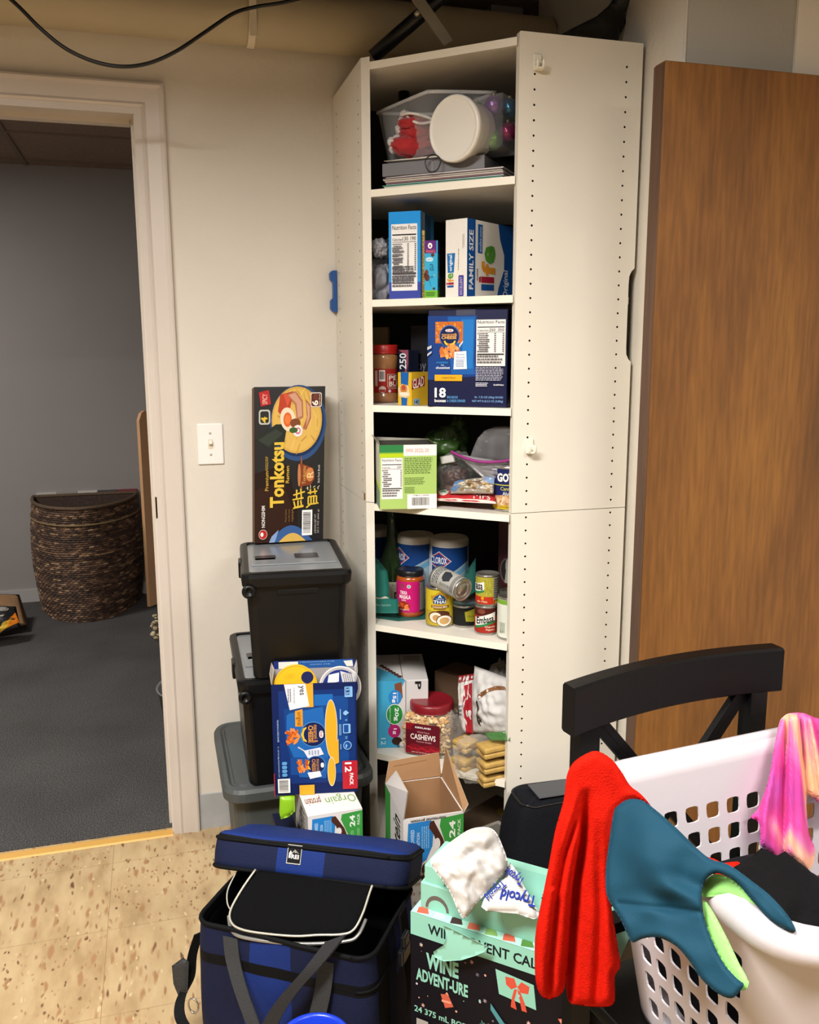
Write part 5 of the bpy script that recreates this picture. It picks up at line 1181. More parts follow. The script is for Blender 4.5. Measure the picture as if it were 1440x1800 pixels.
# bottom of cabinet: brown parcel with barcode
z = .1006
b = B(); bx = Box(PD(792, 1440, .05), PD(880, 1455, .0), z, .17, .20, mat('#4f3d2a', .8, var=.1, scale=10))
a = bx.A('top'); a.poly([(.55, .55), (.98, .62), (.9, .98), (.45, .9)], '#b9b2a6'); a.h += .0002
for i in range(12): a.poly([(.60+.026*i, .62+.004*i), (.612+.026*i, .622+.004*i), (.56+.026*i, .88+.004*i), (.548+.026*i, .878+.004*i)], '#26221e')
a.ell(.55, .3, .22, .14, '#6f5d1c')
tag(bx.b.build('parcel'), 'dark brown parcel with a barcode label low inside the cabinet', 'parcel')

# ================================================================== LEFT STACK ON THE FLOOR
M_blk = mat('#08090a', .4, spec=.3, bump=.04, bscale=400, name='black_plastic'); M_tote = mat('#434848', .5, bump=.05, bscale=300, name='grey_plastic')
def rrect(w_, d_, r, n=5):
    P = []
    for cx_, cy_, a0 in ((w_/2-r, -d_/2+r, -90), (w_/2-r, d_/2-r, 0), (-w_/2+r, d_/2-r, 90), (-w_/2+r, -d_/2+r, 180)):
        for k in range(n+1): a_ = radians(a0+90*k/n); P.append((cx_+r*cos(a_), cy_+r*sin(a_)))
    return P
def rloft(b, c, rot, levels, m, cap0=True, cap1=True, smooth=False):
    """levels: (z, width, depth, corner radius)"""
    vs = []; fs = []; n = 24
    for lv in levels:
        z_, w_, d_, r_ = lv[:4]; ox, oy = lv[4:6] if len(lv) > 4 else (0, 0)
        for x, y in rrect(w_, d_, r_): vs.append((c[0]+(x+ox)*cos(rot)-(y+oy)*sin(rot), c[1]+(x+ox)*sin(rot)+(y+oy)*cos(rot), z_))
    for j in range(len(levels)-1):
        for i in range(n): i2 = (i+1) % n; fs.append((j*n+i, j*n+i2, (j+1)*n+i2, (j+1)*n+i))
    if cap0: fs.append(list(range(n))[::-1])
    if cap1: fs.append([(len(levels)-1)*n+i for i in range(n)])
    b.add(vs, fs, m, smooth)
# grey tote
t = thing('storage_tote', 'grey storage tote with a wide grey lid at the bottom of the stack', 'tote', (-.20, -.22, 0))
b = B(); rloft(b, (-.200, -.225), 0, [(0, .31, .34, .03), (.02, .32, .35, .035), (.30, .345, .385, .04), (.302, .36, .40, .04), (.312, .36, .40, .04)], M_tote); b.build('tote_body', t)
b = B(); rloft(b, (-.200, -.224), 0, [(.296, .386, .440, .05), (.300, .392, .446, .052), (.322, .392, .446, .052), (.331, .380, .434, .046), (.332, .36, .41, .04), (.327, .345, .395, .035), (.327, .335, .385, .03), (.334, .33, .38, .03)], M_tote)
b.build('lid', t)
def file_bin(c, rot, z0, z1, name_lab, lw=.250, ld=.360, clearlid=True):
    t = thing('file_bin', name_lab, 'storage bin', (c[0], c[1], z0))
    zl = z1-.040
    b = B(); rloft(b, c, rot, [(z0+.001, lw-.045, ld-.065, .02), (z0+.004, lw-.040, ld-.06, .02), (zl, lw-.02, ld-.03, .02), (zl, lw-.01, ld-.02, .02), (zl+.012, lw-.01, ld-.02, .02)], M_blk)
    # recessed hand grip line on the front
    b.box((c[0]-(ld/2-.0165)*-sin(rot)*1, c[1]-(ld/2-.0165)*cos(rot), zl-.012), (.10, .006, .014), M_blk, .002, Matrix.Rotation(rot, 3, 'Z'))
    b.build('bin_body', t)
    b = B(); rloft(b, c, rot, [(zl+.004, lw-.004, ld-.006, .022), (zl+.008, lw, ld, .024), (z1-.012, lw+.004, ld+.004, .026), (z1-.003, lw, ld, .024), (z1, lw-.012, ld-.012, .020), (z1, lw-.034, ld-.034, .012), (z1-.005, lw-.036, ld-.036, .012)], M_blk, cap1=False)
    b.build('lid_frame', t)
    b = B(); rloft(b, c, rot, [(z1-.008, lw-.034, ld-.034, .012), (z1-.005, lw-.034, ld-.034, .012)], mat('#8f9396', .22, name='smoky_clear_plastic', trans=.25)); 
    R3 = Matrix.Rotation(rot, 3, 'Z')
    def L(x, y, zz): q = R3 @ V((x, y, 0)); return (c[0]+q.x, c[1]+q.y, zz)
    b.box(L(0, -.055, z1-.003), (lw-.05, .07, .004), mat('#7b7f82', .25), .0015, R3)
    b.build('lid_window', t)
    b = B(); b.box(L(.035, -.015, z1-.002), (.060, .052, .006), mat('#2a2725', .3), .002, R3); b.build('folding_handle', t)
    b = B(); b.box(L(-.070, -.015, z1-.003), (.055, .052, .004), mat('#3c3a3a', .3), .002, R3); b.build('lid_recess', t)
    b = B(); b.lathe([(.013, -.006), (.017, -.003), (.017, .003), (.013, .006), (.008, .006), (.007, .001), (.001, .001)], M_blk, 20, L(-lw/2+.016, -ld/2-.001, zl-.002), rot=R3 @ Matrix.Rotation(pi/2, 3, 'X')); b.build('hinge_knob', t)
    b = B()
    b.box(L(-lw/2-.002, -ld/2+.16, z1-.022), (.010, .05, .042), M_blk, .003, R3); b.build('latch', t)
    return L
# bin tops measured from the photograph
cB1 = (-.190, -.312); rB = -.085
file_bin(cB1, rB, .6265, .900, 'upper black file bin with a clear topped lid, carrying the black noodle box', .262, .375)
cB2 = (-.215, -.262); file_bin(cB2, -.03, .3345, .6255, 'lower black file bin standing on the grey tote', .262, .40)
b = B(); b.box((-.3135, -.40, .868), (.002, .05, .026), mat('#cfcac2', .5), 0, Matrix.Rotation(rB, 3, 'Z')); tag(b.build('paper_label'), 'small white label stuck on the left side of the upper black bin', 'label')

# noodle box leaning on the wall
zf = .9008
p0, p1 = PY(448, 952, -.150), PY(568, 946, -.150)
h_t = PY(510, 680, -.110).z
t_ = .06; RM = B(); 
Pb0, Pb1 = V((p0.x, -.150, zf)), V((p1.x, -.150, zf)); q0, q1 = PY(447, 677, -.105), PY(572, 682, -.105)
upv = ((q0+q1)/2-(Pb0+Pb1)/2); topz = (q0.z+q1.z)/2; Pt0, Pt1 = V((q0.x, -.105, topz)), V((q1.x, -.105, topz))
nb = V((0, 1, 0)); nb = (nb-upv.normalized()*nb.dot(upv.normalized())).normalized()
M_rb = mat('#0c0d0f', .35, coat=.2)
RM.add([Pb0, Pb1, Pb1+nb*t_, Pb0+nb*t_, Pt0, Pt1, Pt1+nb*t_, Pt0+nb*t_], [(3, 2, 1, 0), (4, 5, 6, 7), (0, 1, 5, 4), (1, 2, 6, 5), (2, 3, 7, 6)], M_rb)
RM.add([Pb0-V((.0004, 0, 0)), Pb0+nb*t_, Pt0+nb*t_, Pt0-V((.0004, 0, 0))], [(0, 1, 2, 3)], mat('#6b4a30', .8))
def rf(u, v, h): return Pt0*(1-u)*(1-v)+Pt1*u*(1-v)+Pb1*u*v+Pb0*(1-u)*v-nb*h
a = Art(RM, rf, h0=.0003)
a.poly([(0, .55), (.45, .5), (.62, .75), (.62, 1), (0, 1)], '#22110a'); a.poly([(0, .66), (.4, .6), (.55, .8), (.5, 1), (0, 1)], '#2e170c')
a.ell(.62, .235, .40, .245, '#2c4a78', 40); a.ell(.61, .225, .375, .225, '#182c50', 40); a.ell(.60, .215, .36, .215, '#caa048', 40); a.ell(.60, .215, .34, .20, '#d5ad57', 40)
rnd = random.Random(8)
for i in range(46):
    x_, y_ = .6+.32*rnd.uniform(-1, 1), .22+.19*rnd.uniform(-1, 1)
    if ((x_-.6)/.34)**2+((y_-.215)/.2)**2 < .9: a.ell(x_, y_, .05, .006, rnd.choice(('#c49a44', '#e0bd6c', '#b98c3a')), n=8, rot=rnd.uniform(0, 3)); a.h -= a.dh*.8
a.poly([(.36, .05), (.55, .03), (.5, .14), (.42, .2), (.33, .16)], '#b2402a'); a.poly([(.40, .04), (.52, .06), (.46, .13)], '#c9553a')
a.poly([(.02, .33), (.3, .24), (.46, .24), (.42, .36), (.2, .40)], '#252a24'); a.poly([(.05, .34), (.3, .27), (.4, .3), (.2, .38)], '#333a30')
a.poly([(.46, .05), (.58, .03), (.68, .09), (.69, .2), (.60, .22), (.57, .12)], '#a86f52'); a.poly([(.48, .055), (.57, .04), (.66, .10), (.67, .19), (.61, .2), (.59, .11)], '#c9977c')
a.poly([(.72, .08), (.79, .12), (.80, .2), (.73, .28), (.68, .27), (.74, .2)], '#a4654a'); a.poly([(.73, .1), (.78, .13), (.78, .2), (.73, .26), (.75, .18)], '#cc9a80')
a.ell(.47, .21, .11, .075, '#e4d2b8', 28, rot=.2); a.ell(.465, .212, .06, .047, '#d4622c', 24); a.ell(.465, .21, .04, .03, '#dd7a3c', 20)
a.ell(.575, .235, .075, .03, '#7a4428'); a.ell(.61, .285, .07, .038, '#e6dcd8', 24); a.ell(.612, .285, .04, .022, '#c86a86', 20); a.ell(.614, .284, .022, .012, '#e6dcd8', 16); a.ell(.55, .28, .06, .018, '#3f5c2c')
a.poly([(.06, .035), (.2, .02), (.23, .11), (.09, .125)], '#b02c2c'); a.text('SPICY', .11, .045, .18, .11, '#e6b8a8', rot=90, bold=.02)
a.rr(.06, .145, .22, .24, '#b9b9b2', .2); a.rr(.08, .155, .20, .23, '#2c2a26', .2); a.text('4', .09, .19, .18, .23, '#d9b53a', rot=90, bold=.04)
a.rr(.79, .04, .95, .135, '#d9cfc4', .15); a.rr(.80, .046, .94, .129, '#5c2a20', .15); a.text('6', .81, .09, .90, .125, '#ece4d8', rot=90, bold=.06); a.text('Paper Bowls', .905, .05, .935, .125, '#d8cabc', rot=90); a.rect(.83, .05, .89, .085, '#6c3a2c')
a.text('Premium', .145, .54, .195, .665, '#c9a640', rot=90, bold=.01); a.text('NOODLE SOUP', .15, .445, .19, .535, '#c9a640', rot=90)
a.text('Tonkotsu', .215, .355, .42, .775, '#d8b53e', rot=90, bold=.07); a.text('Ramen', .44, .51, .49, .62, '#cda93c', rot=90, bold=.02)
a.ell(.665, .575, .13, .014, '#9a5a34', rot=pi/2); a.poly([(.62, .50), (.66, .495), (.84, .53), (.86, .6), (.80, .64), (.66, .645), (.62, .64)], '#7c3c20'); a.ell(.635, .572, .022, .074, '#b77848', 24); a.ell(.79, .57, .06, .045, '#c07a44'); a.text('Tonkotsu', .68, .515, .73, .63, '#d8a850', rot=90); a.text('R', .75, .55, .84, .59, '#e8c890', rot=90)
a.text('Rich Pork Broth', .905, .51, .935, .625, '#d0ccc4', rot=90, bold=.01)
# brush characters drawn as strokes
def stroke(pts, w_, c): 
    for (x0, y0), (x1, y1) in zip(pts, pts[1:]):
        dx, dy = (x1-x0), (y1-y0)*2.2; L_ = math.hypot(dx, dy) or 1; nx, ny = -dy/L_*w_, dx/L_*w_/2.2; a.poly([(x0+nx, y0+ny), (x1+nx, y1+ny), (x1-nx, y1-ny), (x0-nx, y0-ny)], c); a.h -= a.dh*.8
K = '#d4b23a'
for st in ([(.55, .70), (.72, .68)], [(.60, .665), (.60, .72)], [(.66, .66), (.67, .73)], [(.54, .73), (.70, .72)], [(.56, .74), (.58, .78), (.70, .77)], [(.62, .735), (.62, .775)], [(.66, .735), (.67, .77)], [(.55, .785), (.70, .775)],
           [(.76, .69), (.90, .68)], [(.80, .665), (.80, .70)], [(.86, .66), (.87, .70)], [(.77, .715), (.89, .71), (.89, .76), (.77, .765), (.77, .715)], [(.81, .715), (.81, .762)], [(.85, .712), (.85, .76)], [(.74, .785), (.80, .765)], [(.92, .76), (.88, .755)]): stroke(st, .011, K)
for st in ([(.74, .66), (.77, .655)], [(.755, .648), (.765, .672)], [(.80, .66), (.80, .64)], [(.84, .655), (.87, .645)], [(.90, .66), (.93, .645)], [(.91, .668), (.915, .66)]): stroke(st, .005, '#cfc4a0')
a.text('NONGSHIM', .095, .76, .145, .90, '#dcd8d0', rot=90, bold=.04); a.ell(.115, .945, .062, .032, '#c9c0b8', 24); a.ell(.115, .945, .056, .029, '#b02420', 24); a.ell(.10, .945, .022, .014, '#ece4dc', 14)
for i in range(3): a.text(['Pork bone', 'noodle soup', 'ramen'][i], .43+.05*i, .79, .455+.05*i, .87, '#8a6a3a', rot=90)
a.ell(.52, 1.0-.0, .34, .105, '#2f4d80', 32) if False else a.poly([(.2+.64*k/20, 1-.105*sin(pi*k/20)) for k in range(21)], '#35568a'); a.poly([(.34+.40*k/20, 1-.055*sin(pi*k/20)) for k in range(21)], '#c9a450'); a.poly([(.2, 1), (.24, .96), (.34, .92), (.30, .98), (.28, 1)], '#7f97bd')
a.barcode(.68, .80, .83, .965, rot=1); a.text('6 BOWLS NET WT', .86, .83, .89, .955, '#b8b0a8', rot=90); a.text('23.5 OZ (666 g)', .905, .80, .935, .955, '#b8b0a8', rot=90)
tag(RM.build('noodle_box'), 'tall black noodle box leaning on the wall on top of the black bins', 'box')

# macaroni cup 12 pack
zq = .3795
pL, pR = PZ(483, 1398, zq), PZ(629, 1391, zq)
pL = V((pL.x, pL.y, 0)); pR = V((pR.x, pR.y, 0)); pn = V((-(pR-pL).y, (pR-pL).x, 0)).normalized()
z1m = PP(555, 1201, pL, pn).z
t = thing('cup_carton', 'open blue carton of macaroni cups with a red corner patch, in front of the bins', 'carton', (pL.x, pL.y, zq))
mb_ = Box(pL, pR, zq, z1m, .105, mat('#0f1840', .32, coat=.2), th=(.0012, mat('#8c8f98', .6)))
a = mb_.A('front'); a.rect(.0, 0, 1, 1, '#101f50'); a.rect(.08, .06, .98, .90, '#132f6c'); a.rect(.2, .12, .9, .82, '#174488'); a.rect(.5, .1, .72, .2, '#1d62ac')
a.poly([(.14, .22), (.6, .2), (.62, .68), (.2, .66), (.15, .5)], '#153d7c'); a.poly([(.17, .28), (.2, .26), (.60, .21), (.66, .68), (.24, .66), (.16, .5)], '#2060a8')
a.rect(.28, .0, .49, .21, '#d99f2a'); a.poly([(.15, .0), (.40, .0), (.44, .20), (.21, .23), (.18, .12)], '#dcdee2'); a.text('yes', .31, .015, .38, .10, '#40404a', rot=-90, bold=.03); a.text('to the taste you love', .25, .03, .28, .17, '#50505a', rot=-90); a.para(.19, .04, .24, .18, 2, '#70707a', rot=90)
a.poly([(.27, .24), (.36, .225), (.36, .38), (.27, .38)], '#d9922a'); a.text('original', .28, .25, .35, .37, '#6a4414', rot=-90, bold=.02)
a.ell(.48, .455, .155, .115, '#4a80bc', 32); a.ell(.48, .455, .145, .107, '#14204e', 32)
a.text('macaroni &', .485, .37, .535, .53, '#c98a3a', rot=-90, bold=.03); a.text('CHEESE', .42, .375, .48, .53, '#d9963c', rot=-90, bold=.05); a.rr(.55, .425, .60, .49, '#e2dedc', .4); a.text('Kraft', .56, .435, .59, .48, '#a82a34', rot=-90, bold=.04)
a.poly([(.36, .40), (.40, .385), (.40, .40), (.375, .42), (.365, .455), (.375, .49), (.40, .51), (.40, .525), (.36, .51), (.335, .455)], '#e0b83a')
rnd = random.Random(6)
def mac(cx_, cy_, s_):
    for i in range(26): a.ell(cx_+s_*rnd.uniform(-.8, .8), cy_+s_*.75*rnd.uniform(-.9, .9), s_*.35, s_*.16, rnd.choice(('#c9601c', '#d8742a', '#b8501a', '#e08a44')), n=9, rot=rnd.uniform(0, 3)); a.h -= a.dh*.8
mac(.24, .47, .09); a.poly([(.30, .56), (.38, .60), (.37, .61), (.29, .57)], '#b8bec8'); a.poly([(.36, .60), (.56, .575), (.60, .64), (.41, .67)], '#d5d9e2'); a.para(.42, .60, .56, .645, 4, '#8a94ac', rot=90)
a.poly([(.27, .67), (.66, .67), (.62, .86), (.30, .84)], '#1c569c'); a.ell(.50, .735, .12, .085, '#4a80bc', 28); a.ell(.50, .735, .11, .078, '#14204e', 28); a.text('CHEESE', .455, .68, .50, .79, '#c98a3a', rot=-90, bold=.04); a.text('macaroni', .51, .68, .55, .79, '#c98a3a', rot=-90); a.rr(.56, .715, .60, .76, '#e2dedc', .4); a.poly([(.40, .70), (.43, .69), (.415, .735), (.44, .775), (.41, .77), (.385, .735)], '#e0b83a'); mac(.345, .735, .07); a.poly([(.40, .80), (.55, .79), (.57, .84), (.43, .86)], '#d5d9e2')
a.ell(.695, .41, .075, .265, '#cdd0d4', 40); a.ell(.695, .41, .068, .258, '#d8a428', 40); a.poly([(.68, .60), (.78, .50), (.78, .72), (.72, .74)], '#d8a428'); a.ell(.69, .80, .05, .135, '#cdd0d4', 32); a.ell(.69, .80, .044, .128, '#d8a428', 32)
a.rr(.86, .035, .955, .13, '#7fb0dc', .1); a.rr(.87, .045, .92, .11, '#1b3f80', .1); a.text('3.5', .875, .05, .915, .105, '#a8cbe8', rot=-90, bold=.02)
LB = '#86b4de'; a.poly([(.84, .27), (.87, .245), (.91, .27), (.87, .295)], LB); a.ell(.865, .272, .025, .018, LB); a.text('+', .86, .325, .89, .345, LB, rot=-90); a.rr(.835, .37, .925, .455, LB, .1); a.rr(.845, .378, .90, .447, '#1c4a90', .1); a.text('=', .86, .485, .885, .505, LB); a.ell(.885, .565, .05, .04, LB, 24); a.ell(.885, .565, .041, .033, '#1c4a90', 24); a.poly([(.865, .555), (.87, .55), (.885, .565), (.87, .59), (.86, .58)], LB)
a.para(.80, .235, .825, .34, 1, LB, rot=90); a.para(.79, .37, .82, .48, 2, LB, rot=90); a.para(.80, .55, .82, .60, 1, LB, rot=90)
a.rr(.82, .705, 1.02-.02, .965, '#b01f2c', .05); a.text('12', .85, .72, .93, .81, '#f0ecea', rot=-90, bold=.05); a.text('PACK', .905, .82, .95, .93, '#f0ecea', rot=-90, bold=.05)
a.text('MACARONI & CHEESE DINNER', .055, .31, .075, .51, '#a8c4e4', rot=-90); a.text('12 - 2.05 OZ (58g) MICROWAVABLE CUPS', .05, .55, .07, .83, '#a8c4e4', rot=-90); a.barcode(.045, .845, .19, .975, rot=1)
for i in range(4): a.rr(.10, .69+.035*i, .16, .72+.035*i, '#5a96cc', .3)
a.rect(.30, .91, .48, 1, '#d99f2a'); a.rect(0, .79, .01, 1, '#a82a30')
mb_.b.build('carton_body', t)
ztp = PP(560, 1160, pL+mb_.n*.105, pn).z
b = B(); Bk = Box(mb_.PL+mb_.n*.1045, mb_.PR+mb_.n*.1045, z1m-.001, ztp, .0012, mat('#1a2b66', .4), bev=0, b=b); a = Bk.A('front'); a.rect(0, 0, 1, 1, '#17296a'); a.rect(.30, .02, .97, 1, '#1c4f96'); a.rect(.06, .1, .30, 1, '#d2cfcd'); a.text('7 MICROWAVABLE CUPS', .32, .12, .75, .26, '#7fa8d8'); a.text('DRAIN STIR', .45, .45, .70, .6, '#7fa8d8'); a.poly([(.86, .2), (.97, .15), (.98, .9), (.9, .9)], '#d2cfcd'); b.build('flap', t)
def side_flap(P, sgn):
    b = B(); A0, A1 = V((P.x, P.y, z1m)), V((P.x, P.y, z1m))+mb_.n*.104
    b.sheet([(0, 0), (1, 0), (1, 1), (.3, .9)], .25, lambda x, y: (A0*(1-x)+A1*x+V((0, 0, (ztp-z1m)*y*.9))+mb_.ud*sgn*.006*y, mb_.ud*sgn), .001, mat('#c4c6cc', .4)); b.build('flap', t)
side_flap(mb_.PL+mb_.ud*.0004, -1); side_flap(mb_.PR-mb_.ud*.0004, 1)
def cup(x, y, q, r_, cols, nm, tilt):
    c = PP(x, y, mb_.PL+mb_.n*q, pn); ax_ = (-mb_.n+V((tilt, 0, .15))).normalized(); rot = V((0, 0, 1)).rotation_difference(ax_).to_matrix()
    t2 = thing('macaroni_cup', nm, 'cup', c, 'cups in the blue carton'); b = B(); b.lathe([(r_*.72, -.075), (r_*.74, -.073), (r_*.95, -.002)], mat(cols[0], .4), 32, c, rot=rot); b.build('cup_body', t2)
    b = B(); b.lathe([(r_*.97, -.003), (r_, -.002), (r_, .001), (r_*.95, .002), (r_*.93, .0008), (.001, .0008)], mat(cols[1], .4), 40, c, rot=rot)
    sx = rot @ V((1, 0, 0)); sy = rot @ V((0, 1, 0)); 
    if sx.dot(RGT) < 0: sx = -sx
    if sy.z > 0: sy = -sy
    a = Art(b, lambda u, v, h: c+sx*((u-.5)*2*r_)+sy*((v-.5)*2*r_)+ax_*(.001+h), h0=.0003); b_lid = b
    return a, b, t2
r_ = 37*depth(pL)/CF
a, b, t2 = cup(520, 1206, .035, r_, ('#d9a61e', '#dba718'), 'macaroni cup with a plain yellow lid at the left in the blue carton', 0); a.ell(.5, .5, .46, .46, '#e0ad20', 36); a.ell(.86, .42, .14, .14, '#1c2350', 24) if False else a.ell(.80, .36, .14, .14, '#1c2350', 24); a.text('CHEESE', .30, .2, .5, .3, '#c9961a'); b.build('lid', t2)
a, b, t2 = cup(598, 1208, .040, r_*.98, ('#c9952a', '#d5d2cf'), 'macaroni cup with a white and navy lid at the right in the blue carton', 0); a.ell(.5, .5, .42, .42, '#1d2f78', 36); a.poly([(.3, .15), (.55, .15), (.5, .36), (.22, .36)], '#d5d6da'); a.poly([(.58, .12), (.88, .28), (.88, .5), (.58, .5)], '#c9c8cc'); a.para(.62, .2, .85, .45, 5, '#77757a', rot=90); b.build('lid', t2)

# shake cartons (one under the blue carton, one open in front of the cabinet)
WCB = '#d9d4d0'
def orgain(bx, lab_txt=True, h=1.0):
    a = bx.A('front'); a.rect(0, 0, 1, 1, WCB)
    k = h
    a.poly([(.08, .05*k), (.46, .045*k), (.50, .16*k), (.48, .32*k), (.38, .46*k), (.20, .52*k), (.05, .44*k)], '#2a7cc0'); a.text('PLANT POWERED', .12, .12*k, .18, .40*k, '#c4dcf0', rot=90, bold=.02); a.text('NUTRITION', .22, .16*k, .27, .38*k, '#c4dcf0', rot=90, bold=.02); a.para(.30, .1*k, .44, .36*k, 4, '#7fb4e0', rot=90)
    a.poly([(.62, .04*k), (1, .02*k), (1, .70*k), (.86, .58*k), (.72, .36*k), (.60, .12*k)], '#3c9440'); a.text('24', .76, .08*k, .86, .26*k, '#e4ece0', rot=90, bold=.06); a.text('PACK', .90, .07*k, .95, .24*k, '#d4e4d0', rot=90, bold=.03); a.para(.78, .32*k, .84, .55*k, 2, '#8cc08c', rot=90); a.para(.90, .3*k, .95, .6*k, 2, '#8cc08c', rot=90)
    a.poly([(.44, .06*k), (.50, .05*k), (.66, .26*k), (.76, .50*k), (.80, .75*k), (.74, .70*k), (.62, .42*k), (.50, .20*k), (.42, .12*k)], '#4a2a20'); a.ell(.56, .30*k, .05, .06*k, '#dfdcd8'); a.ell(.62, .46*k, .04, .05*k, '#dfdcd8')
    a.ell(.44, .62*k, .15, .13*k, '#4a2b1e'); a.ell(.46, .66*k, .09, .10*k, '#b8752a'); a.ell(.36, .56*k, .06, .07*k, '#4a2b1e'); a.ell(.42, .82*k, .06, .12*k, '#4a2b1e'); a.ell(.47, .80*k, .04, .08*k, '#b8752a')
    for i in range(14): a.ell(.08+.09*(i % 4)+.02*(i % 3), .60*k+.10*(i//4)*k, .02, .012, '#b5a496', n=8)
    a.ell(.22, 1.06*k, .10, .09*k, '#2c3a22') if k < .9 else None
pL, pR = PZ(541, 1436, .378), PZ(637, 1421, .378)
o2 = Box(V((pL.x, pL.y, 0)), V((pR.x, pR.y, 0)), .0005, .378, .17, mat(WCB, .5), bev=.001)
orgain(o2, h=.42); a = o2.A('top'); a.rect(0, 0, 1, 1, '#dcd8d4'); a.text('Orgain', .42, .50, .98, .78, '#6a9a4a', rot=180, bold=.0); a.text('protein', .05, .46, .34, .72, '#7a4a34', rot=180, bold=.03)
a = o2.A('left'); a.rect(0, 0, 1, 1, '#a9a6a2'); a.text('Protein', .3, .04, .75, .40, '#3a3836', rot=90, bold=.04)
tag(o2.b.build('shake_carton'), 'closed white and green shake carton supporting the blue cup carton', 'carton')
fL, fR = PZ(709, 1441, .378), PZ(815, 1426, .378); kL, kR = PZ(703, 1376, .378), PZ(776, 1363, .378)
dpt = min(.26, ((kL+kR)/2-(fL+fR)/2).dot(V((-(fR-fL).y, (fR-fL).x, 0)).normalized()))
dpt = abs(dpt)
t = thing('shake_carton', 'open shake carton showing its brown inside, in front of the cabinet', 'carton', (fL.x, fL.y, 0))
o1 = Box(V((fL.x, fL.y, 0)), V((fR.x, fR.y, 0)), .0005, .378, dpt, mat(WCB, .5), th=(.003, CARD))
orgain(o1, h=.62)
a = o1.A('front'); a.h = .0016; a.text('nutritional protein', .12, .005, .70, .028, '#2c2a28', rot=180, bold=.03)
a = o1.A('left'); a.rect(0, 0, 1, 1, '#cfccc8'); a.rect(0, 0, .3, 1, '#3c8a3c'); a.text('Protein', .45, .05, .85, .40, '#2a2a2a', rot=90, bold=.05)
o1.b.build('carton_body', t); zc1 = .378
def flapq(P0, P1, Q1, Q0, m_in, m_out, nm_lab=None, patches=None):
    """flap hinged on P0-P1, free edge Q0-Q1"""
    b = B(); n_ = (P1-P0).cross(Q0-P0).normalized(); 
    if n_.dot(CLOC-P0) < 0: n_ = -n_
    b.add([P0, P1, Q1, Q0], [(0, 1, 2, 3)], m_in); b.add([p-n_*.0028 for p in (P0, P1, Q1, Q0)], [(0, 1, 2, 3)], m_out)
    e = [P0, P1, Q1, Q0]; b.add(e+[p-n_*.0028 for p in e], [(i, (i+1) % 4, 4+(i+1) % 4, 4+i) for i in range(4)], mat('#c9b79c', .8))
    if patches:
        a = Art(b, lambda u, v, h: P0*(1-u)*v+P1*u*v+Q1*u*(1-v)+Q0*(1-u)*(1-v)+n_*h, h0=.0004)
        for pl, c in patches: a.poly(pl, c)
    b.build('flap', t)
C4 = [o1.PL, o1.PR, o1.PR+o1.n*dpt, o1.PL+o1.n*dpt]; C4 = [V((p.x, p.y, zc1)) for p in C4]
bn = o1.n
flapq(C4[3], C4[2], PP(772, 1323, C4[2]+bn*.01, V((0, 1, 0))), PP(684, 1338, C4[3]+bn*.01, V((0, 1, 0))), CARD, ink(WCB), patches=[([(0, .97), (1, .97), (1, 1), (0, 1)], '#5f452c'), ([(.1, .25), (.75, .2), (.75, .24), (.1, .29)], '#8a6642')])
flapq(C4[1], C4[2], C4[2]+V((.012, 0, .075)), C4[1]+V((.014, .01, .012)), CARD, ink(WCB))
lf = o1.ud*-1
flapq(C4[3], C4[0], PP(716, 1392, C4[0]+lf*.0, o1.ud), PP(690, 1345, C4[3]+lf*.012, V((0, 1, 0)))+V((0, -.03, 0)), ink(WCB), CARD, patches=[([(.05, .2), (.3, .1), (.35, .35), (.2, .6), (.05, .5)], '#9a7248'), ([(.6, .15), (.8, .1), (.85, .5), (.75, .75), (.6, .5)], '#9a7248')])

# lime pouch and dark box beneath the blue carton
b = B(); q = PY(497, 1430, -.60); b.box((q.x+.006, -.585, .155), (.05, .10, .31), mat('#14182c', .4), .002); tag(b.build('dark_box'), 'narrow navy box standing left of the closed shake carton', 'box')
b = B(); b.puff([(492, 1400), (518, 1398), (519, 1426), (508, 1436), (494, 1440), (491, 1428)], (0, -.645, .3), (0, -1, .1), .010, mat('#86b81e', .35), cell=5, edge=8); tag(b.build('lime_pouch'), 'small lime green plastic pouch under the blue carton left corner', 'pouch')

# blue ice pack on the wall behind the cabinet
b = B(); z_a, z_b = PY(585, 476, -.012).z, PY(588, 549, -.012).z; xx = PY(580, 490, -.02).x
pts = [(xx+.0, z_a-.008), (xx+.004, z_a-.002), (xx+.010, z_a), (xx+.075, z_a), (xx+.075, z_b), (xx+.012, z_b), (xx+.006, z_b+.003), (xx+.001, z_b+.010), (xx+.0015, z_b+.032), (xx+.009, z_b+.040), (xx+.009, z_a-.033), (xx+.001, z_a-.024)]
pts = [(x-.0, zz) for x, zz in pts if True]; pts = [(min(x, -.0015), zz) for x, zz in pts]
b.prism(pts, 'y', -.024, -.004, mat('#1b4f93', .4)); tag(b.build('ice_pack'), 'blue plastic piece sticking out between the wall and the cabinet', 'ice pack')

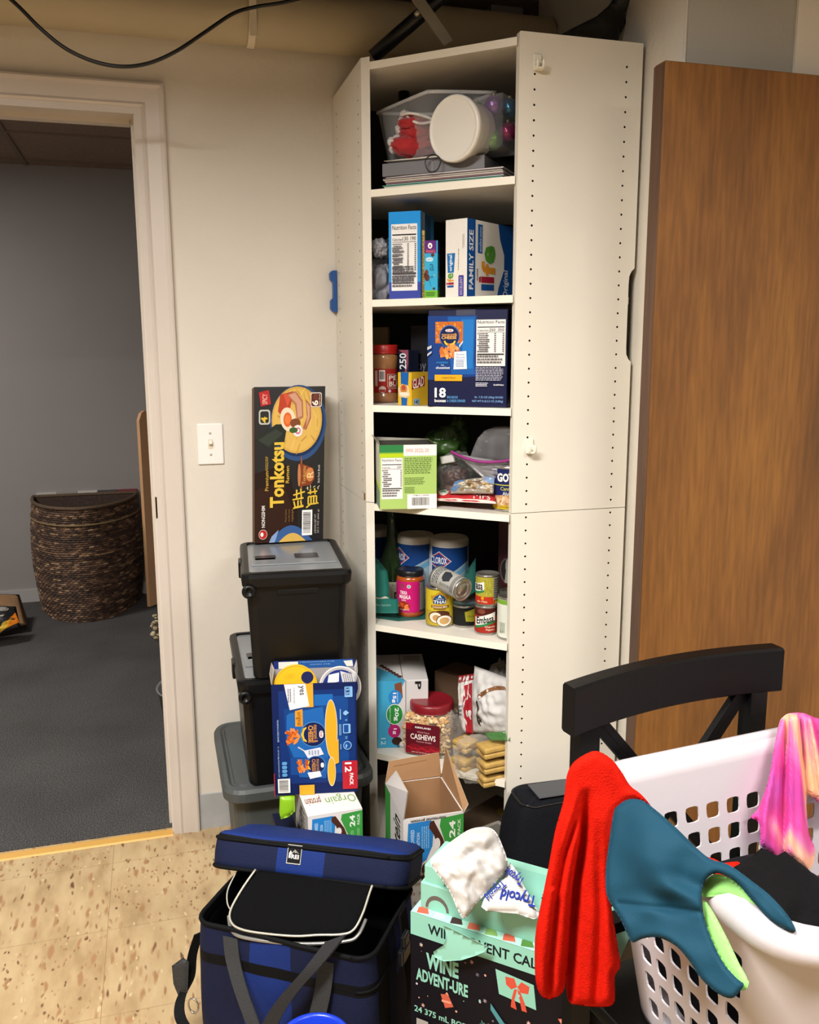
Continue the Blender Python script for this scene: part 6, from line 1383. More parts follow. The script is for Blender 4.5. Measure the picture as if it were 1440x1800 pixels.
# ================================================================== COOLER BAG
NB, NB2, BKF, WEB = mat('#0f1735', .75, spec=.2, bump=.25, bscale=500, name='navy_nylon'), mat('#122a6a', .7, spec=.2, bump=.25, bscale=500, name='blue_nylon'), mat('#07080a', .75, spec=.15, bump=.15, bscale=200), mat('#2a2c2f', .7, bump=.5, bscale=700, name='webbing')
zt = .335
A0, A1 = PZ(341, 1620, zt), PZ(652, 1692, zt)
u_ = V((A1.x-A0.x, A1.y-A0.y, 0)); Wb = u_.length; u_.normalize(); n_ = V((-u_.y, u_.x, 0)); Db = .25
if n_.y < 0: n_ = -n_
t = thing('cooler_bag', 'navy and blue soft cooler bag with its thick lid propped half open', 'cooler bag', (A0.x+u_.x*Wb/2, A0.y+u_.y*Wb/2, 0))
ctr = V((A0.x, A0.y, 0))+u_*(Wb/2)+n_*(Db/2); rotb = math.atan2(u_.y, u_.x)
def bag(u, z_, off=0):   # u 0..1 around from front left, rounded rectangle
    pr = rrect(Wb+2*off, Db+2*off, .035+off, 6); L_ = [0]
    for i in range(len(pr)): a_, c_ = pr[i], pr[(i+1) % len(pr)]; L_.append(L_[-1]+math.hypot(a_[0]-c_[0], a_[1]-c_[1]))
    s_ = (u % 1)*L_[-1]
    for i in range(len(pr)):
        if s_ <= L_[i+1]+1e-9:
            k = (s_-L_[i])/max(L_[i+1]-L_[i], 1e-9); a_, c_ = pr[i], pr[(i+1) % len(pr)]; x, y = a_[0]+(c_[0]-a_[0])*k, a_[1]+(c_[1]-a_[1])*k; break
    return x, y
def bagp(x, y, z_):
    sag = 1+.035*sin(pi*z_/zt)+.02*noise.noise(V((x*9, y*9, z_*9))); wob = .004*noise.noise(V((x*14, z_*16, 2)))
    p = ctr+u_*(x*sag)+n_*(y*sag-wob*(1 if y < 0 else -1)); return V((p.x, p.y, z_))
b = B()
def mat_at(x, z_): 
    return NB2 if abs(x+.0) < .055 else NB
nu, nz = 140, 30; vs = []; fs = []; ml = []
for j in range(nz+1):
    for i in range(nu): x, y = bag(i/nu, 0); vs.append(bagp(x, y, zt*j/nz))
for j in range(nz):
    for i in range(nu):
        x, y = bag((i+.5)/nu, 0); zz = zt*(j+.5)/nz; fs.append((j*nu+i, j*nu+(i+1) % nu, (j+1)*nu+(i+1) % nu, (j+1)*nu+i))
        if y < -Db/2+.03: m_ = BKF if abs(zz-.268) < .008 else (NB2 if (-.075 < x < .02 and zz < .26) or (-.06 < x < .02 and zz > .276) else NB)
        elif x > 0: m_ = NB2 if zz > .22 and y > 0 else (BKF if y < -.04 else NB)
        else: m_ = BKF if y < 0 else NB
        ml.append(m_)
b.add(vs, fs, ml, True); fl = [bagp(*bag(i/nu, 0), zt*.0+.001) for i in range(nu)]; b.add(fl, [list(range(nu))], BKF)
# inside lining and floor of the bag
b.grid(lambda u, v: bagp(*[q*.93 for q in bag(u, 0)], zt-.01-.26*v), 60, 6, BKF, wu=True); b.add([bagp(*[q*.93 for q in bag(i/60, 0)], zt-.08) for i in range(60)], [list(range(60))], BKF)
b.build('bag_body', t)
b = B(); b.tube([bagp(*bag(k/100, 0), zt+.001) for k in range(101)], .0045, BKF, 8); b.build('rim_piping', t)
b = B(); b.tube([bagp(*bag(k/100, 0), .268)+(-n_ if bag(k/100, 0)[1] < 0 else n_)*.001 for k in range(0, 46)], .003, BKF, 6); b.build('zipper', t)
# lid: thick rounded slab tilted up
l0, l1 = PZ(377, 1459, .455), PZ(719, 1499, .443)
lu = (l1-l0); Wl = lu.length; lu.normalize(); hb2 = V((-lu.y, lu.x, 0)).normalized()
if hb2.y < 0: hb2 = -hb2
tl = radians(26); lw_ = hb2*cos(tl)-V((0, 0, 1))*sin(tl); lm = lu.cross(lw_).normalized()
if lm.z < 0: lm = -lm
Dl = .235; THL = .068; lc = l0+lu*(Wl/2)+lw_*(Dl/2)
def lidp(x, y, h): return lc+lu*x+lw_*y+lm*h
def slab(levels, mfn, nm, par):
    b = B(); n = 0; vs = []; fs = []; ml = []
    for h, s_ in levels:
        pr = []
        for k in range(120): x, y = bag(k/120, 0); pr.append((x/(Wb/2)*(Wl/2)*s_, y/(Db/2)*(Dl/2)*s_))
        for x, y in pr: vs.append(lidp(x, y, h-THL+.003*noise.noise(V((x*10, y*10, h*20)))))
    for j in range(len(levels)-1):
        for i in range(120):
            fs.append((j*120+i, j*120+(i+1) % 120, (j+1)*120+(i+1) % 120, (j+1)*120+i)); x = bag((i+.5)/120, 0); ml.append(mfn(x[0]/(Wb/2), x[1]/(Db/2), levels[j][0]))
    fs += [list(range(120))[::-1], [(len(levels)-1)*120+i for i in range(120)]]; ml += [BKF, NB2]
    b.add(vs, fs, ml, True); return b
b = slab([(0, .97), (.002, 1.0), (.012, 1.005), (.030, 1.012), (.05, 1.008), (.056, 1.0), (.062, .99), (.067, .95), (.070, .85)], lambda x, y, h: BKF if h < .002 or .048 < h < .06 else (NB2 if (abs(x+.05) < .24+.9*(.0-h)*0+.0 and y < 0) or h >= .06 else NB), 'lid', t)
def lfm(u, v, h): return lidp((u-.5)*.042-.028, -Dl/2*1.0125-h, -.008-.040*v)
LIDO = b.build('lid', t); b = B(); a = Art(b, lfm, h0=.0016); a.rect(.15, .05, .85, .95, '#b8b5b0'); a.rect(.18, .09, .82, .91, '#0f1012'); a.text('REI', .36, .50, .74, .70, '#d4d1cc', bold=.06); a.poly([(.24, .68), (.24, .45), (.32, .32), (.40, .48), (.33, .50), (.33, .68)], '#d4d1cc'); a.poly([(.34, .46), (.52, .26), (.74, .46), (.60, .40), (.54, .44), (.50, .36), (.42, .46)], '#8a8884')
b.build('logo_patch', LIDO)
b = B(); b.tube([lidp(bag(k/100, 0)[0]/(Wb/2)*(Wl/2)*1.01, bag(k/100, 0)[1]/(Db/2)*(Dl/2)*1.01, -THL+.054) for k in range(101)], .0035, BKF, 6); b.build('lid_zipper', LIDO)
b = B(); b.tube([lidp(bag(k/100, 0)[0]/(Wb/2)*(Wl/2)*1.0, bag(k/100, 0)[1]/(Db/2)*(Dl/2)*1.0, -THL+.0) for k in range(101)], .004, BKF, 6); b.build('lid_piping', LIDO)
# inner flap with silver piping
pf0 = PZ(520, 1640, zt+.012); nf = (n_*-.45+V((0, 0, .9))).normalized()
path = [(450, 1530), (425, 1566), (406, 1602), (408, 1624), (428, 1636), (470, 1643), (520, 1647), (560, 1645), (600, 1644), (622, 1636), (638, 1608), (650, 1572), (655, 1558)]
b = B(); b.puff([(455, 1529)]+path[1:-1]+[(654, 1558)], pf0, nf, .008, mat('#060608', .9, spec=.1, bump=.1, bscale=300), cell=9, edge=14, th=.006); b.build('inner_flap', t)
b = B(); SV = mat('#b9b6a8', .35, metal=.4); b.tube(crv([PP(x, y, pf0, nf)+nf*.003 for x, y in path], 6), .0022, SV, 8); b.tube(crv([PP(x, y, pf0, nf)-nf*.008 for x, y in [(400, 1606), (406, 1632), (432, 1645), (520, 1655), (604, 1651), (628, 1640), (642, 1612)]], 6), .0035, mat('#a3a29e', .25, metal=.7), 8); b.tube(crv([PP(x, y, pf0, nf)-nf*.010 for x, y in [(412, 1530), (398, 1560), (398, 1585), (408, 1600)]], 6), .0015, SV, 8); b.build('silver_piping', t)
# webbing handles
def fpx(x, y, o=.006): # point on the front face plane plus offset
    return PP(x, y, V((A0.x, A0.y, 0))-n_*o, n_)
b = B(); b.ribbon(crv([fpx(405, 1648, .002), fpx(410, 1690, .012), fpx(425, 1745, .03), fpx(445, 1800, .045), fpx(462, 1850, .05)], 6), u_*.0155, .003, WEB); b.build('handle', t)
b = B(); b.ribbon(crv([fpx(590, 1650, .004)+n_*.0, fpx(555, 1695, .03), fpx(510, 1745, .04), fpx(480, 1790, .045), fpx(455, 1850, .05)], 6), (u_*.020+V((0, 0, .012))), .004, mat('#15161a', .7, bump=.3, bscale=500)); b.build('handle', t)
b = B(); b.ribbon(crv([fpx(573, 1690, .004), fpx(568, 1740, .010), fpx(555, 1800, .015), fpx(548, 1850, .015)], 6), u_*.016, .003, WEB); b.build('handle', t)
# shoulder strap pad and ring at left
dL = V((A0.x, A0.y, 0)); sp = lambda x, y, q=.0: PP(x, y, dL+n_*q, n_)
b = B(); b.puff([(302, 1698), (322, 1683), (332, 1690), (330, 1745), (314, 1752), (305, 1730)], dL+n_*.03, -n_, .006, mat('#2b2d2f', .7, bump=.3, bscale=300), cell=6, edge=8); b.build('shoulder_pad', t)
b = B(); b.ribbon(crv([sp(350, 1640, .05), sp(338, 1680, .045), sp(334, 1720, .04), sp(318, 1755, .02), sp(316, 1785, .0), sp(330, 1812, -.02), sp(350, 1840, -.02)], 6), V((.010, .0, .003)), .003, BKF); b.build('shoulder_strap', t)
b = B(); q = sp(340, 1768, -.01); b.tube([q+u_*(.011*cos(a_))+V((0, 0, .016*sin(a_))) for a_ in [2*pi*k/20 for k in range(21)]], .0018, mat('#b0aca4', .25, metal=.9), 6); b.build('ring', t)
# side buckle and strap at right
sr = V((A1.x, A1.y, 0))+u_*.012; rp = lambda x, y: PP(x, y, sr, u_)
b = B(); b.ribbon(crv([PP(708, 1600, sr, u_), PP(706, 1660, sr, u_)+u_*.01, PP(708, 1740, sr, u_)+u_*.015, PP(700, 1830, sr, u_)], 6), n_*.018, .003, BKF); b.build('side_strap', t)
b = B(); q = rp(700, 1672); b.box(q+u_*.012, (.012, .045, .030), mat('#17181a', .3), .003, Matrix.Rotation(rotb, 3, 'Z')); b.box(q+u_*.014+V((0, 0, .03)), (.010, .028, .022), mat('#17181a', .3), .003, Matrix.Rotation(rotb, 3, 'Z')); b.build('side_buckle', t)
# bright blue bucket rim at the bottom edge
b = B(); q = PZ(553, 1826, .30); bm_ = mat('#1b3fd0', .3, trans=.2); b.lathe([(.045, .0), (.05, .002), (.056, .290), (.061, .293), (.061, .299), (.056, .301), (.052, .296), (.047, .006), (.001, .005)], bm_, 40, (q.x, q.y, 0))
tag(b.build('blue_bucket'), 'bright blue plastic rim at the bottom edge in front of the cooler bag', 'bucket')

# ================================================================== WINE CALENDAR BOX
MINT = '#8fcbb8'; M_mint = mat(MINT, .5, name='mint_card')
zt = .42; a0, a1 = PZ(722, 1602, zt), PZ(1000, 1692, zt); d_ = V((a1.x-a0.x, a1.y-a0.y, 0)).normalized(); P0 = V((a0.x, a0.y, 0)); P1 = P0+d_*.368
t = thing('calendar_box', 'large navy and mint wine advent calendar box beside the cooler bag', 'box', (P0.x, P0.y, 0))
wb = Box(P0, P1, .0005, zt, .185, mat('#0f0d16', .5, spec=.2), bev=.0015)
Hb = zt; a = wb.A('front'); a.rect(0, 0, 1, 1, '#0d0b14')
a.rect(0, 0, 1, .105, MINT)
K = wb.u.length
a.text('WINE ADVENT CALENDAR', .095, .030, .86, .078, '#141820', bold=.05)
a.text('WINE', .085, .17, .26, .245, MINT, bold=.09); a.text('ADVENT-URE', .03, .258, .31, .318, MINT, bold=.07)
a.text('24 375 mL BOTTLES', .02, .445, .40, .475, MINT, bold=.04); a.text('24 BOUTEILLES DE 375 mL', .02, .62, .42, .645, MINT, bold=.03)
a.poly([(.165, .345), (.205, .335), (.235, .385), (.19, .405)], '#c9604a'); a.poly([(.17, .37), (.22, .365), (.222, .375), (.172, .38)], '#e39a80'); a.poly([(.19, .335), (.2, .325), (.21, .34)], '#e39a80')
a.poly([(.45, .135), (.64, .15), (.655, .26), (.47, .245)], MINT); rb_ = '#d0533f'
a.poly([(.50, .155), (.545, .15), (.56, .185), (.53, .205), (.505, .19)], rb_); a.poly([(.56, .185), (.58, .155), (.62, .165), (.615, .20), (.58, .205)], rb_); a.poly([(.545, .20), (.56, .195), (.548, .245), (.56, .29), (.53, .285), (.535, .24)], rb_); a.poly([(.56, .195), (.575, .20), (.60, .25), (.61, .285), (.585, .285), (.575, .245)], rb_)
rnd = random.Random(15)
for i in range(60):
    x_, y_ = rnd.uniform(.02, .98), rnd.uniform(.12, .95); s_ = rnd.choice((.003, .004, .006)); a.ell(x_, y_, s_, s_*.95, rnd.choice(('#c9c0c8', '#8fcbb8', '#d8a090', '#6a6478')), n=7); a.h -= a.dh*.9
def star(cx_, cy_, r_, c): a.poly([(cx_+(r_ if k % 2 else r_*.4)*cos(pi*k/6), cy_+(r_ if k % 2 else r_*.4)*sin(pi*k/6)) for k in range(12)], c); a.h -= a.dh*.8
for x_, y_, c in ((.06, .14, '#c9b8b0'), (.07, .43, '#d0a090'), (.33, .14, '#b98a90'), (.36, .19, '#6a6478'), (.42, .41, '#d8b0b0'), (.62, .33, '#d8b0b0'), (.40, .30, '#9a8a9a'), (.25, .47, '#b09080')): star(x_, y_, .012, c)
def leaf(cx_, cy_, L_, ang, c, n=9, wl=.03):
    dx, dy = cos(ang), sin(ang); a.poly([(cx_-dy*.002, cy_+dx*.002), (cx_+dx*L_, cy_+dy*L_), (cx_+dy*.002, cy_-dx*.002)], c)
    for k in range(n):
        f_ = (k+.5)/n; bx_, by_ = cx_+dx*L_*f_, cy_+dy*L_*f_
        for sg in (-1, 1): an = ang+sg*.7; w2 = wl*(1-f_*.6); a.poly([(bx_, by_), (bx_+cos(an)*w2-sin(an)*.004, by_+sin(an)*w2+cos(an)*.004), (bx_+cos(an)*w2*1.1, by_+sin(an)*w2*1.1), (bx_+sin(an)*.004, by_-cos(an)*.004)], c); a.h -= a.dh*.9
leaf(.33, .56, .17, -1.2, '#5a8f88'); leaf(.46, .58, .15, 3.5, '#6aa08c', wl=.04); leaf(.86, .56, .14, -2.4, '#6f9a3c'); leaf(.70, .65, .12, -1.3, '#4f7d3a')
a.poly([(.43, .30), (.50, .37), (.53, .375), (.53, .39), (.48, .385), (.43, .33)], '#4f8f98'); a.poly([(.90, .25), (.96, .30), (.99, .38), (.96, .38), (.92, .31)], '#5a98a0'); a.poly([(.37, .50), (.46, .46), (.46, .55), (.40, .56)], '#c9604a'); a.ell(.58, .52, .10, .10, '#5fae98', 26); a.poly([(.52, .52), (.54, .42), (.57, .45), (.60, .40), (.61, .52)], '#4a7034'); a.ell(.48, .50, .06, .025, '#7f9440', rot=-.6)
a.poly([(.76, .26), (.83, .235), (.91, .30), (.86, .375)], '#d8735c'); [a.poly([(.77+.017*k, .262-.003*k+.01*(k % 2)), (.778+.017*k, .26), (.80+.017*k, .32)], '#eaa896') for k in range(5)]
# label stamp without code
a.rect(.035, .50, .10, .56, '#a9a5a0')
for z_, tx in ((0, 0),): pass
a = wb.A('top'); a.rect(0, 0, 1, 1, '#a8d8c8'); [a.poly([(.02+.09*k, .90), (.06+.09*k, .86), (.09+.09*k, .96), (.03+.09*k, .99)], c) for k, c in enumerate(('#c9604a', '#b8d8cc', '#3a2a28', '#d8735c', '#7fa860', '#c9604a', '#4f7d3a', '#e3b090', '#7fa860', '#c9604a'))]
a = wb.A('left'); a.rect(0, 0, 1, 1, '#0d0b14'); a.rect(0, 0, 1, .105, MINT)
wb.b.build('outer_box', t)
b = B(); ib = Box(P0+d_*.010+wb.n*.020, P0+d_*.345+wb.n*.020, zt, zt+.050, .145, M_mint, bev=.001, b=b)
a = ib.A('front'); a.poly([(.10+.07*cos(q_)*1.0, .92-.55*sin(q_)) for q_ in [pi*k/10 for k in range(11)]]+[(.10-.055*cos(q_), .92-.38*sin(q_)) for q_ in [pi*k/10 for k in range(11)]], '#6a5f58')
a = ib.A('top'); a.rect(.30, .15, .95, .8, '#82bfad'); a.text('22', .62, .55, .70, .65, '#2a4a44', rot=180, bold=.02); a.ell(.4, .3, .01, .02, '#2a4a44')
b.build('inner_tray', t)
# torn tongue flap over the front
def tf(x, y): p = PP(x, y, P0-wb.n*.012, wb.n); return p-wb.n*(.010*sin((y-1600)/90*1.5)), -wb.n
b = B(); b.sheet([(782, 1625), (800, 1632), (862, 1660), (855, 1668), (838, 1675), (815, 1682), (785, 1684), (768, 1677), (766, 1668), (782, 1658), (789, 1645)], 8, tf, .0012, M_mint); b.build('tongue_flap', t)
b = B(); b.box(P0+d_*.035+wb.n*.07+V((0, 0, zt+.066)), (.04, .09, .034), M_mint, .002, Matrix.Rotation(math.atan2(d_.y, d_.x), 3, 'Z')); b.build('tray_tab', t)

# white plastic bag and cold pack on it
zq = zt+.055
b = B(); pw = PZ(800, 1560, zq+.035); nw = V((-.25, -.75, .62)).normalized()
b.puff([(756, 1514), (775, 1494), (800, 1474), (828, 1457), (856, 1454), (872, 1463), (884, 1488), (893, 1516), (889, 1532), (868, 1556), (842, 1584), (818, 1614), (806, 1602), (790, 1566), (772, 1540)], pw, nw, .022, mat('#c4c2be', .42, name='white_poly_bag'), cell=4, edge=30, cr=.022, fr=.035, seed=4, back=.6, smooth_out=4)
tag(b.build('plastic_bag'), 'crumpled white plastic bag lying on top of the wine calendar box', 'bag')
b = B(); pc = PZ(900, 1590, zq+.02); nc = V((-.15, -.5, .85)).normalized()
b.puff([(846, 1594), (851, 1580), (870, 1562), (886, 1540), (897, 1516), (908, 1530), (918, 1552), (934, 1580), (951, 1612), (938, 1616), (908, 1606), (880, 1604), (855, 1601)], pc, nc, .014, mat('#cfd0ce', .3, name='silver_film'), cell=6, edge=16, cr=.004, fr=.05, seed=2)
a = Art(b, lambda u, v, h: PP(u, v, pc+nc*.014, nc)+nc*(h+.003), h0=.001)
def ptxt(s_, x0, y0, x1, y1, ang, c):
    vs, fs = glyphs(s_, .05); cx_, cy_ = (x0+x1)/2, (y0+y1)/2; out = []
    for gx, gy in vs:
        X, Y = (gx-.5)*(x1-x0), (.5-gy)*(y1-y0); out.append((cx_+X*cos(ang)-Y*sin(ang), cy_+X*sin(ang)+Y*cos(ang)))
    a.put(out, fs, ink(c))
ptxt('Trycold', 880, 1564, 944, 1590, radians(193), '#1f3596'); ptxt('Trycold', 884, 1530, 924, 1550, radians(215), '#1f3596'); ptxt('Trycold', 848, 1556, 890, 1574, radians(140), '#1f3596')
tag(b.build('cold_pack'), 'silver white cold pack with blue lettering beside the crumpled white bag', 'cold pack')

# navy soft bag at the foot of the cabinet panel
b = B(); q = PZ(905, 1425, .37); SB = mat('#0d1017', .8, spec=.2, bump=.3, bscale=300, name='dark_navy_fabric')
def nv(u, v):
    th_ = 2*pi*u; k = (sin(pi*v)**.13 if 0 < v < 1 else 0)*(1-.12*v)
    cx_, sx_ = cos(th_), sin(th_); e = .38
    return V((q.x+.130+math.copysign(abs(cx_)**e, cx_)*.128*k, q.y+.085+math.copysign(abs(sx_)**e, sx_)*.075*k, .001+.365*v+.006*noise.noise(V((u*9, v*6, 0)))))
t = thing('fabric_case', 'dark navy fabric case standing between the cabinet and the wine calendar box', 'bag', (q.x+.13, q.y+.085, 0))
b.grid(nv, 60, 40, SB, wu=True); b.build('case_body', t)
b = B(); b.box((q.x+.15, q.y+.075, .3675), (.14, .07, .004), mat('#4a4c50', .6), .002); b.build('top_panel', t)
b = B(); b.tube([nv(k/60, .955)+V((0, 0, .001)) for k in range(61)], .003, BLK, 6); b.build('zipper', t)

# ================================================================== CHAIR
CH = mat('#060607', .42, spec=.2, bump=.03, bscale=60, name='black_lacquer')
zr = .925
cl, cr_ = PZ(1012, 1212, zr), PZ(1380, 1140, zr)
cl = V((cl.x, cl.y, 0)); cr_ = V((cr_.x, cr_.y, 0)); cu = (cr_-cl); CW = cu.length; cu.normalize(); cb = V((-cu.y, cu.x, 0))
if cb.y < 0: cb = -cb
t = thing('dining_chair', 'black wooden chair with crossed back slats holding the laundry basket', 'chair', cl+cu*CW/2-cb*.2)
zb_ = PP(1012, 1297, cl, cb).z
def rail(tq, y, z_):
    cv = .024*4*tq*(1-tq)
    return cl+cu*(CW*tq)+cb*(cv+y)+V((0, 0, z_))
b = B(); n = 30; vs = []; fs = []
prof = [(0, zb_+.003), (0, zr-.004), (.004, zr), (.028, zr+.001), (.032, zr-.004), (.032, zb_+.003), (.028, zb_), (.004, zb_)]
for i in range(n+1):
    for y, z_ in prof: vs.append(rail(i/n, y, z_+.002*sin(pi*i/n)*(1 if z_ > (zr+zb_)/2 else 1)))
for i in range(n):
    for k in range(8): fs.append((i*8+k, i*8+(k+1) % 8, (i+1)*8+(k+1) % 8, (i+1)*8+k))
fs += [tuple(range(8))[::-1], tuple(n*8+k for k in range(8))]
b.add(vs, fs, CH); b.build('top_rail', t)
def beam(A, C, w_, d_, nm, par=t):
    A, C = V(A), V(C); ax_ = (C-A).normalized(); s1 = (cu-ax_*cu.dot(ax_)).normalized(); s2 = ax_.cross(s1); b = B(); vs = []
    for P in (A, C):
        for i, j in ((-1, -1), (1, -1), (1, 1), (-1, 1)): vs.append(P+s1*(w_/2*i)+s2*(d_/2*j))
    b.hexa(vs, CH); return b.build(nm, par)
pL_ = rail(.09, .016, zb_+.004); pR_ = rail(.91, .016, zb_+.004); seatz = .458
fL_, fR_ = pL_+V((0, 0, seatz-pL_.z))-cb*.03, pR_+V((0, 0, seatz-pR_.z))-cb*.03
beam(fL_+cb*.03-V((0, 0, seatz)), pL_, .036, .026, 'back_leg'); beam(fR_+cb*.03-V((0, 0, seatz)), pR_, .036, .026, 'back_leg')
for s_ in (0, 1):
    for o_ in (-.0095, .0095):
        A = rail(.14 if s_ == 0 else .86, .012+.004*s_, zb_+.006)+V((0, 0, o_)); C = (fR_ if s_ == 0 else fL_)+V((0, 0, .06))+cu*(-.03 if s_ == 0 else .03)+cb*.03+V((0, 0, o_))
        beam(A, C, .012, .012, 'cross_slat')
beam(fL_+cb*.02+V((0, 0, .05)), fR_+cb*.02+V((0, 0, .05)), .03, .02, 'lower_rail')
b = B(); sc = cl+cu*CW/2-cb*.21; ra = math.atan2(cu.y, cu.x); b.box((sc.x, sc.y, seatz-.014), (CW*.98, .40, .026), CH, .006, Matrix.Rotation(ra, 3, 'Z')); b.build('seat', t)
b = B(); b.box((sc.x, sc.y, seatz-.052), (CW*.86, .32, .04), CH, .002, Matrix.Rotation(ra, 3, 'Z')); b.build('apron', t)
for s_ in (-1, 1):
    A = sc+cu*(s_*CW*.42)-cb*.175; beam(V((A.x, A.y, 0)), V((A.x, A.y, seatz-.028)), .034, .034, 'front_leg')

# ================================================================== LAUNDRY BASKET
ZR = .80
Ar, Br = PZ(1080, 1337, ZR), PZ(1375, 1276, ZR)
be_ = V((Br.x-Ar.x, Br.y-Ar.y, 0)).normalized(); bf = V((be_.y, -be_.x, 0))      # bf towards the room
Nr = PZ(1415, 1692, ZR); s0 = (V((Nr.x, Nr.y, 0))-V((Ar.x, Ar.y, 0))).dot(be_); fw = (V((Nr.x, Nr.y, 0))-V((Ar.x, Ar.y, 0))).dot(bf)
O = V((Ar.x, Ar.y, 0))+be_*s0; LB_, WB_ = .62, fw
WP = mat('#c2bcc1', .30, bump=.02, bscale=200, coat=.15, name='white_basket_plastic')
t = thing('laundry_basket', 'white plastic laundry basket with square holes resting on the black chair', 'laundry basket', O+be_*LB_/2+bf*WB_/2+V((0, 0, seatz)))
z0b = seatz+.001
def per(inset, r_):
    """rounded rectangle pieces in (s, f): list of (kind, length, fn)"""
    x0, x1, y0, y1 = inset, LB_-inset, inset, WB_-inset; P = []
    def ln(a_, c_): L_ = math.hypot(c_[0]-a_[0], c_[1]-a_[1]); return ('s', L_, lambda q, a_=a_, c_=c_: (a_[0]+(c_[0]-a_[0])*q, a_[1]+(c_[1]-a_[1])*q))
    def ar(cx_, cy_, g): return ('c', r_*pi/2, lambda q, cx_=cx_, cy_=cy_, g=g: (cx_+r_*cos(radians(g+90*q)), cy_+r_*sin(radians(g+90*q))))
    return [ln((x0+r_, y0), (x1-r_, y0)), ar(x1-r_, y0+r_, -90), ln((x1, y0+r_), (x1, y1-r_)), ar(x1-r_, y1-r_, 0), ln((x1-r_, y1), (x0+r_, y1)), ar(x0+r_, y1-r_, 90), ln((x0, y1-r_), (x0, y0+r_)), ar(x0+r_, y0+r_, 180)]
def inset_at(z_): return .022+.045*(1-(z_-z0b)/(ZR-z0b))
def wall_pt(seg, q, z_):
    x, y = per(inset_at(z_), .075)[seg][2](q); return O+be_*x+bf*y+V((0, 0, z_))
b = B(); rows = [ZR-.097-.041*k for k in range(6)]; ph = .041; hh = .0132; M8 = []
for k in range(16):
    a_ = 2*pi*k/16; c_, s_ = cos(a_), sin(a_); m_ = (abs(c_)**5+abs(s_)**5)**(-1/5); M8.append((c_*m_, s_*m_))
zcuts_top = [ZR-.004, ZR-.03, ZR-.055, rows[0]+ph/2]; zcuts_bot = [rows[-1]-ph/2, (rows[-1]-ph/2+z0b)/2, z0b]
for si, seg in enumerate(per(.03, .075)):
    nc = max(1, int(round(seg[1]/.0425))) if seg[0] == 's' else 8
    def quadstrip(zs_):
        for a_, c_ in zip(zs_, zs_[1:]):
            for i in range(nc): b.add([wall_pt(si, i/nc, a_), wall_pt(si, (i+1)/nc, a_), wall_pt(si, (i+1)/nc, c_), wall_pt(si, i/nc, c_)], [(0, 1, 2, 3)], WP, True)
    quadstrip(zcuts_top); quadstrip(zcuts_bot)
    for rz in rows:
        for i in range(nc):
            if seg[0] == 'c': b.add([wall_pt(si, i/nc, rz+ph/2), wall_pt(si, (i+1)/nc, rz+ph/2), wall_pt(si, (i+1)/nc, rz-ph/2), wall_pt(si, i/nc, rz-ph/2)], [(0, 1, 2, 3)], WP, True); continue
            cw_ = seg[1]/nc; outr = []; inn = []
            for (x, y) in M8:
                k = 1/max(abs(x), abs(y)); outr.append(wall_pt(si, (i+.5+.5*x*k)/nc, rz+ph/2*y*k)); inn.append(wall_pt(si, (i+.5+x*hh/cw_)/nc, rz+y*.0128))
            b.add(outr+inn, [(j, (j+1) % 16, 16+(j+1) % 16, 16+j) for j in range(16)], WP, False)
o = b.build('basket_walls', t); bm = bmesh.new(); bm.from_mesh(o.data); bmesh.ops.recalc_face_normals(bm, faces=bm.faces); bm.to_mesh(o.data); bm.free(); md = o.modifiers.new('thickness', 'SOLIDIFY'); md.thickness = .003; md.offset = 0
b = B(); fl = []
for si in range(8):
    for q in (0, .25, .5, .75): fl.append(wall_pt(si, q, z0b+.0015))
b.add(fl, [list(range(len(fl)))], WP); b.build('basket_floor', t)
# rolled rim
b = B(); prof = [(.0185, -.026), (.0182, -.012), (.0165, .0), (.012, .004), (.006, .003), (.0005, -.003), (-.0015, -.012), (-.001, -.024), (.002, -.026), (.004, -.022), (.004, -.010), (.008, -.004), (.012, -.003), (.0155, -.010)]
ring = []
for si in range(8):
    n_q = 14 if per(.0, .09)[si][0] == 's' else 10
    for i in range(n_q): ring.append((si, i/n_q))
vs = []; fs = []; NP = len(prof)
for (si, q) in ring:
    dip = 0
    if si == 6: dip = -.014*sin(pi*q)**2
    if si == 2: dip = -.014*sin(pi*q)**2
    for (ins, dz) in prof:
        x, y = per(ins*1.25, .09)[si][2](q); vs.append(O+be_*x+bf*y+V((0, 0, ZR+dz*1.25+dip*.0)))
for i in range(len(ring)):
    i2 = (i+1) % len(ring)
    for k in range(NP-1): fs.append((i*NP+k, i*NP+k+1, i2*NP+k+1, i2*NP+k))
b.add(vs, fs, WP, True); b.build('rim', t)

# ================================================================== LAUNDRY
vl = V((0, 0, 1))
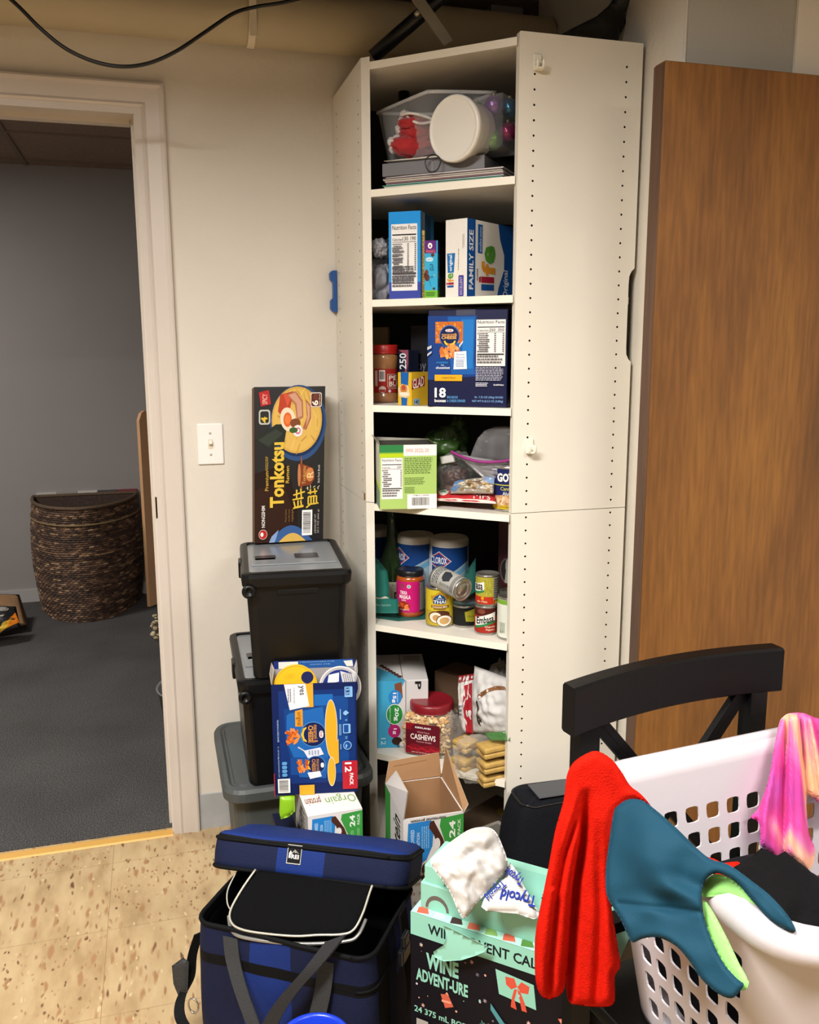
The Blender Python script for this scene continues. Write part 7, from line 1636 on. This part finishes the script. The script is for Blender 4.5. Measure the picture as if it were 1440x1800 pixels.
# red towel over the far left corner
RED = mat('#c41a0c', .95, spec=.05, bump=.3, bscale=420, var=.10, scale=90, name='red_terry')
tp0 = O+be_*(-.012)+bf*(.125)+V((0, 0, ZR)); tn = (-FWD*1.0); tn.z = 0; tn.normalize()
tow = [(1049, 1320), (1025, 1328), (1006, 1343), (996, 1366), (991, 1407), (976, 1460), (962, 1536), (943, 1630), (940, 1680), (943, 1732), (957, 1755), (979, 1753), (993, 1738), (996, 1712), (999, 1759), (1025, 1768), (1066, 1770), (1081, 1759), (1081, 1717), (1091, 1698), (1086, 1660), (1076, 1600), (1070, 1560), (1070, 1517), (1074, 1460), (1084, 1430), (1100, 1414), (1119, 1405), (1144, 1417), (1127, 1396), (1108, 1381), (1096, 1362), (1076, 1335)]
def foldf(x, y):
    k = max(0, min(1, (y-1380)/120)); L_ = 940+ (1340-y)*(-.0) if y < 0 else 0
    # folds fan out from the top
    f = (x-1050)/(40+.19*max(0, y-1320))
    def val(pts, w_, dp):
        for (xa, ya), (xb, yb) in zip(pts, pts[1:]):
            if ya <= y <= yb:
                xc = xa+(xb-xa)*(y-ya)/(yb-ya); kk = min(1, (y-pts[0][1])/70)
                return -dp*kk*math.exp(-((x-xc)/w_)**2)
        return 0
    v = val([(1027, 1388), (994, 1498), (981, 1573), (968, 1702), (966, 1775)], 7, .020)+val([(1032, 1385), (1026, 1480), (1013, 1555), (1002, 1706), (998, 1775)], 8, .034)+val([(1052, 1440), (1056, 1600), (1052, 1700), (1046, 1775)], 9, .014)+val([(1010, 1345), (1000, 1420), (985, 1480), (972, 1560)], 6, .008)
    return v+k*.007*sin(f*6.2+.6)+.004*noise.noise(V((x*.02, y*.012, 5)))
b = B(); b.puff(tow, tp0, tn, .022, RED, cell=4, edge=16, back=1.2, fold=foldf, th=.003, smooth_out=3)
# the part that goes over the rim into the basket
tag(b.build('red_towel'), 'bright red plush towel hanging over the far left corner of the laundry basket', 'towel')
b = B(); pr_ = O+be_*.03+bf*.10+V((0, 0, ZR-.10)); b.blob(O+be_*.21+bf*WB_/2+V((0, 0, z0b+.115)), (.122, .145, .095), mat('#0c0d12', .9, spec=.15), .06, 2, 3, n=34, p=5, rot=Matrix((be_, -bf, V((0, 0, 1)))).transposed())
tag(b.build('dark_clothes'), 'dark folded clothes lying low inside the laundry basket, seen through its holes', 'clothes')
# teal sports bra
TE = mat('#123a4c', .75, spec=.15, bump=.12, bscale=700, name='teal_jersey'); LI = mat('#83c264', .6, bump=.08, bscale=600, name='lime_lining')
bp = O+be_*(-.016)+bf*(WB_*.5)+V((0, 0, ZR)); bn = (-be_*.62+bf*.50+V((0, 0, .42))).normalized()
bp = PP(1236, 1590, O+be_*(-.02)+bf*WB_*.72+V((0, 0, ZR)), -be_); bn2 = (-be_*.75+bf*.30+V((0, 0, .42))).normalized()
bra = [(1078, 1432), (1084, 1418), (1104, 1405), (1127, 1406), (1146, 1418), (1187, 1453), (1221, 1487), (1248, 1509), (1274, 1517), (1293, 1527), (1325, 1551), (1353, 1573), (1384, 1607), (1399, 1634), (1392, 1638), (1372, 1630), (1350, 1614), (1318, 1578), (1297, 1553), (1278, 1541), (1259, 1535), (1244, 1543), (1235, 1560), (1234, 1580), (1238, 1612), (1250, 1649), (1272, 1693), (1297, 1721), (1308, 1730), (1300, 1744), (1286, 1755), (1263, 1747), (1233, 1721), (1210, 1687), (1187, 1662), (1157, 1648), (1130, 1650), (1112, 1657), (1102, 1640), (1090, 1615), (1076, 1592), (1066, 1570), (1065, 1528), (1071, 1479)]
def brf(x, y):
    d1 = math.exp(-(((x-1150)/46)**2+((y-1500)/60)**2)); seam = -.004*math.exp(-((y-1595-.10*(x-1150))/5)**2) if 1085 < x < 1240 else 0
    wr = .006*sin((x*.5-y)*.09+1)*math.exp(-(((x-1190)/50)**2+((y-1575)/35)**2))*1.6
    return .020*d1+seam+wr+.006*noise.noise(V((x*.02, y*.02, 3)))
b = B(); b.puff(bra, bp, bn2, .010, TE, cell=4, edge=9, back=.3, fold=brf, th=.003, smooth_out=3)
br_ = tag(b.build('sports_bra'), 'teal sports bra draped over the left end of the laundry basket', 'sports bra')
b = B(); lo = [(1236, 1578), (1236, 1562), (1244, 1544), (1259, 1536), (1280, 1542), (1300, 1556), (1320, 1580), (1352, 1616), (1330, 1602), (1300, 1585), (1270, 1574)]
b.puff(lo, bp-bn2*.016, bn2, .003, LI, cell=6, edge=8, back=.2, th=.002, smooth_out=2)
lo2 = [(1236, 1581), (1251, 1598), (1266, 1625), (1280, 1652), (1300, 1694), (1317, 1727), (1306, 1742), (1292, 1722), (1270, 1694), (1248, 1650), (1238, 1614)]
b.puff(lo2, bp-bn2*.010, bn2, .003, LI, cell=6, edge=8, back=.2, th=.002, smooth_out=2)
o = b.build('lining', None); 
# attach the lining to the bra as its part
o.data.transform(Matrix.Translation(o.location-br_.location)); o.location = (0, 0, 0); o.parent = br_; o['label'] = 'lime green inner lining'
# tie-dye top over the far wall
m, nt, bb = newmat('tie_dye'); tc = nt.nodes.new('ShaderNodeTexCoord'); nz = nnode(nt, 'ShaderNodeTexNoise', Scale=6.5, Detail=2, Distortion=.5)
mp = nnode(nt, 'ShaderNodeMapping'); mp.inputs['Scale'].default_value = (1.3, 1.3, .55); mp.inputs['Rotation'].default_value = (.2, .3, 0); nt.links.new(tc.outputs['Object'], mp.inputs[0]); nt.links.new(mp.outputs[0], nz.inputs['Vector'])
r1 = ramp(nt, nz.outputs['Fac'], [(.30, '#5a2f9a'), (.37, '#c0409a'), (.44, '#d63c8e'), (.50, '#e26aa6'), (.55, '#eaa890'), (.62, '#e6b070'), (.72, '#ecc8d2')]); nt.links.new(r1.outputs[0], bb.inputs['Base Color']); bb.inputs['Roughness'].default_value = .7
wv = nnode(nt, 'ShaderNodeTexWave', Scale=160, Distortion=.6); nt.links.new(tc.outputs['Object'], wv.inputs['Vector']); bp_ = nnode(nt, 'ShaderNodeBump', Strength=.35, Distance=.003); nt.links.new(wv.outputs['Fac'], bp_.inputs['Height']); nt.links.new(bp_.outputs[0], bb.inputs['Normal'])
TD = m
tdp = O+be_*.4+bf*.035+V((0, 0, ZR)); tdn = (bf*.95-be_*.1+V((0, 0, .25))).normalized()
td = [(1370, 1271), (1376, 1261), (1387, 1254), (1411, 1253), (1432, 1261), (1448, 1266), (1480, 1285), (1485, 1400), (1470, 1440), (1452, 1428), (1440, 1412), (1430, 1403), (1419, 1400), (1419, 1434), (1423, 1467), (1433, 1493), (1430, 1516), (1422, 1530), (1411, 1524), (1380, 1500), (1366, 1506), (1352, 1497), (1338, 1486), (1336, 1455), (1331, 1443), (1320, 1437), (1326, 1429), (1333, 1420), (1345, 1390), (1354, 1357), (1362, 1308)]
def tdf(x, y):
    f = (x-1390)/(26+.13*max(0, y-1260)); return .009*sin(f*6+.4)+.005*sin(f*14+2)+.004*noise.noise(V((x*.03, y*.02, 7)))
b = B(); b.puff(td, tdp, tdn, .016, TD, cell=4, edge=12, back=.5, fold=tdf, th=.003, smooth_out=3)
tag(b.build('tie_dye_top'), 'pink, orange and purple tie dye top hanging over the far rim of the basket', 'top')
# black garment
BK2 = mat('#080809', .9, spec=.15, bump=.25, bscale=300, name='black_cloth')
kp0 = PZ(1380, 1570, ZR-.10); kn = (bf*.30-be_*.2+V((0, 0, .9))).normalized()
bk = [(1290, 1524), (1319, 1508), (1339, 1490), (1354, 1498), (1366, 1504), (1380, 1496), (1411, 1521), (1450, 1556), (1480, 1585), (1480, 1690), (1430, 1690), (1380, 1680), (1330, 1640), (1290, 1580)]
b = B(); b.puff(bk, kp0, kn, .012, BK2, cell=8, edge=18, back=4.5, cr=.02, fr=.018, seed=5, th=.01)
tag(b.build('black_garment'), 'black garment heaped inside the laundry basket under the tie dye top', 'garment')
# thin red edge of cloth showing between the bra and the black garment
b = B(); b.puff([(1238, 1505), (1255, 1509), (1270, 1517), (1298, 1514), (1305, 1522), (1290, 1545), (1262, 1540), (1240, 1520)], kp0-V((0, 0, .012)), kn, .006, RED, cell=6, edge=8, back=2); tag(b.build('red_cloth'), 'small red cloth edge between the teal bra and the black garment', 'cloth')

# keep the packed things clear of the cabinet sides and back
for o in COL.objects:
    r = o
    while r.parent: r = r.parent
    if o.type != 'MESH' or r.name.startswith('corner_cabinet') or r.get('kind') == 'structure': continue
    org = V(o['_org'])
    if not (-.02 < org.x < .62 and -.75 < org.y < 0): continue
    if org.z < .09: continue
    for v in o.data.vertices:
        w_ = v.co+org
        if w_.x < .019 and w_.y > -.355 and w_.x > -.05 and org.x > .005 and r.get('category') not in ('sheeting', 'bracket', 'strut', 'ice pack', 'box.'): v.co.x = .019-org.x if org.x > .02 else v.co.x
        if -.613 < w_.y < -.5945 and w_.x > .295 and w_.z < 2.09: v.co.y = -.594-org.y
        if w_.y > -.0125 and w_.z < 2.09 and w_.x > .02: v.co.y = -.013-org.y
        if w_.x > .5885 and w_.y > -.6 and w_.z < 2.09: v.co.x = .588-org.x
for o in COL.objects:
    if '_org' in o: del o['_org']
